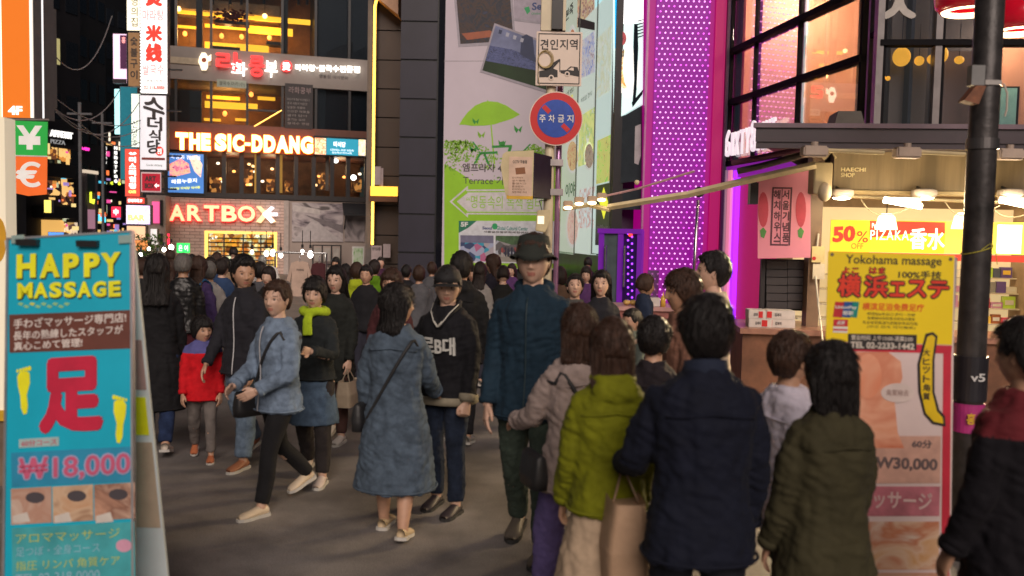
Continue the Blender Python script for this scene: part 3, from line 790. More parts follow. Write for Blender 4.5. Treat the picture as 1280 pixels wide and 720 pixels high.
def backpack(ctx, label, col, col2=None, sc=1.0):
    H, dz = ctx['H'], ctx['dz']; o = worn('backpack', label, 'backpack', ctx, 'bags carried by people in the crowd')
    b = ctx['tr'](.68)[1]; cy = -b - .075 * sc
    mb = MB().loft([(0, cy, .52 * H + dz, .12 * sc, .07 * sc), (0, cy, .55 * H + dz, .145 * sc, .085 * sc), (0, cy, .65 * H + dz, .15 * sc, .09 * sc), (0, cy + .01, .74 * H + dz, .135 * sc, .075 * sc), (0, cy + .02, .785 * H + dz, .09 * sc, .05 * sc)], n=24, e=3)
    mb2 = MB().loft([(0, cy - .08 * sc, .55 * H + dz, .09 * sc, .03 * sc), (0, cy - .085 * sc, .60 * H + dz, .10 * sc, .035 * sc), (0, cy - .075 * sc, .66 * H + dz, .085 * sc, .03 * sc)], n=20, e=3)
    v, f = remesh(mb, .014, 2, .02, .1, 3); mk('bag_body', v, f, mat('pack_%.2f_%.2f' % (col[0], col[2]), col, .7, bump=.2, bscale=300), o)
    v, f = remesh(mb2, .012, 2); mk('front_pocket', v, f, mat('packp_%.2f_%.2f' % (col[0], col[2]), col2 or tuple(c * .6 for c in col), .7, bump=.2), o)
    for sd in (-1, 1):
        P = [(sd * .05 * H, -b - .01, .775 * H + dz), (sd * .06 * H, -.02 * H, .838 * H + dz), (sd * .062 * H, ctx['front'](.78, .06 * H, .012), .79 * H + dz), (sd * .066 * H, ctx['front'](.70, .066 * H, .014), .70 * H + dz), (sd * .09 * H, .01, .60 * H + dz)]
        q, r_ = limb(P, [.014] * 5); e = MB().tube(q, r_, n=8); mk('strap', e.v, e.f, mat('strap_%.2f' % col[0], tuple(c * .6 for c in col), .7), o)
    return o
def tote(ctx, hand_i, label, col, size=(.17, .07, .32), handle=.16, drop=0):
    sh, el, wr, v = ctx['arms'][hand_i]; o = worn('shopping_bag', label, 'bag', ctx, 'bags carried by people in the crowd')
    p = wr + v * .09; top = p.z - handle
    w_, d_, h_ = size
    mb = MB(); pts = []
    e = 4
    mb.loft([(p.x, p.y, top - h_, d_, w_ * .92), (p.x, p.y, top - h_ * .5, d_ * 1.1, w_), (p.x, p.y, top, d_ * .8, w_ * .98), (p.x, p.y, top - .03, d_ * .7, w_ * .9)], n=28, e=6)
    mk('bag_body', mb.v, mb.f, mat('tote_%.2f_%.2f' % (col[0], col[2]), col, .6, bump=.25, bscale=15), o, smooth=False)
    for sx in (-1, 1):
        q, r_ = limb([(p.x + sx * d_ * .6, p.y - w_ * .5, top - .02), (p.x + sx * .006, p.y - .03, p.z - .02), (p.x + sx * .004, p.y, p.z), (p.x + sx * .006, p.y + .03, p.z - .02), (p.x + sx * d_ * .6, p.y + w_ * .5, top - .02)], [.005] * 5)
        e = MB().tube(q, r_, n=6); mk('handle', e.v, e.f, mat('toteh_%.2f' % col[0], tuple(c * .7 for c in col), .6), o)
    return o
# ================================================================ ground
def ground():
    m = bpy.data.materials.new('asphalt'); m.use_nodes = True
    nt = m.node_tree; N = nt.nodes; L = nt.links; b = N['Principled BSDF']
    tc = N.new('ShaderNodeTexCoord')
    n1 = N.new('ShaderNodeTexNoise'); n1.inputs['Scale'].default_value = 1.1; n1.inputs['Detail'].default_value = 8; n1.inputs['Roughness'].default_value = .65
    n2 = N.new('ShaderNodeTexNoise'); n2.inputs['Scale'].default_value = 160; n2.inputs['Detail'].default_value = 2
    n3 = N.new('ShaderNodeTexVoronoi'); n3.inputs['Scale'].default_value = 1.6
    for n in (n1, n2, n3): L.new(tc.outputs['Object'], n.inputs['Vector'])
    cr = N.new('ShaderNodeValToRGB'); cr.color_ramp.elements[0].position = .35; cr.color_ramp.elements[1].position = .68
    cr.color_ramp.elements[0].color = (.105, .096, .092, 1); cr.color_ramp.elements[1].color = (.27, .245, .232, 1)
    L.new(n1.outputs['Fac'], cr.inputs['Fac'])
    cr2 = N.new('ShaderNodeValToRGB'); cr2.color_ramp.elements[0].position = .35; cr2.color_ramp.elements[1].position = .7
    cr2.color_ramp.elements[0].color = (.55, .55, .55, 1); cr2.color_ramp.elements[1].color = (1.5, 1.5, 1.5, 1)
    L.new(n2.outputs['Fac'], cr2.inputs['Fac'])
    mx = N.new('ShaderNodeMix'); mx.data_type = 'RGBA'; mx.blend_type = 'MULTIPLY'; mx.inputs[0].default_value = 1
    L.new(cr.outputs[0], mx.inputs[6]); L.new(cr2.outputs[0], mx.inputs[7]); L.new(mx.outputs[2], b.inputs['Base Color'])
    mr = N.new('ShaderNodeMapRange'); mr.inputs[3].default_value = .42; mr.inputs[4].default_value = .8
    L.new(n1.outputs['Fac'], mr.inputs[0]); L.new(mr.outputs[0], b.inputs['Roughness'])
    bp = N.new('ShaderNodeBump'); bp.inputs['Strength'].default_value = .5; bp.inputs['Distance'].default_value = .006
    L.new(n2.outputs['Fac'], bp.inputs['Height']); L.new(bp.outputs[0], b.inputs['Normal'])
    o = MB().add([(-300, -200, 0), (300, -200, 0), (300, 400, 0), (-300, 400, 0)], [(0, 1, 2, 3)]).obj('ground', m)
    tag(o, 'dark worn asphalt of the pedestrian shopping street', kind='structure')
ground()
# paving slabs along the foot of the dark tiled building, a kerb step high
def slabs():
    pass
# ================================================================ frames of the place
F1 = frame_px(205, 38, 472, 40.6)      # building with the stationery shop
F2 = frame_px(498, 28, 705, 28)        # black tiled building with the green billboard
F3 = frame_px(703, 27, 768, 20.6)      # receding wall of lit banners
F3b = frame_px(768, 20.6, 806, 20.2)
F4 = frame_px(803, 20, 906, 20)        # LED column
F5 = frame_px(906, 20, 1078, 14.6)     # glass shopfront
F6a = frame_px(1078, 14.6, 1097, 13.9)
F6 = frame_px(1097, 13.9, 1330, 13.6)
FAM = dict(warm=(1, .42, .06), yel=(1, .62, .12))
def cove(T, name, r, v, col=(1, .48, .03), st=3.0, dv=.12):
    return T.box(name, r, v, v + dv, glow('cove_%.1f_%.2f' % (st, col[1]), col, st))
# ---------------------------------------------------------------- building with the stationery shop
def building_one():
    T = Thing('shop_building', 'grey four-storey building with glazed upper floors above the red-lettered brick shop', 'building', F1, (0, 0, 0))
    u = lambda px, py=200, v=0: F1.hit(px, py, v)[0]
    z = lambda py, px=330, v=0: F1.hit(px, py, v)[1]
    uL, uR = u(203), u(472)
    dk = mat('window_frame_dark', (.03, .028, .03), .4); gl = glassmat('shop_glass', (.75, .78, .8), .06)
    wallm = mat('fascia_grey', (.26, .22, .20), .55, var=.12, scale=.8, bump=.05)
    z_f1 = (z(108), z(62)); z_top = z(-60); z_f0 = (z(192), z(156)); z_g = (z(248), z(243))
    # slabs, side walls and backs
    T.ubox('roof', uL, uR, .0, 9, z_top, z_top + .6, mat('roof_dark', (.04, .04, .045), .8))
    T.ubox('wall', uL - .3, uL - .001, 0, 9, 0, z_top + .6, mat('side_wall', (.09, .08, .08), .8))
    T.ubox('wall', uL, uR, 8.7, 9, 0, z_top, mat('back_wall_dark', (.04, .03, .028), .8))
    T.ubox('fascia', uL, uR, -.08, 8.69, z(106), z(66), wallm)
    T.ubox('fascia', uL, uR, -.10, 8.69, z(192), z(158), mat('fascia_brown', (.16, .06, .04), .5, var=.1))
    T.ubox('floor_slab', uL, uR, -.16, 8.69, z(249), z(243), mat('slab_dark', (.03, .025, .025), .5))
    # lighter tan band edge of the upper fascia
    T.box('fascia_trim', (205, 72, 264, 80), -.13, -.081, mat('trim_tan', (.42, .34, .24), .5))
    # top windows
    def glazing(rows, cols, y0, y1):
        za, zb = z(y1), z(y0)
        for i in range(len(cols) - 1):
            a, b = u(cols[i], (y0 + y1) / 2), u(cols[i + 1], (y0 + y1) / 2)
            T.ubox('window_pane', a + .06, b - .06, .05, .07, za, zb, gl)
        for c in cols:
            a = u(c, (y0 + y1) / 2); T.ubox('mullion', a - .055, a + .055, -.03, .12, za + .002, zb - .002, dk)
    cols = [206, 220, 264, 309, 353, 395, 437, 463]
    glazing(0, cols, -60, 66); glazing(0, cols, 106, 158)
    wood = mat('interior_brown', (.26, .12, .05), .7, var=.3, scale=2)
    dark = mat('interior_dark', (.010, .012, .018), .5)
    navy = mat('sheet_navy', (.010, .016, .028), .35)
    for y0, y1 in ((-60, 66), (106, 158)):
        T.ubox('interior_wall', u(214), u(392), 3.2, 3.3, z(y1), z(y0), wood)
        T.ubox('dark_sheet', u(397) , u(462), .3, .34, z(y1) + .01, z(y0) - .01, navy)  # navy sheet added behind the right-hand panes to darken them
        T.ubox('interior_wall', u(392), u(396), .35, 3.2, z(y1), z(y0), dark)
    T.box('column', (245, -60, 253, 66), .25, .6, mat('column_dark', (.02, .018, .018), .4))
    T.box('column', (352, -60, 360, 66), .35, .7, mat('column_dark', (.02, .018, .018), .4))
    T.box('column', (210, 112, 252, 152), .3, .5, mat('column_dark', (.02, .018, .018), .4))
    # cove lights inside (strips along the ceiling recess and the counter)
    for r, v, st in (((220, 16, 338, 21), 1.6, 2.6), ((318, 22, 388, 28), 1.4, 2.4), ((222, 32, 246, 35), 2.4, 2.2), ((256, 34, 366, 38), 2.6, 2.4), ((310, 34, 366, 43), 2.2, 2.6), ((256, 54, 310, 62), 1.8, 2.6), ((296, 56, 336, 64), 1.2, 2.2),
                     ((256, 128, 322, 136), 1.6, 2.4), ((258, 120, 300, 124), 2.2, 2.4), ((255, 148, 276, 151), 1.8, 2.2), ((294, 148, 310, 151), 1.8, 2.0), ((322, 121, 344, 125), 2.0, 2.0)):
        cove(T, 'cove_light', r, v, st=st)
    T.box('ceiling', (220, 2, 350, 15), 1.2, 3.1, mat('ceiling_tan', (.30, .2, .12), .8))
    for (x, y) in ((286, 18), (331, 20), (223, 11)):
        uu, zz = F1.hit(x, y, 1.0)
        lamp = T.part('pendant_lamp', MB().ell((uu, 1.0, zz), (.11, .11, .11)), glow('bulb_warm', (1, .55, .2), 9), smooth=True)
        T.part('cord', MB().cyl((uu, 1.0, zz + .1), (uu, 1.0, zz + .7), .012, 6), dk, lamp)
    for (x, y) in ((231, 42), (277, 45), (302, 46), (337, 47), (281, 142), (230, 117), (314, 118)):
        uu, zz = F1.hit(x, y, 2.0)
        T.part('table_lamp', MB().ell((uu, 2.0, zz), (.10, .10, .12)), glow('bulb_orange', (1, .28, .05), 5), smooth=True)
    # tables, seats and a track with spotlights
    for (x0, x1, y) in ((262, 300, 58), (333, 352, 52), (268, 312, 26)):
        T.box('table', (x0, y, x1, y + 4), 1.0, 1.6, mat('column_dark', (.02, .018, .018), .4))
    mb = MB()
    for x in (266, 288, 302, 330, 373, 384):
        uu, zz = F1.hit(x, 6, .8); mb.cyl((uu, .8, zz), (uu, .8, zz + .28), .06, 8)
    T.part('track_spotlights', mb, dk).__setitem__('kind', 'stuff')
    # hanging foliage garland over the counter
    mb = MB()
    for i in range(130):
        x, y = random.gauss(289, 9), random.gauss(20, 3.5); uu, zz = F1.hit(x, y, .9); mb.ell((uu, .9 + random.uniform(-.1, .1), zz), (.07, .03, .05), 5, 4)
    T.part('dried_flowers', mb, mat('dried_flowers', (.10, .015, .012), .8)).__setitem__('kind', 'stuff')
    # notice poster on the second floor
    T.box('poster', (356, 105, 391, 161), -.12, -.081, mat('poster_black', (.025, .018, .02), .5))
    T.text('lettering', '라화쿵부', (361, 109, 389, 117), -.125, mat('poster_grey', (.35, .25, .25), .6))
    for i, t in enumerate(['마라탕이란?', '중국 사천의 매운맛', '얼얼한 국물에', '신선한 재료를', '골라 담아', '즐기는 요리', '쌀국수 전문']):
        T.text('lettering', t, (359, 123 + i * 5, 359 + 28 - (i % 3) * 3, 126 + i * 5), -.125, mat('poster_grey2', (.3, .27, .26), .6), depth=.001)
    # open awning window
    T.box('window_frame', (310, 137, 353, 139.5), -.07, .04, dk)
    uu0, z0 = F1.hit(318, 158, -.05); uu1, z1 = F1.hit(352, 138, -.05)
    T.part('neon_strip', MB().tube([(uu0, -.12, z0), (uu1, -.12, z1)], .02, 6), glow('neon_warm', (1, .5, .1), 4))
    T.box('notice', (271, 100, 308, 109.5), -.14, -.10, mat('notice_pale', (.35, .4, .33), .6))
    T.text('lettering', '쌀국수 마라(小)', (274, 102, 306, 108), -.145, mat('ink', (.03, .04, .03), .6), depth=.001)
    # second-storey restaurant window strip
    za, zb = z(243), z(192)
    cc = [256, 280, 302, 323, 347, 370, 392, 415, 435, 458]
    for i in range(len(cc) - 1):
        a, b = u(cc[i], 218), u(cc[i + 1], 218)
        T.ubox('window_pane', a + .05, b - .05, .03, .05, za, zb, gl)
    for c in cc:
        a = u(c, 218); T.ubox('mullion', a - .09, a + .09, -.06, .12, za + .003, zb - .003, dk)
    T.ubox('interior_wall', u(206), u(463), 4.0, 4.1, za, zb, mat('interior_brown2', (.16, .08, .045), .7, var=.5, scale=1.5))
    T.ubox('interior_floor', u(206), u(463), .15, 4.0, za, za + .03, wood)
    T.ubox('interior_wall', uL, u(256), .06, .2, za, zb, dk)
    for i in range(16):
        x = random.uniform(262, 455); y = random.uniform(200, 232); uu, zz = F1.hit(x, y, 2.4)
        T.part('ceiling_lamp', MB().ell((uu, 2.4, zz), (.08, .08, .06), 8, 6), glow('bulb_warm%d' % (i % 3), [(1, .55, .22), (1, .8, .55), (1, .35, .08)][i % 3], 5))
    for x0, y0, x1, y1 in ((305, 212, 316, 232), (333, 224, 343, 240), (262, 222, 276, 240), (398, 216, 412, 238), (440, 222, 452, 240), (356, 226, 366, 240)):
        T.box('bar_shelf', (x0, y0, x1, y1), 3.2, 3.6, litprint('bar_lit', [(.05, .02, .01), (.10, .03, .01), (.9, .45, .12), (.06, .02, .01), (.3, .12, .03)], 6, .6, vor=True))
    for x in (318, 349): T.box('curtain', (x, 193, x + 4, 241), .35, .45, glow('curtain_lit', (.9, .45, .08), .55))  # room light on these curtains put into their own glow
    T.box('curtain', (407, 196, 411, 238), .35, .45, mat('curtain_pale', (.4, .35, .3), .8))
    uu, zz = F1.hit(420, 201, .6); T.part('ceiling_lamp', MB().ell((uu, .6, zz), (.1, .1, .1), 10, 8), glow('bulb_white', (1, .95, .85), 9))
    uu, zz = F1.hit(442, 222, .6); T.part('ceiling_lamp', MB().ell((uu, .6, zz), (.13, .13, .13), 10, 8), glow('bulb_white', (1, .95, .85), 9))
    # ground floor: pale painted brick with shop window opening
    bm_ = bpy.data.materials.new('painted_brick'); bm_.use_nodes = True; nt = bm_.node_tree; N = nt.nodes; L = nt.links
    br = N.new('ShaderNodeTexBrick'); br.inputs['Color1'].default_value = (.68, .50, .43, 1); br.inputs['Color2'].default_value = (.58, .41, .35, 1); br.inputs['Mortar'].default_value = (.30, .21, .18, 1)
    br.inputs['Scale'].default_value = 1; br.inputs['Brick Width'].default_value = .42; br.inputs['Row Height'].default_value = .14; br.inputs['Mortar Size'].default_value = .012
    tc = N.new('ShaderNodeTexCoord'); sx = N.new('ShaderNodeSeparateXYZ'); cx = N.new('ShaderNodeCombineXYZ')
    L.new(tc.outputs['Object'], sx.inputs[0]); L.new(sx.outputs[0], cx.inputs[0]); L.new(sx.outputs[2], cx.inputs[1]); L.new(cx.outputs[0], br.inputs['Vector'])
    L.new(br.outputs['Color'], N['Principled BSDF'].inputs['Base Color']); N['Principled BSDF'].inputs['Roughness'].default_value = .8
    bp = N.new('ShaderNodeBump'); bp.inputs['Strength'].default_value = .6; bp.inputs['Distance'].default_value = .02; bp.invert = True; L.new(br.outputs['Fac'], bp.inputs['Height']); L.new(bp.outputs[0], N['Principled BSDF'].inputs['Normal'])
    zt = z(250); a, b = u(256, 310), u(346, 310); zh = z(290)
    T.ubox('brick_wall', uL, a, -.12, .3, 0, zt, bm_); T.ubox('brick_wall', a, b, -.12, .3, zh, zt, bm_); T.ubox('brick_wall', b, u(355, 310), -.12, .3, 0, zt, bm_)
    T.ubox('pillar', u(355), u(361), -.25, .3, 0, zt, mat('pillar_pale', (.5, .42, .38), .7))
    T.ubox('render_wall', u(361), uR, -.08, .3, 0, zt, mat('render_wall', (.42, .34, .30), .8, var=.1, scale=1))
    yf = glow('window_frame_lit', (1, .62, .12), 1.6)  # shop light on the frame put into its own glow
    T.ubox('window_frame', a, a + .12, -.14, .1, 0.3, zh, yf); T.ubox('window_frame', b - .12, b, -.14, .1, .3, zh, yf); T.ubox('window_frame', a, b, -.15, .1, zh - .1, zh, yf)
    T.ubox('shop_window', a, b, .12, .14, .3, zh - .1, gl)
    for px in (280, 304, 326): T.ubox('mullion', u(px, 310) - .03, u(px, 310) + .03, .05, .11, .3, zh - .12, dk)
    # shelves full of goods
    T.ubox('shop_back_wall', a, b, 1.6, 1.7, 0, zh, glow('shop_wall_glow', (1, .55, .08), .9))  # light of the shop put into the wall's emission, likewise the goods below
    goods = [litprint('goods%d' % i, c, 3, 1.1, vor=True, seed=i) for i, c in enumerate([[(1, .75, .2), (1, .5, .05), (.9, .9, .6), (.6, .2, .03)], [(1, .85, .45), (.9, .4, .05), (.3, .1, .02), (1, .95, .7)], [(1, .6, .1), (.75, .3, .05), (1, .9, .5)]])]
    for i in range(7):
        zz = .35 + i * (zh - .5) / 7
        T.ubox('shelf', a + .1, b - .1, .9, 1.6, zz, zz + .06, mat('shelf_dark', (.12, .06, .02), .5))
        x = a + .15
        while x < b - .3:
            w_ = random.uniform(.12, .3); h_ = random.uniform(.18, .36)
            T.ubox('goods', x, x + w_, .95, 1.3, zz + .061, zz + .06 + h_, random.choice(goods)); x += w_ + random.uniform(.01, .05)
    # neon recess on the right edge
    # large black and white print beside the shop
    T.box('wall_print', (365, 254, 429, 302), -.14, -.081, litprint('bw_print', [(.05, .04, .05), (.3, .25, .27), (.55, .48, .48), (.12, .1, .1)], .9, .0, stretch=(1, 1, 2)))
    T.poly('print_shape', [(365, 302), (392, 273), (410, 288), (429, 302)], -.142, mat('print_pale', (.5, .45, .45), .6))
    T.poly('print_shape', [(380, 268), (429, 282), (429, 292), (395, 276)], -.146, mat('print_grey', (.2, .17, .18), .6))
    T.poly('print_shape', [(366, 256), (400, 262), (400, 268), (366, 264)], -.146, mat('print_pale2', (.58, .52, .5), .6))
    T.box('wall_print', (431, 258, 456, 302), -.14, -.081, litprint('bw_print2', [(.05, .04, .05), (.35, .3, .3), (.5, .42, .42)], 1.3, seed=4))
building_one()
def room_lights(fr, spots, e, col):
    for x, y, v in spots:
        uu, zz = fr.hit(x, y, v)
        ld = bpy.data.lights.new('room_fill', 'POINT'); ld.energy = e; ld.color = col; ld.shadow_soft_size = .3  # unseen point lights added for the warm glow on the room walls
        lo = bpy.data.objects.new('room_fill', ld); COL.objects.link(lo); lo.matrix_world = fr.m @ Matrix.Translation((uu, v, zz))
room_lights(F1, ((240, 44, 1.6), (285, 30, 1.8), (330, 44, 1.8), (285, 132, 1.8)), 130, (1, .52, .16))
room_lights(F1, ((290, 210, 2.0), (340, 212, 2.0), (425, 212, 2.0)), 60, (1, .6, .3))
# letters and signs that hang on that building: things of their own
def channel(name, label, cat, fr, letters, v, back, group=None, panel=None):
    """a sign of separate lit letters; letters: (char, pixel rect, face material, bold, rim material)"""
    (x0, y0, x1, y1) = letters[0][1]
    uu, zz = fr.hit(x0, y1, v)
    T = Thing(name, label, cat, fr, (uu, v, zz), group)
    if panel: T.box('panel', panel[0], panel[1], panel[2], panel[3])
    for ch, r, m, bold, rim in letters:
        if rim: T.text('letter_rim', ch, (r[0] - .8, r[1] - .8, r[2] + .8, r[3] + .8), v + .02, rim, bold + .03, .03)
        T.text('letter', ch, r, v - .03, m, bold, .06)
    return T
def sign_board_letters():
    red = glow('neon_red', (1, .03, .03), 1.9); wh = glow('neon_white', (1, .97, .9), 2.6); cream = glow('letter_cream', (1, .66, .34), 1.15); rim = glow('rim_red', (1, .02, .03), 1.6)
    or_ = glow('letter_orange', (1, .62, .28), 5.5); rimo = glow('rim_orange', (1, .22, .02), 3.2)
    L = []
    xs = [(212, 231), (234, 252.5), (255, 274), (277, 296), (297, 319)]
    for (a, b), ch, dy in zip(xs, 'ARTBO', (0, .3, .6, .9, 1.2)): L.append((ch, (a, 256 + dy, b, 276 + dy), cream, .03, rim))
    T = channel('shop_sign', 'large cream letters rimmed in red on the pale brick shop wall', 'sign', F1, L, -.24, None)
    T.poly('letter', [(320, 258), (326, 258), (345, 277), (339, 279)], -.27, cream, .06); T.poly('letter', [(320, 277), (326, 279), (336, 267), (332, 263)], -.27, cream, .06)
    bl = glow('arrow_white', (.85, .9, 1), 1.6)
    T.poly('arrow', [(328, 267.5), (339, 258), (343, 260), (337, 266), (347, 266), (347, 270), (337, 270), (343, 276), (339, 279)], -.29, bl, .06)
    L = []
    xs = [('T', 220, 235), ('H', 237, 250), ('E', 252, 263), ('S', 269, 283), ('I', 285, 288.5), ('C', 291, 305), ('-', 306, 313), ('D', 315, 328), ('D', 330, 344), ('A', 345, 361), ('N', 362, 374), ('G', 376, 391)]
    for ch, a, b in xs:
        d = (a - 220) * .032
        L.append((ch, (a, 166 + d, b, 187 + d) if ch != '-' else (a, 176 + d, b, 179 + d), or_, .055, rimo))
    T = channel('restaurant_sign', 'glowing orange-white letters on the brown band above the restaurant windows', 'sign', F1, L, -.32, None)
    # red and white Korean neon
    L = [('라', (270, 65, 302, 90), red, .022, None), ('화', (289, 78, 309, 95), wh, .016, None), ('쿵', (311, 70, 331, 96), red, .022, None), ('부', (331, 76, 347, 97), wh, .016, None)]
    t = '마라탕·쌀국수전문점'; x = 369
    for i, ch in enumerate(t):
        w_ = 3 if ch == '·' else 8.4
        L.append((ch, (x, 80.5 + (x - 369) * .035, x + w_ - .6, 88.5 + (x - 369) * .035) if ch != '·' else (x + .5, 84, x + 2, 86), wh, .02, None)); x += w_ + .3
    T = channel('noodle_shop_sign', 'red and white Korean neon letters on the grey band of the top floor', 'sign', F1, L, -.2, None)
    T.poly('seal', circle_px(358, 83, 7, 7, 18), -.15, red, .04); T.text('letter', '烫', (353, 78, 363, 88), -.21, wh, .03, .02)
    T.poly('emblem', [(249, 72), (252, 66), (257, 66), (260, 71), (264, 68), (264, 76), (260, 77), (260, 84), (258, 88), (252, 88), (250, 82), (248, 78)], -.16, glow('emblem_white', (1, .85, .6), 1.4), .05)
    T.poly('emblem_face', circle_px(255, 75, 3.2, 3, 12), -.215, mat('emblem_red', (.5, .12, .06), .6), .01)
    T.text('lettering', '명동점 예약문의', (399, 94, 435, 98.5), -.09, mat('ink_dark', (.06, .05, .05), .6))
    # screens
    uu, zz = F1.hit(209, 242, -.2)
    T = Thing('poster_screen', 'bright blue and pink menu screen left of the restaurant windows', 'screen', F1, (uu, -.2, zz))
    T.box('casing', (208, 190, 256, 243), -.2, -.11, BLACK())
    T.box('screen', (210, 192, 254.5, 241), -.22, -.201, glow('scr_blue', (.06, .20, .55), .9))
    T.poly('picture', [(212, 205), (226, 198), (236, 205), (238, 216), (222, 220), (212, 222)], -.224, litprint('seafood', [(.95, .12, .12), (1, .5, .3), (.9, .25, .35), (.15, .02, .1)], 5, 1.0))
    T.poly('picture', [(236, 196), (246, 194), (253, 206), (251, 222), (243, 214)], -.224, litprint('seafood2', [(1, .4, .3), (1, .8, .6), (.85, .3, .3)], 6, 1.0))
    T.text('lettering', '숙성회 전문점', (213, 194, 250, 199), -.228, glow('scr_white', (1, 1, 1), 1.3))
    T.text('lettering', '해물누룽지', (214, 222, 246, 230), -.228, glow('scr_white', (1, 1, 1), 1.3), .02, shear=.12)
    T.text('lettering', '더식당 미식당 식사류', (213, 232, 250, 238), -.228, glow('scr_yellow', (.9, .9, .1), 1.2), .02, shear=.1)
    uu, zz = F1.hit(393, 193, -.2)
    T = Thing('menu_screen', 'wide teal menu screen with food pictures right of the orange letters', 'screen', F1, (uu, -.2, zz))
    T.box('casing', (392, 171, 458, 195), -.2, -.11, BLACK())
    T.box('screen', (408, 173.5, 448, 194), -.22, -.201, glow('scr_teal', (.02, .28, .40), .95))
    T.box('picture', (393.5, 172.5, 407.5, 193), -.22, -.201, litprint('food_a', [(1, .7, .2), (.9, .2, .1), (1, .9, .6), (.3, .5, .1)], 7, 1.0, seed=2))
    T.box('picture', (448.3, 174.5, 457, 194.5), -.22, -.201, litprint('food_b', [(1, .6, .5), (.9, .8, .3), (1, .9, .9), (.9, .2, .2)], 7, 1.0, seed=3))
    T.text('lettering', '미식당', (417, 177, 432, 184), -.225, glow('scr_white', (1, 1, 1), 1.3), .03)
    T.text('lettering', '대표메뉴 초밥 모듬회', (413, 186.5, 442, 189), -.225, glow('scr_white', (1, 1, 1), 1.3))
    T.text('lettering', '점심특선 런치세트', (415, 190, 440, 192.3), -.225, glow('scr_white', (1, 1, 1), 1.3))
sign_board_letters()
def small_items_left():
    T = Thing('display_frames', 'black grid of framed pictures standing by the shop wall', 'notice board', F1, (F1.hit(392, 330)[0], -1, 0))
    u0, u1, w0, w1 = F1.rect(391, 306, 426, 330, -1); w0 = .1
    for k in range(4): x = u0 + (u1 - u0) * k / 3; T.ubox('post', x - .03, x + .03, -1.04, -1, 0, w1, BLACK())
    for k in range(3): zz = w1 - .85 * k; T.ubox('rail', u0, u1, -1.05, -.99, zz - .05, zz, BLACK())
    for i in range(3):
        for j in range(2):
            x = u0 + (u1 - u0) * (i + .18) / 3; T.ubox('picture', x, x + (u1 - u0) * .22, -1.06, -1.03, w1 - .72 - .85 * j, w1 - .15 - .85 * j, mat('frame_paper', (.42, .38, .34), .6))
    T = Thing('menu_board', 'white framed board with green picture beside the bronze wall', 'sign', F1, (F1.hit(440, 330)[0], -1.2, 0))
    u0, u1, w0, w1 = F1.rect(440, 308, 455, 330, -1.2)
    T.ubox('frame', u0, u1, -1.25, -1.2, w0 - .6, w1, WHITE()); T.ubox('picture', u0 + .06, u1 - .06, -1.27, -1.251, w0, w1 - .08, litprint('green_pic', [(.1, .3, .05), (.5, .6, .4), (.6, .6, .55)], 4, .1))
    T.ubox('leg', u0 + .05, u0 + .1, -1.24, -1.21, 0, w0 - .6, BLACK()); T.ubox('leg', u1 - .1, u1 - .05, -1.24, -1.21, 0, w0 - .6, BLACK())
    T = Thing('wall_awning', 'small dark sloping awning over the entrance by the bronze wall', 'awning', F1, (F1.hit(432, 266)[0], -.1, F1.hit(432, 266)[1]))
    a = F1.hit(430, 267, -.9)[0]; b = F1.hit(462, 267, -.9)[0]; zz = F1.hit(445, 254, -.1)[1]; z2 = F1.hit(445, 267, -.9)[1]
    T.part('canopy', MB().add([(a, -.09, zz), (b, -.09, zz), (b, -.9, z2), (a, -.9, z2), (a, -.09, zz - .1), (b, -.09, zz - .1), (b, -.9, z2 - .1), (a, -.9, z2 - .1)], [(0, 3, 2, 1), (4, 5, 6, 7), (0, 1, 5, 4), (1, 2, 6, 5), (2, 3, 7, 6), (3, 0, 4, 7)]), mat('canopy_black', (.015, .015, .018), .6))
    T.part('bracket', MB().cyl((a + .1, -.1, z2 - .7), (a + .1, -.85, z2 - .05), .03, 6), BLACK())
    # green lit chinese sign
    T = Thing('green_sign', 'small bright green lit sign above the market stall', 'sign', F1, (F1.hit(221, 316, -3)[0], -3, F1.hit(221, 316, -3)[1]))
    T.box('panel', (221, 304, 237, 316), -3, -2.85, glow('green_lit', (.02, .85, .12), 1.3)); T.text('lettering', '은 어', (223, 306, 235, 314), -3.01, glow('green_pale', (.7, 1, .7), 1.6), .03)
    T.part('post', MB().cyl((F1.hit(229, 316, -2.9)[0], -2.9, 0), (F1.hit(229, 316, -2.9)[0], -2.9, F1.hit(229, 316, -3)[1]), .04, 8), BLACK())
    # clothing stall with a hanging T-shirt
    fr = frame_px(340, 17, 412, 17)
    T = Thing('clothes_rack', 'steel clothes rack hung with garments on the stall in front of the shop', 'rack', fr, (0, 0, 0))
    ch = mat('chrome', (.6, .6, .6), .25, metal=1)
    u0, u1, w0, w1 = fr.rect(344, 316, 408, 319)
    T.part('rail', MB().cyl((u0, 0, w1), (u1, 0, w1), .02, 8), ch)
    for x in (u0, u1): T.part('post', MB().cyl((x, 0, 0), (x, 0, w1), .02, 8), ch)
    def shirt(name, label, px, py, wpx, hpx, m, v):
        uu, zz = fr.hit(px, py, v); k = wpx / (FPX / 17)
        S_ = Thing(name, label, 'shirt', fr, (uu, v, zz), 'shirts hung on the clothes rack')
        h_ = hpx / (FPX / 17)
        poly = [(-.10 * k, 0), (-.32 * k, -.06 * h_), (-.50 * k, -.55 * h_), (-.36 * k, -.60 * h_), (-.30 * k, -.28 * h_), (-.33 * k, -h_), (.33 * k, -h_), (.30 * k, -.28 * h_), (.36 * k, -.60 * h_), (.50 * k, -.55 * h_), (.32 * k, -.06 * h_), (.10 * k, 0), (.0, -.04 * h_)]
        S_.part('cloth', MB().prism([(uu + a, zz + b) for a, b in poly], v - .03, v + .03), m)
        S_.part('hanger', MB().tube([(uu, v, zz + .01), (uu, v, zz + .10), (uu + .02, v, zz + .13)], .006, n=6), ch)
        return S_
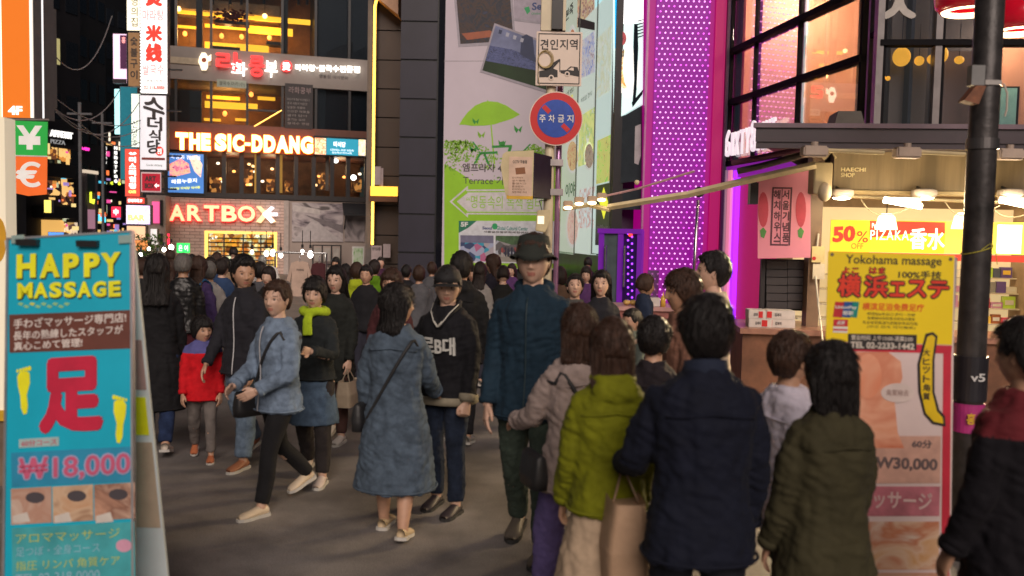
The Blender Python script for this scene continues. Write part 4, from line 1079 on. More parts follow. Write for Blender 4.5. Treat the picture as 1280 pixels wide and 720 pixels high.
    S_ = shirt('tee_shirt', 'beige T-shirt on a hanger facing the street', 375, 326, 32, 44, mat('tee_beige', (.55, .40, .32), .85, bump=.2, bscale=12), -.2)
    S_.text('print', 'PARIS', (371, 336, 380, 338.5), -.232, mat('ink_dark', (.06, .05, .05), .6))
    S_ = shirt('tee_shirt', 'white printed T-shirt hung left of the beige one', 336, 332, 30, 38, mat('tee_white', (.7, .66, .62), .85, bump=.2, bscale=12), .0)
    S_.text('print', 'SOUL', (326, 342, 342, 347), -.032, mat('ink_dark', (.06, .05, .05), .6), .03)
    shirt('tee_shirt', 'dark maroon T-shirt hung right of the beige one', 399, 328, 26, 40, mat('tee_maroon', (.07, .015, .02), .85), .1)
    for i, (px, py, r_, st) in enumerate(((333, 317, .10, 30), (341, 316, .11, 38), (351, 319, .09, 26), (388, 318, .12, 38), (378, 315, .08, 20), (315, 315, .07, 18))):
        f2 = frame_px(px - 5, 17.5, px + 5, 17.5); uu, zz = f2.hit(px, py)
        T = Thing('stall_lamp', ['white bulb left of the white T-shirt on the stall', 'larger white bulb over the white T-shirt', 'white bulb between the two T-shirts', 'brightest white bulb right of the beige T-shirt', 'small bulb just above the beige T-shirt', 'small bulb near the yellow shop window'][i], 'lamp', f2, (uu, 0, zz), 'bulbs over the clothing stall')
        T.part('bulb', MB().ell((uu, 0, zz), (r_ * .45, r_ * .45, r_ * .6)), glow('bulb_stall', (1, .93, .82), 14), smooth=True)
        T.part('socket', MB().cyl((uu, 0, zz + r_), (uu, 0, zz + r_ + .07), .025, 8), BLACK())
        T.part('cord', MB().cyl((uu, 0, zz + r_ + .07), (uu, 0, zz + r_ + .35), .008, 5), BLACK())
small_items_left()
# ================================================================ black tiled building, bronze recess, billboard
def building_two():
    T = Thing('tiled_building', 'building clad in large black tiles, violet reflection in their colour, left of the green billboard', 'building', F2, (0, 0, 0))
    z = lambda py, px=520, v=0: F2.hit(px, py, v)[1]
    u = lambda px, py=200, v=0: F2.hit(px, py, v)[0]
    tile = mat('tile_reflection', (.020, .017, .032), .45, var=.25, scale=.8, bump=.03); blk = mat('recess_black', (.008, .008, .010), .4)  # purple reflection on the black tiles put into their colour
    uL, uR = u(499), u(706); ztop = z(-90)
    T.ubox('core_wall', uL + .01, uR - .01, .05, 9, 0, ztop, blk)
    joints = [-69, -21, 27, 75, 124, 172, 220, 268, 316, 364, 412, 460, 508]
    for i in range(len(joints) - 1):
        za, zb = z(joints[i + 1]), z(joints[i])
        if zb < 0.05: break
        T.ubox('tile', uL, u(544.5), 0 - .004 * (i % 3), .05, max(za, 0.02) + .025, zb - .025, tile, bevel=.01)
        T.ubox('tile', uL, uL + .02, .07, 2.6, max(za, 0.02) + .025, zb - .025, tile) if False else None
    T.ubox('glass_strip', u(546.5), u(554), -.02, .05, 0, ztop, mat('strip_glass', (.008, .009, .014), .08))
    T.ubox('roof_edge', uL - .1, uR + .1, -.1, 9.1, ztop, ztop + .5, blk)
    # bronze recess wall to the left, further back
    fr = frame_px(458, 31.5, 506, 31.5)
    T = Thing('bronze_wall', 'tall bronze panelled wall between the glazed shop building and the black tiles', 'building', fr, (fr.hit(470, 300)[0], 0, 0))
    br = mat('bronze_panel', (.075, .052, .040), .4, metal=.3, var=.15, scale=.5)
    zz = lambda py: fr.hit(480, py)[1]
    u0, u1, us = fr.hit(469, 200)[0], fr.hit(505, 200)[0], fr.hit(460, 200)[0]
    T.ubox('edge_band', us, u0 - .02, -.35, 3, 0, zz(-60), mat('edge_grey', (.13, .11, .10), .5))
    js = [-50, 2, 38, 75, 111, 147, 184, 220, 257, 294, 330, 366, 402]
    for i in range(len(js) - 1):
        a, b = zz(js[i + 1]), zz(js[i])
        if b < .1: break
        T.ubox('panel', u0, u1, 0, .2, max(a, 0) + .02, b - .02, br)
    T.ubox('backing_wall', u0 - .01, u1, .2, .5, 0, zz(-60), mat('recess_black', (.01, .01, .01), .5))
    T.part('soffit', MB().prism([(fr.hit(468, -30, -.4)[0], zz(-30)), (fr.hit(468, 3, -.4)[0], zz(1)), (fr.hit(500, 27, -.4)[0], zz(26)), (fr.hit(500, -30, -.4)[0], zz(-30))], -.9, -.03), mat('soffit_lit', (.62, .36, .22), .6))  # orange light on the soffit put into its base colour
    a = fr.hit(466.5, 200, -.42)[0]
    N = Thing('neon_tube', 'long vertical amber neon tube on the edge of the bronze wall', 'light', fr, (a, -.42, zz(306)))
    N.part('tube', MB().tube([(a, -.42, zz(306)), (a, -.42, zz(12)), (a + .05, -.42, zz(4)), (a + .25, -.42, zz(-6)), (a + .6, -.42, zz(-10))], .045, 8), glow('neon_amber', (1, .50, .06), 5), smooth=True)
    N.part('channel', MB().box(a - .07, a + .07, -.38, -.36, zz(306), zz(0)), BLACK())
    # amber box with white boards
    uu, w_ = fr.hit(461, 252, -.9)
    B = Thing('projecting_light_box', 'amber lit box sign projecting from the bronze wall', 'sign', fr, (uu, -.9, w_))
    B.box('box', (461, 238, 497, 252), -.9, -.36, mat('box_case', (.16, .06, .02), .5)); B.box('lit_band', (463, 233, 497, 245), -.95, -.901, glow('amber_face', (1, .50, .05), 1.7))
    B.box('board', (468, 208, 476, 231), -.95, -.9, mat('board_pale', (.45, .36, .36), .6)); B.box('board', (474, 210, 479, 233), -.88, -.8, mat('board_pale', (.45, .36, .36), .6))
    uu, w_ = fr.hit(463, 330, -.5)
    B = Thing('notice_sign', 'white notice with black print at head height on the bronze wall', 'sign', fr, (uu, -.5, w_))
    B.box('plate', (464, 307, 477, 333), -.5, -.4, mat('board_pale', (.5, .42, .42), .6)); B.text('lettering', '영업중', (465, 309, 476, 313), -.502, mat('ink_dark', (.05, .04, .04), .6), .02)
    B.box('plate', (479, 305, 488, 322), -.5, -.4, mat('board_pale', (.5, .42, .42), .6))
building_two()
def billboard():
    v = -.14
    uu, ww = F2.hit(555, 335, v)
    T = Thing('billboard', 'tall white and lime green billboard with an umbrella picture and a left-pointing arrow', 'billboard', F2, (uu, v, ww))
    wht = mat('billboard_white', (.58, .50, .58), .5, var=.04, scale=1); gr = mat('lime_print', (.28, .56, .012), .5, var=.08, scale=2); gr2 = mat('lime_leaf', (.20, .42, .015), .5); dg = mat('green_print', (.02, .26, .03), .5)  # lilac light falling on the white board put into its colour
    T.box('panel', (555, -60, 707, 336), v, -.02, wht)
    y = -60
    T.poly('panel_joint', [(555, 76), (707, 76), (707, 76.7), (555, 76.7)], v, mat('joint_grey', (.3, .27, .3), .6), .002)
    # green lower field with a leafy, ragged upper edge
    T.poly('green_field', [(555.3, 236), (707, 232), (707, 335.5), (555.3, 335.5)], v, gr, .003)
    T.poly('green_field', [(555.3, 205), (572, 214), (590, 226), (640, 225), (680, 215), (707, 205), (707, 233), (555.3, 237)], v, gr, .0035)
    mb = MB()
    for i in range(700):
        t = random.random()
        x = random.choice([random.gauss(563, 9), random.gauss(580, 13), random.uniform(556, 700), random.gauss(668, 12)])
        if x < 556 or x > 704: continue
        top = 176 + (0 if x < 590 else min(30, (x - 590) * .5)) if x < 650 else 180 + abs(x - 668) * .6
        y = top + abs(random.gauss(0, 16)); 
        if y > 236: continue
        uu, ww = F2.hit(x, y, v); a = random.uniform(0, PI); r_ = random.uniform(.03, .075)
        mb.prism([(uu + r_ * math.cos(a), ww + r_ * math.sin(a)), (uu + r_ * .4 * math.cos(a + 1.57), ww + r_ * .4 * math.sin(a + 1.57)), (uu - r_ * math.cos(a), ww - r_ * math.sin(a)), (uu + r_ * .4 * math.cos(a - 1.57), ww + r_ * .4 * math.sin(a - 1.57))], v - .004 - .001 * (i % 3), v)
    T.part('leaf_print', mb, gr2)['kind'] = 'stuff'
    # umbrella
    top = [(574, 156), (578, 149), (585, 140), (594, 132), (603, 128), (609, 126.5), (609.5, 124.5), (610.5, 126.5), (622, 127.5), (633, 132), (642, 138), (650, 143), (641, 148), (634, 150.5), (627, 152.5), (618, 155.5), (606, 157), (590, 157.5), (581, 156)]
    T.poly('umbrella_print', top, v, gr, .005); T.poly('umbrella_print', [(613, 155), (614.5, 155), (619, 205), (617, 205)], v, gr, .004)
    for c, (cx, cy, sc, m) in enumerate([(602, 169, 5, gr2), (595, 152, 4.5, dg), (648, 162, 5.5, dg), (628, 180, 5, dg), (592, 187, 5, dg)]):
        T.poly('butterfly_print', [(cx, cy), (cx - sc, cy - sc), (cx - sc * .9, cy + .2), (cx - sc * .4, cy + sc * .8), (cx, cy + .6), (cx + sc * .5, cy + sc * .7), (cx + sc * .7, cy - .5), (cx + sc * .9, cy - sc * .9)], v, m, .006)
    # table and chairs
    for pts in ([(590, 177), (592, 177), (599, 187), (597, 188)], [(597, 186), (600, 190), (622, 189), (622, 192), (600, 193)], [(599, 192), (602, 192), (594, 205), (592, 205)], [(604, 192), (607, 192), (612, 205), (609, 205)],
                [(615, 182), (640, 181), (640, 184), (615, 185)], [(624, 178), (630, 176), (631, 182), (624, 182)], [(636, 184), (640, 184), (634, 203), (631, 203)], [(662, 180), (664, 180), (655, 190), (653, 189)], [(640, 189), (656, 188), (656, 191), (640, 192)], [(642, 191), (645, 191), (640, 204), (638, 204)], [(650, 191), (653, 191), (659, 204), (657, 204)]):
        T.poly('furniture_print', pts, v, dg, .0062)
    ink = mat('ink_dark', (.05, .04, .04), .6)
    T.text('lettering', '엠프라자 4F', (578, 204.5, 633, 215), v - .002, ink, .02, .005); T.text('lettering', 'Terrace 가든', (579, 220, 641, 231), v - .002, ink, .012, .005)
    # arrow
    T.poly('arrow_outline', [(562, 252), (585, 232), (585, 237), (690, 236), (690, 269), (585, 268), (585, 272)], v, mat('arrow_white_paint', (.62, .58, .6), .5), .006)
    T.poly('arrow_inner', [(565, 252), (583, 236.5), (583, 239), (688, 238.3), (688, 239.6), (584, 240.6), (584, 264.5), (688, 265.5), (688, 266.8), (583, 266), (583, 268.5)], v, gr, .009)
    T.poly('arrow_field', [(571, 252), (583.5, 242), (689, 241), (689, 264), (583.5, 263.2)], v, mat('arrow_white_paint', (.62, .58, .6), .5), .0095)
    T.text('lettering', '“명동속의 녹색 쉼터”', (583, 245, 683, 261), v - .008, gr, .012, .004)
    # lower notice with the two photographs
    T.poly('notice_panel', [(573.5, 276), (700, 276.5), (700, 329.5), (573.5, 328.5)], v, mat('notice_white', (.62, .62, .68), .5), .006)
    T.poly('notice_corner', [(573.5, 276), (596, 276), (585, 285), (573.5, 291)], v, mat('corner_green', (.01, .16, .09), .5), .008)
    T.text('lettering', '5F', (576, 277.5, 585, 283.5), v - .006, mat('paint_white2', (.7, .7, .7), .5), .04, .004)
    T.text('lettering', 'Seoul', (603, 283, 615, 287), v - .006, mat('ink_navy', (.03, .06, .2), .5), .03, .002); T.poly('logo', circle_px(618.5, 283, 3.5, 4, 14), v, mat('logo_green', (.02, .35, .12), .5), .009)
    T.text('lettering', 'Global Cultural Center', (621, 283, 660, 288), v - .006, mat('ink_teal', (.02, .22, .2), .5), .02, .002)
    T.text('lettering', '서울글로벌문화체험센터', (604, 289, 660, 291.5), v - .006, ink, .03, .002)
    ph = [litprint('photo_crowd', [(.03, .05, .14), (.45, .12, .25), (.35, .38, .55), (.03, .3, .45), (.4, .35, .4)], 5, .0, vor=True), litprint('photo_street', [(.12, .11, .12), (.4, .42, .5), (.08, .07, .08), (.3, .27, .28)], 5, vor=True, seed=5)]
    T.poly('photograph', [(575.5, 294), (617, 294.5), (617, 327), (575.5, 326)], v, ph[0], .008); T.poly('photograph_top', [(575.5, 294), (617, 294.5), (617, 304), (575.5, 303)], v, mat('ph_wall', (.16, .15, .24), .6), .010)
    T.poly('photograph', [(619.5, 294.6), (690, 295.5), (690, 328.5), (619.5, 327)], v, ph[1], .008); T.poly('photograph_top', [(619.5, 294.6), (690, 295.5), (690, 303), (640, 306), (619.5, 300)], v, mat('ph_trees', (.06, .12, .05), .6, var=.5, scale=6), .010)
    T.poly('photograph_ground', [(619.5, 318), (690, 320), (690, 328.5), (619.5, 327)], v, mat('ph_ground', (.3, .27, .24), .6), .010)
    mb = MB()
    for i in range(14):
        x = 627 + i * 4.2 + random.uniform(-1, 1); uu, w0 = F2.hit(x, 321, v); _, w1 = F2.hit(x, 308 + random.uniform(0, 2), v); mb.prism([(uu - .03, w0), (uu + .03, w0), (uu + .035, w1 - .05), (uu, w1), (uu - .035, w1 - .05)], v - .012, v)
    T.part('photo_figures', mb, litprint('figs', [(.02, .02, .05), (.4, .35, .35), (.3, .05, .05)], 3, vor=True))['kind'] = 'stuff'
    # upper snapshots
    frm = mat('snap_frame', (.36, .32, .38), .5)
    T.poly('snapshot', [(567, -8), (640, -12), (645, 55), (573, 59)], v, frm, .006)
    T.poly('snapshot_picture', [(570, -8), (637, -12), (642, 51), (575.5, 55)], v, litprint('night_city', [(.005, .006, .015), (.01, .012, .03), (.05, .02, .012), (.008, .008, .015), (.02, .025, .07)], 3.5), .009)
    T.poly('snapshot_picture', [(577, 42), (612, 38), (620, 42), (617, 46), (584, 50)], v, mat('car_orange', (.32, .07, .02), .4), .011)
    T.poly('snapshot', [(642, -10), (700, -10), (706, 34), (643, 26)], v, frm, .007); T.poly('snapshot_picture', [(643, -10), (700, -10), (706, 31), (643, 23)], v, mat('snap_lilac', (.40, .34, .42), .5), .009)
    T.text('lettering', 'Seoul', (665, 2, 694, 13), v - .008, mat('ink_navy', (.03, .04, .12), .5), .03, .003, shear=.06); T.poly('logo', [(655, 10), (661, 8), (663, 14), (659, 18)], v, mat('logo_green', (.02, .35, .12), .5), .011)
    T.text('lettering', 'Global Culture', (664, 15, 692, 18.5), v - .008, mat('logo_green', (.02, .35, .12), .5), .0, .003, shear=.05)
    T.poly('snapshot', [(618, 29), (704, 60), (686, 117), (600, 90)], v, frm, .013)
    T.poly('snapshot_picture', [(619.5, 32), (701, 62), (685, 113), (603, 88)], v, mat('snap_lawn', (.012, .035, .008), .6, var=.5, scale=.7), .016)
    T.poly('snapshot_sky', [(619.5, 32), (701, 62), (695, 82), (660, 74), (612, 57)], v, mat('snap_sky', (.17, .19, .33), .6, var=.3, scale=1.5), .018)
    T.poly('snapshot_tower', [(652, 46), (658, 43), (666, 47), (668, 68), (672, 80), (650, 68)], v, mat('snap_tower', (.02, .03, .09), .5), .020)
    T.poly('snapshot_town', [(612, 57), (640, 62), (660, 70), (694, 83), (690, 92), (607, 76)], v, litprint('town_lights', [(.01, .015, .05), (.05, .07, .2), (.1, .12, .3), (.02, .03, .08)], 9, stretch=(1, 1, 2)), .019)
    for i in range(4): T.poly('snapshot_mark', [(624 + i * 9, 37 + i * 3.4), (628 + i * 9, 38.4 + i * 3.4), (626.5 + i * 9, 43 + i * 3.4), (623 + i * 9, 42 + i * 3.4)], v, mat('snap_white', (.4, .4, .5), .5) if i else mat('snap_tower', (.02, .03, .09), .5), .021)
billboard()
# ================================================================ receding wall of backlit banners
def banners():
    T = Thing('banner_wall', 'side wall that carries the tall lit food banners', 'building', F3, (0, 0, 0))
    h = 15
    u0, u1 = F3.hit(703, 200)[0], F3.hit(768, 200)[0]
    T.ubox('wall', u0 - .05, u1, .12, .5, 0, h, mat('wall_purple_dark', (.05, .03, .06), .6))
    T.ubox('glass_base', u0, u1, -.05, .119, 0, F3.hit(735, 318)[1], mat('base_green', (.05, .20, .02), .3, var=.4, scale=1))
    cols = [(704, 721.5), (722.5, 743.5), (745, 764.5)]
    ink = mat('ink_dark', (.05, .04, .04), .6)
    labels = ['narrow lit food banner beside the sign pole, bowl of stew high up', 'middle lit food banner with a noodle dish and yellow writing', 'third lit food banner with a green dish low down']
    bases = [((.75, .85, .68), .42), ((.80, .92, .82), .5), ((.72, .9, .84), .55)]
    for i, (a, b) in enumerate(cols):
        uu, ww = F3.hit(a, 316, -.05)
        B = Thing('food_banner', labels[i], 'banner', F3, (uu, -.05, ww), 'lit food banners on the side wall')
        B.box('lightbox', (a, -70, b, 318), -.05, .10, glow('banner_%d' % i, bases[i][0], bases[i][1]), )
        cx = (a + b) / 2; hw = (b - a) / 2
        def bowl(cy, r, cols_, seed, w=.9):
            B.poly('bowl_print', circle_px(cx + hw * .3, cy, hw * w, r, 24), -.05, glow('bowl_rim', (.85, .85, .80), .45), .004)
            B.poly('food_print', circle_px(cx + hw * .35, cy, hw * w * .84, r * .84, 24), -.05, litprint('food_%d' % seed, cols_, 5, .55, seed=seed), .007)
        if i == 0:
            bowl(65, 34, [(.25, .06, .03), (.7, .35, .12), (.5, .12, .05), (.8, .6, .4)], 11, .7)
            B.poly('print_shadow', [(a, 96), (b, 86), (b, 100), (a, 104)], -.05, mat('print_dark', (.05, .04, .03), .5), .005)
            bowl(150, 22, [(.15, .1, .08), (.6, .5, .4), (.3, .1, .05)], 12); bowl(195, 22, [(.5, .15, .08), (.8, .6, .3), (.3, .1, .05)], 13); bowl(284, 26, [(.5, .3, .3), (.85, .6, .5), (.6, .3, .25)], 14)
            B.text('lettering', '본죽', (a + 3, 8, b - 5, 22), -.053, ink, .02, .002); B.text('lettering', '비빔', (a + 3, 112, b - 5, 118), -.053, ink, 0, .002); B.text('lettering', '이야', (a + 3, 228, b - 3, 246), -.053, mat('ink_green', (.05, .3, .12), .5), .02, .002)
            B.box('yellow_text', (a + 4, 121, b - 6, 128), -.056, -.051, glow('yellow_print', (.9, .8, .1), .5))
        if i == 1:
            B.box('food_print', (a, -70, b, 22), -.054, -.051, litprint('food_21', [(.7, .3, .2), (.9, .7, .4), (.3, .1, .1), (.95, .85, .7)], 4, .5))
            B.poly('tray_print', [(a, 22), (b, 28), (b, 38), (a, 34)], -.05, mat('print_dark', (.05, .04, .03), .5), .006)
            B.poly('food_print', [(a, 55), (b, 38), (b, 90), (a, 100)], -.05, litprint('food_22', [(.15, .2, .5), (.5, .55, .8), (.85, .8, .75), (.3, .2, .3)], 5, .5), .005)
            B.text('lettering', '비빔밥 정식', (a + 4, 118, b - 4, 124), -.053, mat('ink_grey', (.3, .35, .3), .5), 0, .002)
            B.box('food_print', (a + 1, 140, b - 1, 205), -.054, -.051, litprint('food_23', [(.75, .85, .3), (.9, .9, .3), (.4, .6, .2), (.9, .9, .8)], 4, .6, seed=2))
            bowl(195, 18, [(.15, .1, .08), (.5, .4, .3), (.3, .1, .05)], 24, .6)
            B.box('food_print', (a + 1, 235, b - 1, 285), -.054, -.051, litprint('food_25', [(.5, .8, .8), (.8, .9, .9), (.6, .3, .25), (.7, .9, .95)], 4, .6, seed=6))
        if i == 2:
            B.box('food_print', (a, -70, b, -2), -.054, -.051, glow('cyan_print', (.5, .9, .95), .8))
            B.box('food_print', (a + 1, 40, b - 1, 118), -.054, -.051, litprint('food_32', [(.6, .8, .75), (.8, .9, .8), (.7, .75, .5), (.85, .9, .9)], 3, .55, seed=8))
            B.box('food_print', (a + 1, 172, b - 1, 228), -.054, -.051, litprint('food_31', [(.3, .65, .1), (.6, .85, .2), (.8, .6, .2), (.2, .4, .1)], 5, .6, seed=3))
            B.box('black_field', (a - .2, 230, b + .2, 307), -.058, -.051, mat('black_print', (.012, .014, .016), .3))
            B.poly('diamond', [(cx, 234), (cx + hw * .55, 253), (cx, 274), (cx - hw * .55, 253)], -.058, glow('yellow_print2', (.9, .9, .05), .9), .003)
            B.text('lettering', 'california', (a + 1, 281, b - 1, 287), -.06, mat('paint_white2', (.7, .7, .7), .5), .02, .002); B.text('lettering', '피트니스', (a + 3, 296, b - 3, 301), -.06, mat('paint_white2', (.7, .7, .7), .5), .02, .002)
        B.box('edge_strip', (b, -70, b + .9, 318), -.07, .10, mat('banner_frame', (.25, .27, .25), .4))
    T.box('mullion', (765.5, -70, 768, 380), -.12, .12, BLACK())
    # lower clutter of glass and green
    # big lit restaurant sign by the LED column
    uu, ww = F3b.hit(768, 200, -.02)
    B = Thing('plate_lightbox', 'bright blue-white lightbox with a plate and fork just left of the purple LED column', 'sign', F3b, (uu, -.02, F3b.hit(785, 150)[1]))
    B.poly('lightbox', [(768.5, -70), (805, -70), (803.5, 131), (769, 152)], -.02, glow('plate_box', (.72, .95, .92), .8), .1)
    B.poly('blue_field', [(768.7, -70), (781, -70), (776, 30), (770, 60), (768.7, 60)], -.12, glow('plate_blue', (.02, .45, .95), 1.0), .006)
    B.poly('white_field', [(781, -70), (805, -70), (804, 28), (779, 30)], -.12, glow('plate_white', (1, 1, 1), 1.5), .005)
    B.poly('plate_print', circle_px(785, 90, 14, 32, 30), -.12, glow('plate_c', (.95, .97, .9), .9), .008)
    B.poly('plate_rim', circle_px(781, 87, 8, 24, 24), -.12, litprint('egg', [(1, .7, .1), (1, .9, .6), (.8, .3, .05), (1, .8, .3)], 6, .8), .011)
    B.poly('plate_print', circle_px(786, 84, 7, 26, 24), -.12, glow('plate_c', (.95, .97, .9), .9), .013)
    B.poly('berry_print', circle_px(777, 48, 6, 9, 16), -.12, litprint('berries', [(.3, .02, .05), (.7, .15, .15), (.1, .02, .05)], 12, .4), .010)
    bk = mat('print_dark2', (.01, .02, .03), .4)
    B.poly('cutlery_print', [(793, 30), (797, 30), (798, 60), (796, 110), (794, 130), (791, 128), (793, 100), (792, 60)], -.12, bk, .015)
    for k in range(7): B.poly('basket_print', [(770 + k * 1.5, 62), (771 + k * 1.5, 61), (771.2 + k * 1.5, 71), (770.2 + k * 1.5, 72)], -.12, bk, .012)
    for k in range(6): B.poly('basket_print', [(797, 26 + k * 4), (804, 24 + k * 4), (804, 25.2 + k * 4), (797, 27.4 + k * 4)], -.12, bk, .012)
    B.poly('knife_print', [(790, 128), (804, 112), (803, 118), (791, 134)], -.12, bk, .014)
    uu, ww = F3b.hit(768, 232, -.05)
    B = Thing('black_sign', 'black sign with a white figure under the plate lightbox', 'sign', F3b, (uu, -.02, F3b.hit(785, 228)[1]))
    B.poly('panel', [(768.5, 153), (803, 133), (803, 226), (768.5, 230)], -.02, mat('panel_charcoal', (.045, .055, .065), .35), .08)
    B.poly('figure', [(794, 158), (801, 155), (801, 195), (798, 206), (793, 204)], -.1, mat('arrow_white_paint', (.62, .58, .6), .5), .006)
    B.box('lower_panel', (769, 236, 803, 262), -.06, .05, mat('panel_charcoal', (.045, .055, .065), .35)); 
    T2 = Thing('purple_door', 'dark purple framed glass door left of the LED column', 'door', F3b, (F3b.hit(760, 380)[0], 0, 0))
    pu = glow('purple_frame', (.22, .02, .5), .16)
    for px in (753, 777, 801): T2.ubox('frame_post', F3b.hit(px, 330, -.9)[0] - .06, F3b.hit(px, 330, -.9)[0] + .06, -1.0, -.9, 0, F3b.hit(px, 288, -.9)[1], pu)
    T2.ubox('lintel', F3b.hit(753, 290, -.9)[0] - .06, F3b.hit(801, 290, -.9)[0] + .06, -1.02, -.88, F3b.hit(777, 292, -.9)[1], F3b.hit(777, 286, -.9)[1], pu)
    T2.ubox('glass', F3b.hit(754, 330, -.9)[0], F3b.hit(776, 330, -.9)[0], -.96, -.94, 0.1, F3b.hit(765, 292, -.9)[1], mat('door_glass', (.10, .13, .14), .15))
    T2.ubox('back_panel', F3b.hit(778, 330, -.9)[0], F3b.hit(800, 330, -.9)[0], -.96, -.93, 0.1, F3b.hit(765, 292, -.9)[1], mat('purple_back', (.035, .01, .10), .3))
    T2.part('handle', MB().cyl((F3b.hit(781, 330, -1.05)[0], -1.07, .9), (F3b.hit(781, 330, -1.05)[0], -1.07, 1.8), .03, 8), mat('chrome', (.6, .6, .6), .25, metal=1))
    T2.part('handle', MB().cyl((F3b.hit(757, 330, -1.05)[0], -1.07, .9), (F3b.hit(757, 330, -1.05)[0], -1.07, 1.8), .03, 8), mat('chrome', (.6, .6, .6), .25, metal=1))
    mb = MB()
    for i in range(22):
        uu, ww = F3b.hit(785 + (i % 2) * 5, 292 + i * 4.2, -.98); mb.ell((uu, -.98, ww), (.025, .012, .025), 8, 6)
    T2.part('led_dots', mb, glow('led_violet', (.35, .05, 1), 2.2))['kind'] = 'stuff'
    uu, ww = F3b.hit(788, 293, -1); T2.part('status_lamp', MB().ell((uu, -1, ww), (.05, .02, .05)), glow('red_dot', (1, .05, .03), 2))
banners()
# ================================================================ LED column and glass shopfront
def led():
    T = Thing('led_column', 'tall magenta column covered with rows of white-violet LED dots', 'column', F4, (0, 0, 0))
    h = F4.hit(850, -70)[1]
    u = lambda px, py=180, v=0: F4.hit(px, py, v)[0]
    pink = glow('magenta_wall', (.60, .0, .30), .48, base=(.15, .0, .08)); pur = glow('magenta_face', (.40, .0, .40), .66, base=(.02, .0, .02))
    T.ubox('body', u(805), u(903), 0, 1.6, 0, h, pink)
    T.ubox('led_panel', u(815), u(882), -.05, -.001, F4.hit(850, 386)[1], h, pur)
    T.ubox('edge_strip', u(804.2), u(806.5), -.06, -.001, 0, h, mat('edge_violet', (.5, .2, .4), .3))
    T.ubox('side_pilaster', u(888), u(901), -.12, -.001, 0, h, glow('pink_pilaster', (.72, .0, .18), .45, base=(.15, .0, .04)))
    T.ubox('edge_strip', u(901.5), u(905), -.2, -.001, 0, h, mat('edge_dark', (.05, .01, .05), .3))
    mb = MB(); mb2 = MB(); mb3 = MB(); px = (u(882) - u(815)) / 9.6; zz = F4.hit(850, 384)[1] + .05; r = 0
    while zz < h - .05:
        for k in range(10):
            x = u(815) + px * (k + (.25 if r % 2 else .75)) * .97
            if random.random() < .008: continue
            (mb2 if (k in (0, 9) and r % 3) or random.random() < .10 else mb3 if random.random() < .3 else mb).cyl((x, -.075, zz), (x, -.05, zz), .019, 8)
        zz += .117; r += 1
    T.part('led_dots', mb, glow('led_white', (1, .40, .95), 1.5))['kind'] = 'stuff'
    T.part('medium_led_dots', mb3, glow('led_mid', (1, .38, 1), 1.25))['kind'] = 'stuff'
    T.part('dim_led_dots', mb2, glow('led_dim', (.85, .12, .85), 1.4))['kind'] = 'stuff'
    T.part('steel_post', MB().cyl((u(866), -.5, 0), (u(869), -.5, F4.hit(868, 250, -.5)[1]), .045, 10), mat('chrome', (.6, .6, .6), .25, metal=1), smooth=True)
led()
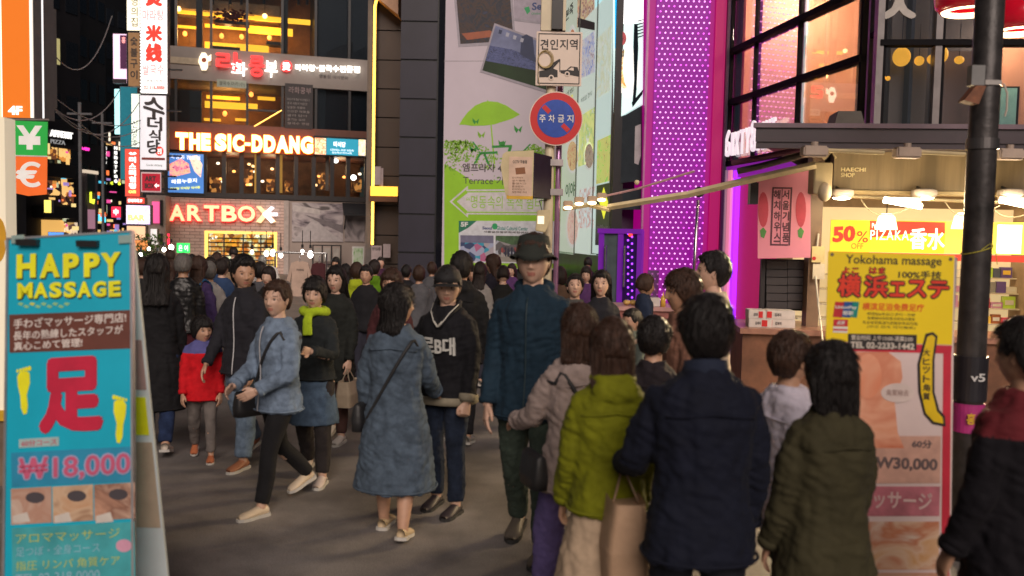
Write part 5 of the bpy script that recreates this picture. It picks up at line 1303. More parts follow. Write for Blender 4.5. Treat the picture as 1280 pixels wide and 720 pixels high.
def glass_building():
    T = Thing('glass_building', 'glass-fronted clothing shop with orange-lit rooms behind dark mullions', 'building', F5, (0, 0, 0))
    h = 13.5
    L5 = F5.hit(1078, 100)[0]
    dk = mat('mullion_dark', (.012, .011, .013), .8, spec=.1); gl = glassmat('facade_glass', (.84, .82, .86), .13, .012)
    zr = [F5.hit(906, y)[1] for y in (212, 131, 69, 12)]
    z1, z2, z3 = F5.hit(906, 131)[1], F5.hit(906, 69)[1], F5.hit(906, 69)[1] * 2 - F5.hit(906, 131)[1] + .05
    zb = F5.hit(906, 206)[1]
    us = [0.03, F5.hit(944, 100)[0], F5.hit(1000, 60)[0], L5 - .03]
    zs = [zb, z1, z2, z3, z3 + 1.25, z3 + 2.5, h]
    for i in range(3):
        for j in range(len(zs) - 1):
            T.ubox('window_pane', us[i] + .03, us[i + 1] - .03, .0, .02, zs[j] + .03, zs[j + 1] - .03, gl)
    for x in us[0:]: T.ubox('mullion', x - .03, x + .03, -.04, .10, zb, h, dk)
    for k, zz in enumerate(zs): T.ubox('transom', 0, L5, -.08, .14, zz - .055, zz + .055, dk)
    # pink ground-floor wall with lettering band
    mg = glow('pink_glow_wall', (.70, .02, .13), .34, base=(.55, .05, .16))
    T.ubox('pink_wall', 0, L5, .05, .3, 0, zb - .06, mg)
    T.ubox('sign_band', .0, L5, -.02, .049, F5.hit(920, 222)[1], zb - .06, glow('violet_band', (.30, .02, .42), .5))
    for a, b, c, st in ((906, 908.5, (.45, .3, .4), .3), (918, 921, (.35, .02, 1), 1.6), (911, 915, (.95, .3, .45), .6)):
        T.ubox('light_strip', F5.hit(a, 280)[0], F5.hit(b, 280)[0], -.06, .049, 0, F5.hit(a, 208)[1] - .1, glow('strip_%d' % a, c, st))
    S_ = Thing('clothes_shop_sign', 'white serif letters and digit shop name on the violet band beside the kiosk roof', 'sign', F5, (F5.hit(908, 195)[0], -.1, F5.hit(908, 195)[1]))
    x = 908; 
    for i, ch in enumerate('6IXTY8IGHT'):
        w_ = 2.4 if ch == 'I' else (6.2 if ch in '68' else 5.0)
        y0, y1 = 163 - (x - 908) * .38, 196 - (x - 908) * .20
        if ch not in '68': y0 += 6
        S_.text('letter', ch, (x, y0, x + w_, y1), -.10, glow('letter_white_pink', (1, .85, .9), .85, base=(.3, .25, .27)), .0, .05); x += w_ + 1.7
    # interior
    og = mat('room_orange', (.78, .42, .26), .8, var=.03, scale=.4)
    for (z0, zz1) in ((zb, z2 + .0), (z3 - 1.2, z3 + 1.2)): pass
    floor_z = zb + .0
    T.ubox('room_floor', 0.1, L5, .2, 5, zb - .05, zb + .04, mat('room_floor', (.3, .2, .15), .6))
    T.ubox('room_back_wall', 0.1, L5 + 5, 3.2, 3.3, zb, z3 + .2, og)
    T.ubox('room_side_wall', 0.12, .25, .2, 3.2, zb, z3 + .2, og)
    T.ubox('room_ceiling', 0.1, L5 + .2, .16, 3.3, z3 + .15, z3 + .3, mat('room_ceiling', (.75, .45, .30), .8))
    T.ubox('room_ceiling', 0.1, L5, .16, 3.3, h - .3, h, mat('room_ceiling', (.75, .45, .30), .8))
    T.ubox('upper_back_wall', 0.1, L5, 2.2, 2.3, z3 + .3, h, mat('upper_room', (.045, .03, .035), .8))
    for (x, y) in ((1068, 26), (1050, 55), (1019, 68), (985, 74)):
        uu, zz = F5.hit(x, y, 1.4)
    lamp = glow('downlight', (1, .85, .65), 14)
    for uu, vv in ((.8, 1.2), (2.0, 1.2), (3.2, 1.2), (4.4, 1.2), (5.2, 1.2), (1.4, 2.4), (2.8, 2.4), (4.2, 2.4)):
        T.part('downlight', MB().cyl((uu, vv, z3 + .10), (uu, vv, z3 + .149), .09, 14), lamp)
    for zc in (z3 + .05,):
        for k in range(3):
            ld = bpy.data.lights.new('room_fill', 'POINT'); ld.energy = 330; ld.color = (1, .74, .50); ld.shadow_soft_size = .15
            lo = bpy.data.objects.new('room_fill', ld); COL.objects.link(lo); lo.parent = T.o; lo.location = (1.2 + k * 1.8, 1.4, zc - .15)
    # teal inner window and dark sill object
    teal = mat('inner_window', (.25, .55, .48), .4, emit=(.25, .6, .5), estr=.18)
    a, b = F5.hit(1032, 105, 3.1), F5.hit(1068, 150, 3.1)
    T.ubox('inner_window', a[0], b[0], 3.1, 3.19, b[1] - .3, a[1], teal); T.ubox('inner_window_frame', a[0] - .05, b[0] + .05, 3.15, 3.195, b[1] - .35, a[1] + .05, dk)
    # narrow angled bay and the frontal bay
    L = F6a.hit(1097, 100)[0]
    T2 = Thing('corner_bay', 'narrow dark angled corner window bay between the two glass fronts', 'building', F6a, (0, 0, 0))
    zc = 3.25
    for k, (p, q) in enumerate(((zc, z1 + .3), (z1 + .3, z2 + .9), (z2 + .9, h))):
        T2.ubox('window_pane', .06, L - .06, 0, .02, p + .03, q - .03, gl)
        T2.ubox('transom', 0, L, -.04, .08, q - .04, q + .04, dk)
    T2.ubox('backing', .02, L - .02, .5, .55, 0, h, mat('deep_teal', (.02, .045, .055), .4)); T2.ubox('mullion', -.03, .05, -.05, .12, 0, h, mat('mullion_light', (.25, .22, .22), .3)); T2.ubox('mullion', L - .08, L - .02, -.05, .12, 0, h, dk)
    T3 = Thing('front_bay', 'wide glazed bay with yellow lantern reflections above the kiosk roof', 'building', F6, (0, 0, 0))
    hh = lambda px, py, v=0: F6.hit(px, py, v)
    zt = [3.0, hh(1140, 54)[1], hh(1140, 54)[1] + 1.9, h]
    xs = [hh(1098, 80)[0], hh(1171, 80)[0], hh(1234, 80)[0], hh(1330, 80)[0]]
    for i in range(3):
        for j in range(3): T3.ubox('window_pane', xs[i] + .04, xs[i + 1] - .04, 0, .02, zt[j] + .04, zt[j + 1] - .04, gl)
    for j, x in enumerate(xs):
        T3.ubox('mullion', x - .05, x + .05, -.06, .14, 0, h, mat('mullion_light', (.25, .22, .22), .3) if j < 2 else dk)
        T3.ubox('mullion', x + .052, x + .10, -.03, .14, 0, h, dk)
    for zz in zt[1:]: T3.ubox('transom', xs[0], xs[-1], -.08, .13, zz - .045, zz + .045, dk)
    T3.ubox('panel_grey', hh(1112, 100, .6)[0], hh(1158, 100, .6)[0], .6, .65, 2.9, h, mat('bay_greygreen', (.26, .25, .19), .6, var=.1, scale=1)); T3.ubox('panel_grey', hh(1180, 100, .6)[0], hh(1222, 100, .6)[0], .6, .65, 2.9, zt[1], mat('bay_taupe', (.34, .27, .21), .6, var=.1, scale=1))
    T3.ubox('room_back_wall', xs[0], hh(1228, 100, 1.2)[0], 1.2, 1.25, 2.5, h, mat('bay_back', (.06, .06, .065), .7)); T3.ubox('room_back_wall', hh(1230, 100, 1.2)[0], xs[-1] + .3, 1.2, 1.25, 2.5, h, og)
    T3.box('inner_window', (1250, 110, 1270, 175), 1.1, 1.15, teal); T3.box('inner_window_frame', (1248, 108, 1273, 177), 1.16, 1.19, dk)
    ld = bpy.data.lights.new('room_fill', 'POINT'); ld.energy = 70; ld.color = (1, .72, .45); ld.shadow_soft_size = .1  # unseen point light added to brighten the bay panels
    lo = bpy.data.objects.new('room_fill', ld); COL.objects.link(lo); lo.parent = T3.o; lo.location = (hh(1262, 50, .6)[0], .6, zt[1] + .3)
    T3.text('figure_print', '人', (1102, -8, 1146, 24), -.02, mat('letter_pale', (.5, .46, .42), .6), .09, .01)
    for (x, y, rx, ry) in ((1127, 71, 11, 12), (1149, 76, 6, 6), (1178, 68, 7, 10), (1165, 74, 6, 6), (1199, 75, 6, 5), (1103, 97, 4, 3.5), (1110, 98, 3, 3)):
        uu, zz = hh(x, y, .35); k = 13.9 / FPX
        P = Thing('lantern_reflection', {1127: 'largest yellow lantern reflection built as a body above the kiosk', 1149: 'yellow lantern reflection right of the largest one', 1178: 'tall yellow lantern reflection behind the middle mullion', 1165: 'yellow lantern reflection left of the middle mullion', 1199: 'yellow half-round lantern reflection beside the thick pole', 1103: 'small yellow lantern reflection low at the left of the bay', 1110: 'smallest yellow lantern reflection low in the bay'}[x], 'lantern', F6, (uu, .35, zz), 'lantern reflections built as bodies behind the bay window')
        P.part('shade', MB().ell((uu, .35, zz), (rx * k, rx * k * .8, ry * k), 18, 12), glow('reflection_yellow', (1, .50, .04), 1.25), smooth=True)  # lantern reflections in the glass built as glowing bodies behind it
        P.part('cord', MB().cyl((uu, .35, zz + ry * k), (uu, .35, zz + ry * k + .5), .006, 5), BLACK())
glass_building()
# ================================================================ sign pole
def sign_pole():
    fr = frame_px(620, 10, 760, 10)
    u = lambda px, py=150, v=0: fr.hit(px, py, v)[0]
    z = lambda py, px=690, v=0: fr.hit(px, py, v)[1]
    T = Thing('sign_post', 'cream painted sign post with a thinner purple-lit pipe beside it', 'post', fr, (u(688), 0, 0))
    cream = mat('post_cream', (.70, .60, .42), .4, var=.08)
    T.part('pole', MB().cyl((u(688), 0, 0), (u(688), 0, z(-40)), .055, 20), cream, smooth=True)
    T.part('side_pipe', MB().cyl((u(699.5), .05, 0), (u(699.5), .05, z(-40)), .030, 14), mat('pipe_purple_cast', (.45, .25, .45), .25, metal=.6), smooth=True)  # purple light on the pipe put into its colour
    for y in (203, 240): T.box('clamp', (688, y - 4, 704, y + 4), -.07, .09, mat('clamp_steel', (.4, .36, .36), .35, metal=.8))
    for y in (46, 100, 125, 168): T.box('clamp', (682, y - 1.5, 694, y + 1.5), -.065, .065, mat('clamp_steel', (.4, .36, .36), .35, metal=.8))
    B = Thing('pole_housing', 'tall black equipment housing with cream sides at the top of the sign post', 'box', fr, (u(693), -.1, z(38)))
    B.box('side_panel', (677, -40, 690, 38), -.10, .1, cream); B.box('housing', (690.5, -40, 704, 36), -.14, .02, mat('housing_black', (.012, .010, .012), .35)); B.box('side_panel', (704.3, -40, 708, 38), -.12, .1, cream)
    # tow-away sign
    ink = mat('sign_black', (.015, .012, .012), .5); face = mat('sign_cream', (.80, .66, .56), .45, var=.03)
    S_ = Thing('tow_away_sign', 'square cream tow-away sign with black truck and Korean letters', 'sign', fr, (u(698), -.1, z(108)))
    u0, u1, w0, w1 = fr.rect(670, 39.5, 727.5, 107.5, -.1)
    S_.part('plate', MB().box(u0, u1, -.10, -.085, w0, w1), face, bevel=.006)
    b = .012; g_ = .022
    mb = MB()
    mb.box(u0 + g_, u1 - g_, -.104, -.1, w1 - g_ - .010, w1 - g_).box(u0 + g_, u1 - g_, -.104, -.1, w0 + g_, w0 + g_ + .010).box(u0 + g_, u0 + g_ + .01, -.1035, -.1, w0 + g_, w1 - g_).box(u1 - g_ - .01, u1 - g_, -.1035, -.1, w0 + g_, w1 - g_)
    S_.part('border', mb, ink)
    for i, ch in enumerate('견인지역'): S_.text('lettering', ch, (675.5 + i * 12.2, 49, 685.5 + i * 12.2, 62), -.1, ink, .018, .003)
    S_.poly('truck_print', [(674, 89), (684, 87), (686, 83), (691, 81), (692, 86), (697, 88), (697, 96.5), (674, 96.5)], -.1, ink, .004)
    S_.poly('boom_print', [(679, 86), (699.5, 73.5), (700.5, 75), (682, 88)], -.1, ink, .0045); S_.poly('boom_print', [(686, 87), (699, 75), (700, 76), (689, 88)], -.1, ink, .005)
    S_.poly('rope_print', [(699.3, 74), (700.3, 74), (700.3, 90), (699.3, 90)], -.1, ink, .0042)
    S_.poly('car_print', [(700.5, 88), (708, 87.5), (713, 83), (722, 84), (724, 91), (724, 96), (712, 93.5), (701, 91.5)], -.1, ink, .004); S_.poly('car_window_print', [(710, 87.5), (714, 84.5), (717, 84.8), (717, 88.5)], -.1, face, .006)
    for (x, y, r) in ((689, 97, 3.4), (709, 92.5, 3.2)):
        S_.poly('wheel_print', circle_px(x, y, r, r, 16), -.1, face, .007); S_.poly('wheel_print', circle_px(x, y, r * .55, r * .55, 12), -.1, ink, .009)
    C = Thing('coiled_wire', 'coil of yellowed wire hung over the left edge of the tow-away sign', 'wire', fr, (u(680), -.12, z(76)))
    cx, cz = u(680.5, 77), z(77); mb = MB()
    for k in range(4):
        rr = .072 + .005 * k; mb.tube([(cx + rr * math.cos(a) + .004 * k, -.112 - .006 * k, cz + rr * 1.12 * math.sin(a)) for a in np.linspace(0, 2 * PI, 26)], .0035, n=6, cap=False)
    C.part('coil', mb, mat('wire_brass', (.5, .38, .18), .5)); C.part('tail', MB().tube([(cx - .06, -.115, cz - .05), (cx - .075, -.115, cz - .15), (cx - .05, -.115, cz - .28)], .003, n=5), mat('wire_brass', (.5, .38, .18), .5))
    # round no-parking sign
    S_ = Thing('no_parking_sign', 'round blue no-parking sign with a red ring and white Korean letters', 'sign', fr, (u(695), -.1, z(181)))
    cx, cz = fr.hit(695, 148.3, -.1); r = (fr.hit(728.5, 148, -.1)[0] - fr.hit(661.5, 148, -.1)[0]) / 2
    cir = lambda rr, n=48: [(cx + rr * math.cos(2 * PI * i / n), cz + rr * math.sin(2 * PI * i / n)) for i in range(n)]
    S_.part('plate', MB().prism(cir(r), -.10, -.085), mat('sign_edge', (.8, .66, .56), .4)); red = mat('sign_red', (.62, .012, .012), .35, var=.04)
    S_.part('ring', MB().prism(cir(r * .965), -.103, -.1), red); S_.part('blue_field', MB().prism(cir(r * .70), -.107, -.102), mat('sign_blue', (.015, .07, .42), .3, var=.25, scale=5))
    d = r * .66; w_ = r * .085; c45 = math.cos(R(43)); s45 = math.sin(R(43))
    for t0, t1 in ((-1, -.50), (.50, 1)):
        P = []
        for t, q in ((t0, -1), (t1, -1), (t1, 1), (t0, 1)): P.append((cx + (t * d) * c45 + q * w_ * s45, cz - (t * d) * s45 + q * w_ * c45))
        S_.part('slash', MB().prism(P, -.110, -.105), red)
    for i, ch in enumerate('주차금지'): S_.text('lettering', ch, (674 + i * 11.6, 143.5, 682 + i * 11.6, 153), -.107, mat('sign_white', (.8, .78, .75), .4), .02, .003)
    # control box
    B = Thing('control_box', 'grey roadside control box with a paper notice strapped to the sign post', 'box', fr, (u(662), -.3, z(251)))
    a0, a1 = fr.hit(626, 200, -.32)[0], fr.hit(667, 200, -.32)[0]; z0, z1 = z(249, 650, -.32), z(190, 650, -.32)
    cr = mat('box_cream', (.62, .52, .30), .5)
    B.part('front_cover', MB().prism([(a0 + .02, z1 - .03), (a0 + .06, z1), (a1, z1 + .02), (a1, z0 + .04), (a0 + .06, z0 + .04), (a0, z1 - .16)], -.34, -.30), cr)
    a2 = fr.hit(691, 200, -.25)[0]
    B.part('housing', MB().add([(a0 + .08, -.299, z0 + .03), (a1 + .01, -.299, z0 + .03), (a2, -.05, z0 + .02), (a0 + .2, -.05, z0 + .02), (a0 + .08, -.299, z1), (a1 + .01, -.299, z1), (a2, -.05, z1 - .02), (a0 + .2, -.05, z1 - .02)], [(0, 3, 2, 1), (4, 5, 6, 7), (0, 1, 5, 4), (1, 2, 6, 5), (2, 3, 7, 6), (3, 0, 4, 7)]), mat('housing_violet_black', (.03, .02, .04), .25))
    B.part('yellow_strip', MB().box(a0 + .07, a1, -.345, -.3, z0, z0 + .038), mat('strip_yellow', (.7, .42, .03), .5))
    nz = B.box('notice', (636, 196, 665, 245), -.346, -.341, mat('notice_pink', (.70, .50, .38), .6))
    B.text('lettering', 'CCTV 작동중', (641, 200, 659, 204.5), -.347, ink, .02, .001); B.poly('icon', [(644, 210), (656, 209), (657, 217), (645, 218)], -.348, mat('icon_brown', (.25, .10, .04), .6), .001)
    for i in range(6): B.text('lettering', ['감시카메라', '설치목적', '촬영시간', '촬영범위', '관리책임자', '연락처'][i], (640, 221 + i * 3.6, 640 + 14 + (i % 3) * 2, 223.4 + i * 3.6), -.347, mat('ink_brown', (.2, .1, .06), .6), 0, .001)
    C = Thing('floodlight', 'small cream floodlight hanging below the control box', 'lamp', fr, (u(677), -.2, z(290)))
    C.part('head', MB().prism([(u(669, 272), z(289)), (u(671, 266), z(264)), (u(687, 266), z(263)), (u(686, 280), z(279)), (u(680, 291), z(291))], -.26, -.14), cr, bevel=.008)
    C.box('lens', (672, 270, 680, 280), -.268, -.261, glow('lens_pale', (1, .9, .65), .8)); C.part('bracket', MB().tube([(u(680), -.18, z(266)), (u(676), -.16, z(252)), (u(688), -.02, z(250))], .006, 6), BLACK())
sign_pole()
# ================================================================ kiosk on the right
FK = frame_px(1020, 10.0, 1330, 9.7)
def kiosk():
    fr = FK
    u = lambda px, py=200, v=0: fr.hit(px, py, v)[0]
    z = lambda py, px=1120, v=0: fr.hit(px, py, v)[1]
    T = Thing('market_kiosk', 'lit market kiosk with a dark flat roof, stained fascia and bright shelves', 'kiosk', fr, (0, 0, 0))
    dark = mat('roof_dark_metal', (.055, .040, .050), .35, var=.1)
    tan = mat('fascia_stained', (.27, .20, .11), .5, var=.35, scale=1.6, stretch=(3, 1, .25), bump=.05)
    # roof slab (projects forward and to the left)
    a, b = fr.hit(945, 158, -1.2)[0], fr.hit(1360, 165, -1.2)[0]
    zt, zb = z(155, 1120, -1.2), z(181, 1120, -1.2)
    for nm, e_, p, q, m_ in (('roof', 0, zb + .02, zt - .045, dark), ('roof_edge', .03, zt - .045, zt, mat('roof_edge', (.16, .11, .14), .35))):
        P = [(a - e_, -1.2 - e_), (b, -1.2 - e_), (b, 2.4), (a + 1.25, 2.4)]
        T.part(nm, MB().add([(x, y, p) for x, y in P] + [(x, y, q) for x, y in P], [(3, 2, 1, 0), (4, 5, 6, 7), (0, 1, 5, 4), (1, 2, 6, 5), (2, 3, 7, 6), (3, 0, 4, 7)]), m_)
    T.ubox('roof_lip', a + .02, b, -1.18, -1.1, zb - .04, zb + .02, dark)
    T.part('roof_box', MB().prism([(u(1036, 150, -.3), zt), (u(1042, 145, -.3), z(142, 1055, -.3)), (u(1070, 145, -.3), z(142, 1070, -.3)), (u(1078, 150, -.3), zt)], -.5, -.1), mat('box_grey', (.10, .085, .07), .6))
    ul, ur = u(1022), u(1360)
    T.ubox('fascia_board', u(1036), ur, -.25, -.1, z(240), z(193), tan); T.ubox('fascia_trim', u(1030), ur, -.3, -.1, z(245), z(240.5), mat('trim_cream', (.55, .42, .2), .4))
    T.ubox('wall', ul, ur, 2.2, 2.3, 0, zb, mat('kiosk_back', (.42, .30, .20), .7)); T.ubox('side_wall', ur - .05, ur, -.1, 2.2, 0, zb, mat('kiosk_back', (.42, .30, .20), .7))
    T.ubox('end_post', u(1013), u(1028), -.12, .12, 0, zb, mat('post_brown', (.24, .15, .09), .45))
    T.ubox('ceiling', ul, ur, -.1, 2.2, z(215), z(213), mat('kiosk_ceiling', (.35, .26, .15), .7))
    T.text('lettering', 'HAECHI', (1051, 209.5, 1082, 214.5), -.252, mat('letter_cream_paint', (.85, .72, .42), .4), .03, .012, spacing=1.1); T.text('lettering', 'SHOP', (1051, 216, 1068, 221.5), -.252, mat('letter_cream_paint', (.75, .62, .35), .4), .02, .012)
    # counter with goods boxes at the left end
    zc = z(409, 960, -.3)
    T.ubox('counter', fr.hit(925, 420, -.5)[0], fr.hit(1032, 420, -.5)[0], -.5, .6, zc - .06, zc, mat('counter_top', (.34, .17, .12), .3)); T.ubox('counter_front', fr.hit(928, 420, -.4)[0], fr.hit(1032, 420, -.4)[0], -.42, .5, 0, zc - .06, mat('counter_wood', (.17, .07, .035), .5, var=.4, scale=3))
    T.ubox('counter', u(1034), ur, -.35, .5, zc - .1, zc - .04, mat('counter_top', (.34, .17, .12), .3)); T.ubox('counter_front', u(1034), ur, -.3, .4, 0, zc - .1, mat('counter_wood', (.17, .07, .035), .5, var=.4, scale=3))
    for k, (x0, x1, y0, y1, lab) in enumerate(((936, 965, 398, 408.5, 'white and red gift box at the lower left of the counter stack'), (936, 958, 384, 397.5, 'white and red gift box on top at the left of the stack'), (959, 994, 398.5, 408.5, 'wide white gift box at the bottom right of the stack'), (958.5, 994, 386, 398, 'wide white gift box on top at the right of the stack'))):
        v = -.36 + .03 * (k > 1); uu, w0 = fr.hit(x0, y1, v)
        B = Thing('gift_box', lab, 'box', fr, (uu, v, max(w0, zc)), 'gift boxes stacked on the kiosk counter')
        u0, u1, w0, w1 = fr.rect(x0, y0, x1, y1, v); w0 = zc if k in (0, 2) else zc + (fr.rect(936, 398, 965, 408.5, v)[3] - fr.rect(936, 398, 965, 408.5, v)[2]) + .002
        hh = .095
        B.part('carton', MB().box(u0, u1, v, v + .26, w0, w0 + hh), mat('carton_white', (.66, .60, .56), .5), bevel=.004)
        B.part('red_print', MB().box(u0 + (u1 - u0) * (.55 if k < 2 else -.0) + .002, u0 + (u1 - u0) * (.8 if k < 2 else .18), v - .003, v, w0 + .012, w0 + hh - .012), mat('print_red', (.6, .02, .02), .5))
        B.text('lettering', '김과자', None, v - .001, mat('ink_dark', (.05, .04, .04), .6), .03, .002, world=(u0 + (u1 - u0) * .28, u0 + (u1 - u0) * .52, w0 + .03, w0 + hh - .03))
    # lamps under the fascia
    cas = mat('lamp_case', (.48, .42, .36), .5)
    labs = ['round flood lamp at the left end under the fascia', 'flood lamp in the middle under the fascia', 'flood lamp right of the thick pole under the fascia']
    for k, px in enumerate((1053, 1157, 1266)):
        uu, zz = fr.hit(px, 243, -.55)
        L_ = Thing('flood_lamp', labs[k], 'lamp', fr, (uu, -.55, zz), 'flood lamps under the kiosk fascia')
        w_ = .125
        L_.part('housing', MB().loft([(uu, -.50, zz - .035, w_ * .8, .10), (uu, -.50, zz, w_, .12), (uu, -.50, zz + .045, w_ * .95, .11), (uu, -.50, zz + .06, w_ * .6, .07)], 24, 3), cas, smooth=True)
        L_.part('bulb', MB().ell((uu, -.52, zz - .035), (w_ * .75, .09, .022), 16, 8), glow('flood_warm', (1, .80, .50), 28), smooth=True)
        L_.part('arm', MB().cyl((uu, -.45, zz + .05), (uu, -.28, zz + .09), .015, 8), BLACK())
    for k, (x0, x1) in enumerate(((1105, 1152), (1250, 1290))):
        u0, zz = fr.hit(x0, 252, -.62); u1 = fr.hit(x1, 258, -.62)[0]
        L_ = Thing('strip_lamp', ['strip lamp between the left and middle flood lamps', 'strip lamp right of the thick pole'][k], 'lamp', fr, (u0, -.62, zz), 'strip lamps under the kiosk fascia')
        L_.part('tube', MB().cyl((u0, -.62, zz + .02), (u1, -.62, zz - .045), .032, 12), glow('tube_warm', (1, .84, .55), 18)); L_.part('cap', MB().box(u0, u1, -.60, -.55, zz - .02, zz + .05), cas)
    R_ = Thing('lamp_rail', 'cream steel rail with cables carrying the lamps under the fascia', 'rail', fr, (u(1040), -.4, z(238)))
    R_.part('rail', MB().cyl((u(1034, 240, -.4), -.4, z(246, 1120, -.4)), (ur, -.4, z(254, 1120, -.4)), .018, 8), mat('rail_cream', (.6, .5, .3), .4, metal=.4)); 
    for x in (1076, 1180, 1235):
        q, r_ = limb([(u(x, 255, -.4), -.4, z(250, 1120, -.4)), (u(x + 14, 262, -.4), -.42, z(266, 1120, -.4)), (u(x + 40, 262, -.4), -.4, z(268, 1120, -.4)), (u(x + 70, 255, -.4), -.4, z(255, 1120, -.4))], [.006] * 4); R_.part('cable', MB().tube(q, r_, 6), mat('cable_cream', (.6, .5, .32), .5))
    for px in (1075, 1150, 1262):
        uu, zz = fr.hit(px, 252, -.95); l2 = bpy.data.lights.new('flood_light', 'POINT'); l2.energy = 16; l2.color = (1, .78, .48); l2.shadow_soft_size = .12
        lo = bpy.data.objects.new('flood_light', l2); COL.objects.link(lo); lo.parent = T.o; lo.location = (uu, -.95, zz)
        l3 = bpy.data.lights.new('flood_beam', 'SPOT'); l3.energy = 330; l3.color = (1, .74, .42); l3.shadow_soft_size = .1; l3.spot_size = R(130); l3.spot_blend = .7
        lo = bpy.data.objects.new('flood_beam', l3); COL.objects.link(lo); lo.parent = T.o; lo.location = (uu, -.75, zz - .03); lo.rotation_euler = (R(-52), 0, R(-14))
    # yellow-red banner
    v = .15
    B = Thing('perfume_banner', 'yellow and red banner with a large 50 percent offer inside the kiosk', 'banner', fr, (u(1038, 300, v), v, z(316, 1120, v)))
    yl = glow('banner_yellow', (.95, .68, .02), .55, base=(.85, .6, .03)); rd = glow('banner_red', (.70, .05, .02), .45, base=(.6, .05, .03))  # lamp light on the printed banner put into its glow, hotter at right
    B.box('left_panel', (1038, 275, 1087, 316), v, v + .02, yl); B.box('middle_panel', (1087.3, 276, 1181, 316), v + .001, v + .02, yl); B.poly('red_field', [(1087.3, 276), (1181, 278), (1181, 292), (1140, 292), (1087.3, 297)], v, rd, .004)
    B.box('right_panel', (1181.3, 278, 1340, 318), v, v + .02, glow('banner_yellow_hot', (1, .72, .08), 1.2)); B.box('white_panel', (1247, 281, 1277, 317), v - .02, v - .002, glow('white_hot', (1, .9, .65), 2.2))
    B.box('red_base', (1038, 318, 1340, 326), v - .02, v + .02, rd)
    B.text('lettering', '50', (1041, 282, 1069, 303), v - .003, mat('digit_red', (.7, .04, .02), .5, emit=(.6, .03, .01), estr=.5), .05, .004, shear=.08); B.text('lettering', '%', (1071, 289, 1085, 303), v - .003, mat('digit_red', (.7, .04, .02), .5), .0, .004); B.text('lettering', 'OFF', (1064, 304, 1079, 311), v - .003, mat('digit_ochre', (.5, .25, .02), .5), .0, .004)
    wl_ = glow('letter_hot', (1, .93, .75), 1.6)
    B.text('lettering', 'PIZAKA', (1088, 288, 1136, 300), v - .005, wl_, .0, .004, spacing=1.15); B.text('lettering', 'Perfume', (1090, 279, 1108, 285), v - .005, wl_, 0, .004); B.text('lettering', '香水', (1137, 285, 1181, 312), v - .005, wl_, .02, .004)
    for i, (x, y) in enumerate(((1108, 277), (1204, 276), (1300, 276))):
        uu, zz = fr.hit(x, y, -.0)
        L_ = Thing('paper_shade_lamp', ['cream shade lamp hanging before the red banner', 'cream shade lamp hanging just left of the thick pole', 'cream shade lamp at the right edge of the kiosk'][i], 'lamp', fr, (uu, 0, zz), 'shade lamps hanging in the kiosk')
        L_.part('shade', MB().loft([(uu, 0, zz - .09, .115, .1), (uu, 0, zz + .05, .085, .08), (uu, 0, zz + .09, .05, .05)], 16, 3), glow('shade_hot', (1, .78, .38), 4), smooth=True)
        L_.part('cord', MB().cyl((uu, 0, zz + .09), (uu, 0, zz + .3), .006, 5), BLACK())
    # shelves with bright goods
    zs = [z(y, 1240, 1.2) for y in (462, 443, 424, 405, 386, 367, 348, 329)]
    T.ubox('shelf_back', u(1033), ur, 1.62, 1.66, zs[0] - .3, z(262, 1240, 1.6), glow('shelf_white', (1, .72, .36), .6, base=(.5, .4, .25)))  # kiosk light put into the shelf back as emission
    cols = [(.8, .1, .15), (.9, .85, .75), (.15, .1, .35), (.9, .6, .1), (.1, .12, .2), (.75, .7, .6), (.5, .75, .1), (.6, .3, .5), (.85, .4, .3), (.3, .3, .32), (.35, .12, .05)]
    gm = [mat('pack_%d' % i, c, .4, var=.1) for i, c in enumerate(cols)]; wp = mat('pack_white', (.75, .72, .66), .5)
    for i, zz in enumerate(zs[:-1]):
        vv = 1.0 + i * .07
        T.ubox('shelf', u(1033), ur, vv, 1.62, zz - .015, zz, mat('shelf_white_paint', (.7, .62, .5), .4))
        x = u(1190, 400, 1.0) - .6
        while x < ur - .1:
            w_ = random.uniform(.05, .15); h_ = random.uniform(.07, .15)
            if random.random() < .97:
                o_ = T.part('goods', MB().box(x, x + w_, vv + .05, vv + .05 + random.uniform(.04, .09), zz + .001, zz + h_), random.choice(gm + [wp] * 3))
                if random.random() < .6: T.part('goods_label', MB().box(x + w_ * .15, x + w_ * .85, vv + .046, vv + .0499, zz + h_ * .3, zz + h_ * .7), random.choice(gm + [wp] * 6), o_)
            x += w_ + random.uniform(.0, .015)
    ld = bpy.data.lights.new('kiosk_lamp', 'AREA'); ld.energy = 32; ld.color = (1, .80, .52); ld.size = 2.5; ld.shape = 'RECTANGLE'; ld.size_y = .3
    lo = bpy.data.objects.new('kiosk_lamp', ld); COL.objects.link(lo); lo.parent = T.o; lo.location = (u(1200), .6, z(222))
    # left side: pink banner, shutter, black speaker boxes
    v = -.2
    B = Thing('pink_banner', 'pink banner with a black stamp of Korean letters at the kiosk side', 'banner', fr, (fr.hit(947, 322, v)[0], v, fr.hit(947, 322, v)[1]))
    B.poly('cloth', [(947, 223), (1013, 212), (1013, 322), (947, 323)], v, mat('pink_cloth', (.74, .26, .36), .6, var=.05, scale=2), .01)
    ik = mat('stamp_black', (.10, .03, .05), .6)
    for r in ((966, 234, 989, 236), (964, 305, 985, 307), (964, 234, 966, 307), (987, 234, 989, 307), (976, 236, 977, 305)): B.box('stamp_frame', r, v - .014, v - .0101, ik)
    for i, ch in enumerate('해치하우스'): B.text('lettering', ch, (967, 237.5 + i * 13.4, 975.5, 249 + i * 13.4), v - .011, ik, .03, .003); B.text('lettering', '서울기념품'[i], (978, 237.5 + i * 13.4, 986.5, 249 + i * 13.4), v - .011, ik, .03, .003)
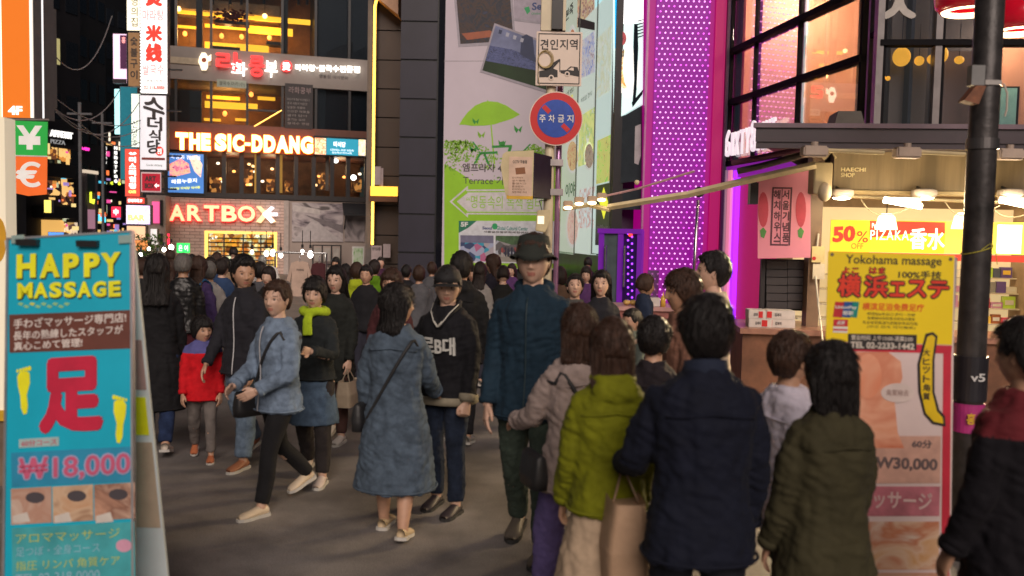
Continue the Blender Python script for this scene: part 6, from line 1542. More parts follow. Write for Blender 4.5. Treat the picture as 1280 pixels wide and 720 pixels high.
    for cx in (954, 1001):
        B.poly('flower_print', circle_px(cx, 262, 6.5, 22, 18), v - .01, mat('flower_red', (.50, .05, .09), .6), .003); B.poly('leaf_print', [(cx - 4, 288), (cx, 284), (cx + 4, 289), (cx + 1, 298), (cx - 3, 296)], v - .01, mat('leaf_green', (.08, .25, .06), .6), .004)
    B = Thing('roller_shutter', 'dark grey louvred shutter below the pink banner', 'shutter', fr, (fr.hit(955, 386, .1)[0], .1, fr.hit(955, 386, .1)[1]))
    for c in range(2):
        for k in range(6): B.box('slat', (958 + c * 26.5, 327 + k * 10, 984 + c * 26.5, 336 + k * 10), .1 - .0 * k, .16, mat('shutter_dark', (.05, .042, .045), .45))
    B.box('frame', (953, 324, 1013, 388), .165, .2, mat('shutter_frame', (.02, .015, .018), .5)); B.box('frame_post', (951, 324, 956, 388), .06, .16, mat('shutter_frame', (.02, .015, .018), .5))
    S_ = Thing('speaker', 'black loudspeaker box hung left of the pink banner', 'speaker', fr, (fr.hit(942, 255, -.25)[0], -.25, fr.hit(942, 255, -.25)[1])); S_.box('cabinet', (938, 228, 948, 255), -.3, -.12, mat('housing_black', (.012, .010, .012), .35)); S_.box('bracket', (940, 222, 946, 228), -.24, -.18, BLACK())
    N_ = Thing('price_tag_board', 'yellow and white cards hung on the kiosk corner post', 'sign', fr, (fr.hit(1022, 350, -.2)[0], -.2, fr.hit(1022, 350, -.2)[1]))
    N_.box('card', (1015, 308, 1031, 328), -.2, -.19, mat('card_yellow', (.75, .60, .28), .6)); N_.box('card', (1016, 330, 1031, 349), -.2, -.19, mat('card_white', (.72, .62, .45), .6)); N_.poly('dot', circle_px(1017.5, 323, 2.5, 2.5, 10), -.2, mat('print_red', (.6, .02, .02), .5), .003); N_.part('cord', MB().cyl((fr.hit(1022, 300, -.2)[0], -.19, fr.hit(1022, 308, -.2)[1]), (fr.hit(1024, 300, -.2)[0], -.15, fr.hit(1024, 292, -.2)[1]), .012, 6), mat('rope_white', (.6, .55, .45), .8))
    Q = Thing('white_rope', 'white rope running down from the kiosk corner to the yellow sign stand', 'rope', fr, (fr.hit(1027, 440, -.6)[0], -.6, 0))
    q, r_ = limb([(fr.hit(1019, 345, -.2)[0], -.22, fr.hit(1019, 345, -.2)[1]), (fr.hit(1024, 390, -.5)[0], -.5, fr.hit(1024, 390, -.5)[1]), (fr.hit(1029, 440, -.7)[0], -.7, fr.hit(1029, 440, -.7)[1]), (fr.hit(1030, 520, -.7)[0], -.72, .02)], [.011] * 4); Q.part('rope', MB().tube(q, r_, 8), mat('rope_white', (.6, .55, .45), .8))
kiosk()
def awning_frame():
    fr = FK
    P = lambda px, py, Y: at_depth(px, py, Y)
    base = Frame((0, 0, 0), (1, 0, 0))
    T = Thing('folding_awning', 'long cream folding awning arm reaching left from the kiosk corner', 'awning', base, tuple(P(1015, 210, 9.2)))
    cr = mat('arm_cream', (.80, .66, .40), .4); 
    T.part('arm', MB().tube([P(1020, 206, 9.2), P(940, 224, 9.5), P(860, 243, 9.9), P(760, 259, 10.3)], [.040, .040, .038, .036], 4), cr)
    T.part('lower_arm', MB().tube([P(762, 262, 10.3), P(735, 256, 10.4), P(704, 261, 10.5)], .032, 6), cr)
    T.part('roller', MB().tube([P(1024, 188, 9.1), P(950, 208, 9.4), P(922, 214, 9.5)], .035, 10), mat('roller_dark', (.08, .06, .05), .4))
    T.part('fabric_roll', MB().tube([P(1018, 183, 9.1), P(915, 204, 9.5)], .030, 10), mat('fabric_dark', (.10, .02, .05), .7))
    T.part('corner_bracket', MB().tube([P(1008, 190, 9.1), P(1022, 186, 9.1), P(1034, 196, 9.1)], .045, 8), cr); T.part('end_cap', MB().ell(P(1031, 240, 9.2), (.07, .07, .10)), mat('cap_cream', (.55, .45, .3), .5), smooth=True)
    bx = P(1022, 212, 9.2); T.part('motor_box', MB().box(bx.x - .03, bx.x + .16, bx.y, bx.y + .2, bx.z - .25, bx.z + .08), mat('motor_box', (.45, .36, .2), .5), bevel=.01)
    T.part('joint', MB().ell(P(874, 240, 9.9), (.06, .06, .06)), BLACK(), smooth=True); T.part('joint', MB().ell(P(796, 228, 10.2), (.03, .03, .03)), cr)
    T.part('cross_bar', MB().tube([P(868, 214, 10.0), P(797, 236, 10.3), P(752, 246, 10.4)], .014, 6), mat('bar_pink', (.6, .35, .35), .4))
    T.part('stay', MB().tube([P(1012, 195, 9.1), P(1040, 190, 9.1), P(1045, 198, 9.1)], .012, 6), cr)
    for k, (a, b, y) in enumerate(((1034, 1105, 188), (1146, 1206, 190))):
        T.part('front_rail', MB().tube([P(a, y, 8.7), P(b, y + 3, 8.7)], .022, 6), mat('rail_cream', (.6, .5, .3), .4, metal=.4))
    for k, px in enumerate((1018, 1134, 1262)):
        c = P(px, 189 + (px - 1018) * .015, 8.65)
        B = Thing('awning_bracket', ['cream awning bracket at the left corner under the roof edge', 'cream awning bracket in the middle under the roof edge', 'cream awning bracket right of the thick pole'][k], 'bracket', base, tuple(c), 'awning brackets under the roof edge')
        B.part('casting', MB().box(c.x - .12, c.x + .12, c.y - .06, c.y + .08, c.z - .055, c.z + .05), mat('casting', (.42, .33, .27), .5), bevel=.015); B.part('cap', MB().cyl((c.x, c.y, c.z + .05), (c.x, c.y, c.z + .09), .035, 10), mat('casting', (.42, .33, .27), .5))
    names = ['leftmost bulb cluster lamp at the end of the awning arm', 'second lamp along the awning arm end', 'third lamp along the awning arm end', 'fourth lamp nearest the middle of the awning arm']
    for k, (px, py) in enumerate(((710, 256), (724, 251), (740, 250), (752, 246))):
        c = P(px, py, 10.2)
        L_ = Thing('clamp_lamp', names[k], 'lamp', base, tuple(c), 'clamp lamps at the end of the awning arm')
        L_.part('housing', MB().box(c.x - .055, c.x + .055, c.y - .04, c.y + .05, c.z - .02, c.z + .045), mat('casting2', (.5, .36, .24), .5), bevel=.01); L_.part('lens', MB().ell((c.x, c.y - .01, c.z - .035), (.05, .04, .022), 12, 8), glow('clamp_glow', (1, .80, .45), 11 if k == 1 else 6), smooth=True)
awning_frame()
def thick_pole():
    base = Frame((0, 0, 0), (1, 0, 0))
    A = at_depth(1212, 480, 5.5); r = 17.6 * 5.5 / FPX
    Bp = at_depth(1238, 0, 5.5)
    x = A.x; 
    T = Thing('street_pole', 'thick dark street pole in the right foreground with steel bands', 'pole', base, (x, 5.5, 0))
    pm = bpy.data.materials.new('pole_paint'); pm.use_nodes = True
    pm = mat('pole_weathered', (.050, .045, .045), .42, var=.6, scale=6, bump=.15, bscale=30, metal=.3)
    T.part('shaft', MB().tube([(x, 5.5, 0), (x, 5.5, 1.3), (x, 5.5, 2.6), (x, 5.5, 5.2)], [r * .98, r * .97, r * .96, r * .95], 32), pm, smooth=True)
    zb = at_depth(1227, 180, 5.5).z; st = mat('band_steel', (.16, .15, .15), .35, metal=.8)
    T.part('band', MB().cyl((x, 5.5, zb - .035), (x, 5.5, zb + .03), r * 1.08, 32), st, smooth=False)
    zb = at_depth(1227, 106, 5.5).z; T.part('band', MB().cyl((x, 5.5, zb - .009), (x, 5.5, zb + .009), r * 1.02, 32), mat('band_light', (.45, .42, .4), .35, metal=.8))
    T.part('band_buckle', MB().box(x - .05, x + .05, 5.5 - r * 1.06, 5.5 - r * .9, zb - .014, zb + .014), mat('band_light', (.45, .42, .4), .35, metal=.8))
    T.part('hook_wire', MB().tube([(x + r * .9, 5.44, zb), (x + r * 1.05, 5.42, zb - .06), (x + r * 1.08, 5.42, zb - .16), (x + r * .98, 5.42, zb - .20)], .006, 6), mat('wire_pale', (.5, .4, .35), .5))
    C = Thing('old_bracket_box', 'small rusty junction box strapped to the left of the thick pole', 'box', base, (x - r - .05, 5.45, zb - .05))
    C.part('plate', MB().box(x - r - .05, x - r + .03, 5.4, 5.46, zb - .02, zb + .10), mat('plate_grey', (.2, .2, .2), .5)); C.part('box', MB().prism([(x - r - .11, zb - .12), (x - r - .04, zb - .03), (x - r + .02, zb - .03), (x - r - .02, zb - .14)], 5.36, 5.44), mat('rust', (.20, .07, .03), .6, var=.4, scale=20))
    # stickers and posters wrapped on the lower pole
    for k, (z0, z1, m, nm, lab) in enumerate(((1.02, 1.30, mat('wrap_black', (.015, .014, .02), .4), 'black_wrap', 'black sticker wrapped round the thick pole at chest height'), (.82, 1.0, mat('wrap_magenta', (.42, .03, .20), .5), 'poster_wrap', 'magenta handbill wrapped round the thick pole'))):
        W = Thing(nm, lab, 'poster', base, (x, 5.5, z0)); W.part('sheet', MB().tube([(x, 5.5, z0), (x, 5.5, z1)], r * (1.02 + .06 * k + (.12 if k == 0 else 0)), 28), m, smooth=False)
        if k: W.text('lettering', '홍보', None, 5.5 - r * 1.09, mat('strip_yellow', (.7, .42, .03), .5), .02, .004, world=(x - .06, x + .06, z0 + .06, z0 + .13))
        else: W.text('lettering', 'v5', None, 5.5 - r * 1.15, mat('wrap_white', (.6, .6, .6), .5), .02, .004, world=(x - .05, x + .04, z0 + .13, z0 + .18))
    t = Thing('yellow_tape', 'frayed yellow string tied round the thick pole', 'tape', base, (x, 5.5, 1.7)); zz = at_depth(1215, 312, 5.5).z
    t.part('string', MB().tube([(x + r * 1.03 * math.cos(a), 5.5 + r * 1.03 * math.sin(a), zz + .03 * math.cos(a)) for a in np.linspace(0, 2 * PI, 26)], .003, 5), mat('string_yellow', (.5, .45, .05), .7)); t.part('loose_end', MB().tube([(x - .02, 5.5 - r * 1.04, zz), (x + .03, 5.5 - r * 1.12, zz + .04), (x + .07, 5.5 - r * 1.05, zz - .02), (x + .09, 5.5 - r * .9, zz - .09)], .0025, 5), mat('string_yellow', (.5, .45, .05), .7))
    # red lamp canopy at the top right
    for k, (cx, cy, rx) in enumerate(((1212, -6, 40), (1275, 20, 36))):
        c = at_depth(cx, cy, 7.2 - k * .2); kk = 7.2 / FPX; rr = rx * kk
        L_ = Thing('red_lantern_lamp', ['large round red lamp shade behind the thick pole at the top edge', 'second red lamp shade at the top right corner'][k], 'lamp', base, tuple(c), 'red lamp shades at the top right')
        vs = []; fs = []; n = 36; prof = [(.1, .40), (.5, .38), (.85, .22), (1.0, 0), (.96, -.22), (.80, -.34), (.74, -.30), (.90, -.16), (.92, 0)]
        for a_, h_ in prof:
            for q in range(n): t_ = 2 * PI * q / n; vs.append((c.x + rr * a_ * math.cos(t_), c.y + rr * a_ * math.sin(t_), c.z + rr * h_ * 1.5))
        for i in range(len(prof) - 1):
            for q in range(n): fs.append((i * n + q, i * n + (q + 1) % n, (i + 1) * n + (q + 1) % n, (i + 1) * n + q))
        L_.part('shade', MB().add(vs, fs), mat('lamp_red', (.55, .008, .02), .22, coat=.5, emit=(.5, .0, .02), estr=.25), smooth=True)
        L_.part('light_ring', MB().tube([(c.x + rr * .70 * math.cos(t_), c.y + rr * .70 * math.sin(t_), c.z - rr * .46) for t_ in np.linspace(0, 2 * PI, 33)], .022, 8, cap=False), glow('ring_warm', (1, .75, .45), 6), smooth=True)
        L_.part('inner_cone', MB().loft([(c.x, c.y, c.z - rr * .30, rr * .5, rr * .5), (c.x, c.y, c.z + rr * .3, rr * .3, rr * .3)], 20, 2), mat('lamp_inner', (.3, .02, .03), .5))
    Bm = Thing('lamp_beam', 'ochre steel beam above the red lamp shades at the top right', 'beam', base, tuple(at_depth(1270, 12, 7.8))); a = at_depth(1180, 6, 7.8); b = at_depth(1300, 10, 7.8)
    Bm.part('beam', MB().tube([a, b], .05, 4), mat('beam_ochre', (.5, .28, .05), .5))
thick_pole()
# ================================================================ food counter under the LED column
def counter():
    fr = frame_px(770, 11, 870, 11)
    T = Thing('snack_counter', 'low snack stall counter in front of the LED column', 'counter', fr, (0, 0, 0))
    u0, u1, w0, w1 = fr.rect(772, 384, 862, 392); 
    T.ubox('top', u0, u1, 0, .7, w1 - .05, w1, mat('counter_pink', (.55, .30, .28), .35)); T.ubox('front', u0 + .02, u1 - .02, .04, .66, 0, w1 - .05, mat('counter_front_pink', (.35, .12, .10), .5))
    B = Thing('napkin_box', 'white carton on the snack counter under the LED dots', 'box', fr, (fr.hit(808, 386)[0], .1, w1)); a, b, c, d = fr.rect(805, 375, 825, 386, .1); B.part('carton', MB().box(a, b, .1, .25, w1 + .001, w1 + .11), mat('carton_white', (.66, .60, .56), .5), bevel=.004); B.part('slot', MB().box(a + .05, a + .09, .097, .1, w1 + .05, w1 + .07), BLACK())
    B = Thing('sauce_bottle', 'yellow sauce bottle with a pointed nozzle on the snack counter', 'bottle', fr, (fr.hit(829, 384)[0], .1, w1)); x = fr.hit(829, 380, .1)[0]
    B.part('bottle_body', MB().loft([(x, .12, w1 + .001, .033, .033), (x, .12, w1 + .11, .033, .033), (x, .12, w1 + .13, .018, .018)], 16, 2), mat('bottle_yellow', (.8, .5, .08), .35), smooth=True); B.part('nozzle', MB().tube([(x, .12, w1 + .13), (x, .12, w1 + .19)], [.014, .003], 10), mat('bottle_yellow', (.8, .5, .08), .35))
    B = Thing('clear_screen', 'grey acrylic splash screen standing on the snack counter', 'screen', fr, (fr.hit(816, 384)[0], .3, w1)); a, b, c, d = fr.rect(809, 338, 823, 386, .3); B.part('sheet', MB().box(a, b, .3, .31, w1 + .001, d), glassmat('acrylic', (.5, .35, .5), .12, .1)); B.part('foot', MB().box(a, b, .26, .35, w1 + .0005, w1 + .012), mat('chrome', (.6, .6, .6), .25, metal=1))
    for k in range(5):
        x = fr.hit(784 + k * 8, 388, .2)[0] ; B = Thing('bread_roll', ['leftmost golden bread roll on the snack counter', 'second golden roll from the left on the snack counter', 'middle golden roll on the snack counter', 'fourth golden roll on the snack counter', 'rightmost golden roll by the white carton'][k], 'bread', fr, (x, .2, w1), 'golden rolls on the snack counter'); B.part('roll', MB().ell((x, .25, w1 + .035), (.05, .06, .035), 12, 8), mat('roll_golden', (.75, .48, .16), .5, var=.3, scale=20), smooth=True)
counter()
# ================================================================ far street on the left
def flat_sign(name, label, px, Y, body, extra=None, group=None, cat='sign', thick=.25, arm=True, side=1):
    """box sign facing the street; px = (x0,y0,x1,y1)"""
    fr = frame_px(px[0], Y, px[2], Y)
    uu, zz = fr.hit(px[0], px[3])
    T = Thing(name, label, cat, fr, (uu, 0, zz), group)
    T.box('case', (px[0], px[1], px[2], px[3]), .0, thick, mat('sign_case', (.12, .11, .12), .5))
    w_ = (px[2] - px[0]) * .03
    T.box('face', (px[0] + w_, px[1] + w_, px[2] - w_, px[3] - w_), -.03, -.001, body)
    if arm:
        u0, u1, w0, w1 = fr.rect(*px)
        for t in (.2, .8):
            zz = w0 + (w1 - w0) * t; xa = u1 if side > 0 else u0
            T.part('bracket', MB().box(xa, xa + .5 * side, .08, .16, zz - .03, zz + .03), BLACK())
    return T, fr
def far_street():
    base = Frame((0, 0, 0), (1, 0, 0))
    blk = lambda i: mat('far_wall_%d' % i, [(.012, .012, .016), (.02, .018, .022), (.03, .026, .028), (.008, .009, .012)][i % 4], .5, var=.3, scale=.4)
    W = mat('far_window', (.015, .018, .025), .1)
    spec = [  # x0,x1,Y,top y, label
        (-60, 30, 40, -200, 'dark near block behind the left signs', 0), (30, 100, 50, -240, 'dark pizza restaurant block on the left of the far street', 1),
        (98, 132, 66, -120, 'dark block with the pink gate tower on the far street', 2), (130, 172, 84, -300, 'tall black hotel block at the end of the street', 3), (-200, 320, 130, -420, 'black backdrop block added to cover the sky at the street end', 0)]  # last block is a black backdrop added to cover the sky
    T = {}
    for i, (a, b, Y, ty, lab, mi) in enumerate(spec):
        fr = frame_px(a, Y, b, Y + (4 if i < 4 else 0)); u0, u1, w0, w1 = fr.rect(a, ty, b, 300)
        t = Thing('far_building', lab, 'building', fr, (0, 0, 0), 'dark buildings along the far street')
        t.ubox('wall', u0, u1, 0, 10, 0, w1, blk(mi)); T[i] = (t, fr, u0, u1, w1)
        if i < 4:
            n = max(3, int((u1 - u0) / 1.6)); zz = 5
            while zz < min(w1 - 2, 45):
                for k in range(n):
                    x = u0 + (u1 - u0) * (k + .5) / n; lit = random.random() < .025
                    t.ubox('window', x - .45, x + .45, -.05, -.001, zz, zz + 1.5, glow('far_lit%d' % random.randint(0, 1), (.9, .8, .35), .35) if lit else W)
                zz += 3.2
    t, fr, u0, u1, _ = T[1]
    def txt(fr, name, lab, body, r, m, bold=.03, v=-.3, cat='sign'):
        uu, zz = fr.hit(r[0], r[3], v); S_ = Thing(name, lab, cat, fr, (uu, v, zz)); S_.box('backing', (r[0] - 2, r[1] - 2, r[2] + 2, r[3] + 2), v + .02, -.06, mat('sign_back_black', (.01, .01, .012), .4)); S_.text('lettering', body, r, v, m, bold, .08); return S_
    wh = glow('far_white', (1, .96, .9), 1.6)
    s_ = txt(fr, 'pizza_sign', 'white letters of the pizza restaurant on the dark far block', 'APPETIT', (62, 164, 90, 172), wh); s_.text('lettering', 'PIZZA', (63, 175, 81, 180), -.3, mat('far_grey', (.3, .3, .3), .5, emit=(.5, .5, .5), estr=.5), .0, .05)
    txt(fr, 'coffee_sign', 'small white coffee shop lettering low on the dark far block', 'Coffee Store', (66, 266, 87, 270), wh, .03)
    warm = litprint('far_warm', [(.02, .01, .01), (.6, .25, .05), (.15, .05, .02), (1, .6, .2)], 3, .9, vor=True)
    for r in ((60, 184, 72, 199), (74, 186, 88, 202), (60, 226, 75, 244), (77, 228, 92, 256)): t.box('lit_window', r, -.09, -.06, warm)
    t.box('awning', (56, 205, 95, 222), -.8, -.06, mat('awning_black', (.012, .012, .014), .6)); t.box('canopy', (55, 258, 97, 273), -.9, -.06, mat('awning_black', (.012, .012, .014), .6)); t.box('lit_shopfront', (54, 275, 80, 297), -.2, -.06, glow('far_shop', (1, .55, .15), .8)); t.box('lit_shopfront', (82, 278, 97, 299), -.2, -.06, litprint('far_shop2', [(.5, .3, .1), (.1, .05, .05), (.9, .7, .5)], 4, .8, vor=True))
    S_, f_ = flat_sign('round_lit_sign', 'small lit round yellow sign beside the euro sign', (55, 250, 64, 266), 44, glow('yellow_lit', (1, .8, .15), 1.1), arm=False)
    t, fr, *_ = T[2]
    pk = glow('tower_pink', (.95, .45, .6), .35, base=(.5, .3, .35))
    P = Thing('gate_tower', 'narrow pale tower frame with a yellow lit emblem on the far street', 'tower', fr, (fr.hit(107, 290, -2)[0], -2, 0))
    for (a, b) in ((106.5, 109.5), (119, 122)): u0, u1, w0, w1 = fr.rect(a, 215, b, 300, -2); P.ubox('column', u0, u1, -2, -1.4, 0, w1, mat('tower_grey', (.24, .2, .22), .5))
    P.box('panel', (109.6, 262, 118.9, 286), -2, -1.6, pk); P.box('panel', (109.6, 216, 118.9, 240), -2, -1.6, mat('tower_dark', (.03, .05, .06), .3)); P.box('beam', (106, 213, 123, 217), -2.1, -1.3, glow('tower_beam', (1, .8, .6), .7))
    P.poly('emblem', [(112, 240), (114, 240), (114, 249), (118, 249), (117, 255), (112, 253)], -2.05, glow('emblem_yellow', (.85, 1, .05), 1.6), .05)
    txt(fr, 'blue_sign', 'small cyan lit shop sign under the dark far block', 'Lush', (123, 268, 131, 278), glow('cyan_lit', (.1, .7, 1), 1.6), .03)
    txt(fr, 'yellow_sign', 'small yellow lit sign beside the grey street pole', '커피', (94, 190, 100, 197), glow('emblem_yellow', (.85, 1, .05), 1.6), .05)
    txt(fr, 'magenta_sign', 'small magenta lit sign on the far dark block', '노래방', (101, 184, 111, 188), glow('magenta_lit', (1, .05, .5), 1.4), .05)
    t, fr, *_ = T[3]
    for nm, x, body, lab in (('hotel_sign', 144.5, 'NineTree', 'vertical white hotel lettering on the tall black block'), ('tower_sign', 131, 'Nine', 'short vertical white lettering left of the hotel sign')):
        uu, zz = fr.hit(x, 225, -.5); S_ = Thing(nm, lab, 'sign', fr, (uu, -.5, zz)); S_.box('backing', (x - 3, 181, x + 3, 181 + 6.2 * len(body) + 3), -.4, -.05, mat('sign_back_black', (.01, .01, .012), .4))
        for i, ch in enumerate(body): S_.text('letter', ch, (x - 1.8, 183 + i * 5.9, x + 1.8, 187.2 + i * 5.9), -.45, wh, .04, .05)
    txt(fr, 'green_sign', 'yellow-green lit word low on the hotel block', 'cafe', (138, 226, 150, 231), glow('emblem_yellow', (.85, 1, .05), 1.6), .04); S_, _ = flat_sign('red_lamp_sign', 'round red lit sign on the far street', (139, 258, 151, 272), 60, glow('red_lit', (1, .03, .08), 1.3), arm=False); S_.text('letter', '中', (142, 261, 148, 269), -.04, wh, .04, .02)
    # street pole and wires
    for k, (x, y0) in enumerate(((101, 128), (129, 142))):
        c = at_depth(x, 290, 36 + 8 * k); P = Thing('utility_pole', ['thin grey utility pole on the far street', 'thinner utility pole further down the street'][k], 'pole', base, (c.x, c.y, 0)); zt = at_depth(x, y0, c.y).z
        P.part('shaft', MB().cyl((c.x, c.y, 0), (c.x, c.y, zt), .07, 10), mat('pole_grey', (.12, .12, .13), .5)); P.part('crossarm', MB().box(c.x - .5, c.x + .5, c.y - .04, c.y + .04, zt - .5, zt - .42), mat('pole_grey', (.12, .12, .13), .5))
    for k, (p0, p1, sag) in enumerate([((64, 118), (176, 150), .5), ((60, 128), (150, 112), .8), ((62, 131), (176, 160), .6), ((62, 60), (140, 20), 1.2), ((70, 140), (174, 128), .9), ((96, 150), (174, 178), .4)]):
        a = at_depth(p0[0], p0[1], 26); b = at_depth(p1[0], p1[1], 33); pts = [a.lerp(b, t) + Vector((0, 0, -sag * 4 * t * (1 - t))) for t in np.linspace(0, 1, 14)]
        C = Thing('overhead_cable', ['sagging cable ending just above the calligraphy sign', 'cable rising to the right beside the cyan strip sign', 'lowest of the long cables meeting behind the calligraphy sign', 'steep cable high against the black sky', 'nearly level cable above the pizza lettering', 'short cable to the right of the utility pole'][k], 'cable', base, tuple(a), 'overhead cables across the far street'); C.part('cable', MB().tube([tuple(p) for p in pts], .018, 5), mat('cable_grey', (.16, .15, .16), .5))
    rr = random.Random(5); pal = [(1, .6, .2), (1, .9, .7), (.1, .7, 1), (1, .1, .4), (1, .2, .05), (.9, 1, .6), (.6, .4, 1), (1, .75, .3)]
    for i, (bi, xa, xb, ya, yb, n) in enumerate(((1, 52, 97, 184, 292, 34), (2, 100, 130, 200, 292, 26), (3, 130, 160, 175, 292, 34), (0, -10, 28, 200, 290, 10))):
        t, fr, *_ = T[bi]
        for k in range(n):
            x = rr.uniform(xa, xb - 6); y = yb - (yb - ya) * rr.random() ** 1.8; w_ = rr.uniform(2, 9); h_ = rr.uniform(1.5, 5) if rr.random() < .7 else rr.uniform(6, 14); c = rr.randrange(len(pal))
            t.box('lit_window' if k % 3 else 'shop_light', (x, y - h_, x + w_, y), -.25 - .01 * k, -.24 - .01 * k, glow('street_lit%d' % c, pal[c], rr.choice((.5, .9, 1.3))))
    # crowded lit stalls far away
    for k, (x0, y0, x1, y1, c, st, Y) in enumerate(((60, 290, 80, 298, (.1, .35, 1), .8, 40), (158, 282, 182, 300, (1, .6, .35), .7, 33), (166, 300, 186, 314, (1, .35, .1), .6, 32), (188, 286, 196, 302, (1, .9, .85), .9, 34))):
        flat_sign('shop_lightbox', ['small blue lightbox at the foot of the far street', 'warm lit shopfront box below the purple screen', 'orange lit stall front below the purple screen', 'white lit poster box left of the brick shop'][k], (x0, y0, x1, y1), Y, glow('boxlit%d' % k, c, st), arm=False)
far_street()
def left_signs():
    g_ = 'lit signs projecting over the far street'
    redf = glow('red_letters', (.95, .05, .03), .9, base=(.8, .03, .02)); ink = mat('ink_dark', (.05, .04, .04), .6); pinkl = glow('pink_letters', (1, .35, .35), 1.0)
    T, fr = flat_sign('noodle_lightbox', 'tall white lit sign with large red Chinese characters and a bulb border', (175, -40, 209.5, 117.5), 33, glow('face_white', (1, .95, .9), 1.25), group=g_)
    for ch, y0, y1 in (('烫', -16, 8), ('米', 31, 52), ('线', 54, 78)): T.text('character', ch, (182, y0, 203, y1), -.032, redf, .06, .02)
    for i, ch in enumerate('마라탕'): T.text('character', ch, (178 + i * 9.3, 12, 186.5 + i * 9.3, 26), -.032, pinkl, .03, .02)
    for i, ch in enumerate('쌀국수'): T.text('character', ch, (178 + i * 9.3, 81, 186.5 + i * 9.3, 94), -.032, pinkl, .03, .02)
    T.text('lettering', '명동2호점', (183, 99, 203, 103), -.032, ink, .0, .01); T.text('lettering', '02-318-8888', (180, 107, 206, 112), -.032, redf, .02, .01)
    u0, u1, w0, w1 = fr.rect(175.5, -40, 209, 117); mb = MB(); zz = w0 + .06
    while zz < w1: mb.ell((u0 + .03, -.06, zz), (.022, .022, .022), 6, 5); mb.ell((u1 - .03, -.06, zz), (.022, .022, .022), 6, 5); zz += .12
    x = u0 + .1
    while x < u1: mb.ell((x, -.06, w0 + .04), (.022, .022, .022), 6, 5); x += .12
    T.part('border_bulbs', mb, glow('border_bulb', (1, .98, .9), 3))['kind'] = 'stuff'
    T, fr = flat_sign('house_sign', 'cream lit sign with vertical Korean letters at the top edge', (158, -40, 175, 38.5), 34, glow('face_cream', (1, .92, .68), 1.0), group=g_)
    for i, ch in enumerate('영의집'): T.text('character', ch, (164, -4 + i * 13, 172, 7 + i * 13), -.032, ink, .01, .01)
    T, fr = flat_sign('brown_sign', 'dim brown sign below the cream one', (160, 40.5, 175, 108), 34, mat('face_brown', (.30, .17, .08), .6, emit=(.4, .2, .08), estr=.3), group=g_)
    for i, ch in enumerate('숯불구이'): T.text('character', ch, (163, 46 + i * 14, 172, 57 + i * 14), -.032, ink, .02, .01)
    T, fr = flat_sign('pink_sign', 'pink-white lit sign with a purple picture beside the brown sign', (141, 42, 158.5, 104), 40, glow('face_pink', (1, .62, .85), 1.0), group=g_)
    T.box('purple_picture', (150, 44, 158, 86), -.05, -.031, mat('pic_purple', (.12, .03, .12), .5)); T.text('character', '홍', (152, 46, 157, 54), -.052, pinkl, .03, .01)
    T.box('lower_band', (141.5, 98.5, 158, 103.5), -.05, -.031, mat('band_black', (.02, .015, .02), .5))
    T, fr = flat_sign('cyan_sign', 'slim bright cyan lit strip sign', (143, 111, 151, 168), 42, glow('face_cyan', (.45, .95, 1), 1.1), group=g_)
    T, fr = flat_sign('teal_panel', 'flat teal panel behind the calligraphy sign', (150, 108, 172, 225), 36, mat('face_teal', (.01, .14, .19), .5, emit=(.0, .3, .4), estr=.3), group=g_)
    T, fr = flat_sign('outline_sign', 'white lit sign with outlined letters half hidden by the calligraphy sign', (164, 117, 176, 184), 35, glow('face_pale', (.9, 1, .85), .95), group=g_)
    for i in range(3): T.text('character', '신당동'[i], (165, 150 + i * 11, 172, 160 + i * 11), -.032, ink, .0, .01)
    T, fr = flat_sign('calligraphy_sign', 'pale grey lit sign with black brush letters under the bulb-edged sign', (174, 118.5, 208.5, 213), 33, glow('face_greywhite', (.72, .70, .74), .75), group=g_)
    for ch, r, sh in (('수', (179, 121, 206, 150), -.3), ('더', (184, 146, 203, 164), -.1), ('식', (186, 162, 201, 176), .0), ('당', (184, 174, 200, 192), .1)): T.text('brush_letter', ch, r, -.032, ink, .03, .02, shear=sh)
    T.poly('seal', circle_px(199.5, 189, 5, 6, 14), -.032, redf, .01); T.text('seal_letter', '본점', (197, 185.5, 202, 192.5), -.045, glow('face_white', (1, .95, .9), 1.25), .02, .005)
    T.box('red_strip', (177, 197, 206, 200), -.045, -.031, mat('strip_redbrown', (.3, .06, .05), .5)); T.text('lettering', 'Sooda sikdang', (183, 205, 203, 208.5), -.032, mat('ink_grey', (.3, .35, .3), .5), 0, .01)
    T, fr = flat_sign('arrow_sign', 'dark red sign with shop name and arrow below the calligraphy sign', (175.5, 214.5, 202, 241), 33, glow('face_rosegrey', (.6, .45, .45), .4), group=g_)
    T.box('red_panel', (177.5, 217, 200, 238.5), -.06, -.031, glow('panel_red', (.45, .01, .03), .5)); T.text('lettering', 'ART', (181, 220, 195, 226.5), -.062, ink, .04, .01); T.text('lettering', 'BOX', (181, 229, 193, 235.5), -.062, ink, .04, .01); T.poly('arrow', [(193, 232), (196, 229), (196, 231), (199, 231), (199, 233), (196, 233), (196, 235)], -.062, glow('face_white', (1, .95, .9), 1.25), .01)
    T, fr = flat_sign('healing_sign', 'red lit vertical sign with white letters and a moustache', (156, 186, 174.8, 246), 33.5, glow('face_red', (.95, .08, .05), .75), group=g_)
    wl_ = glow('letter_white_lit', (1, .95, .9), 1.5)
    for i, ch in enumerate('미스터힐링'): T.text('character', ch, (161.5, 196 + i * 8.2, 170, 203.2 + i * 8.2), -.032, wl_, .05, .02)
    T.poly('moustache', [(161, 192), (163.5, 190), (166, 191.5), (168.5, 190), (171, 192), (168, 193.5), (164, 193.5)], -.032, wl_, .02); T.text('lettering', 'CAFE', (161, 238, 170, 241.5), -.032, glow('letter_yellow_lit', (1, .9, .2), 1.4), .04, .02)
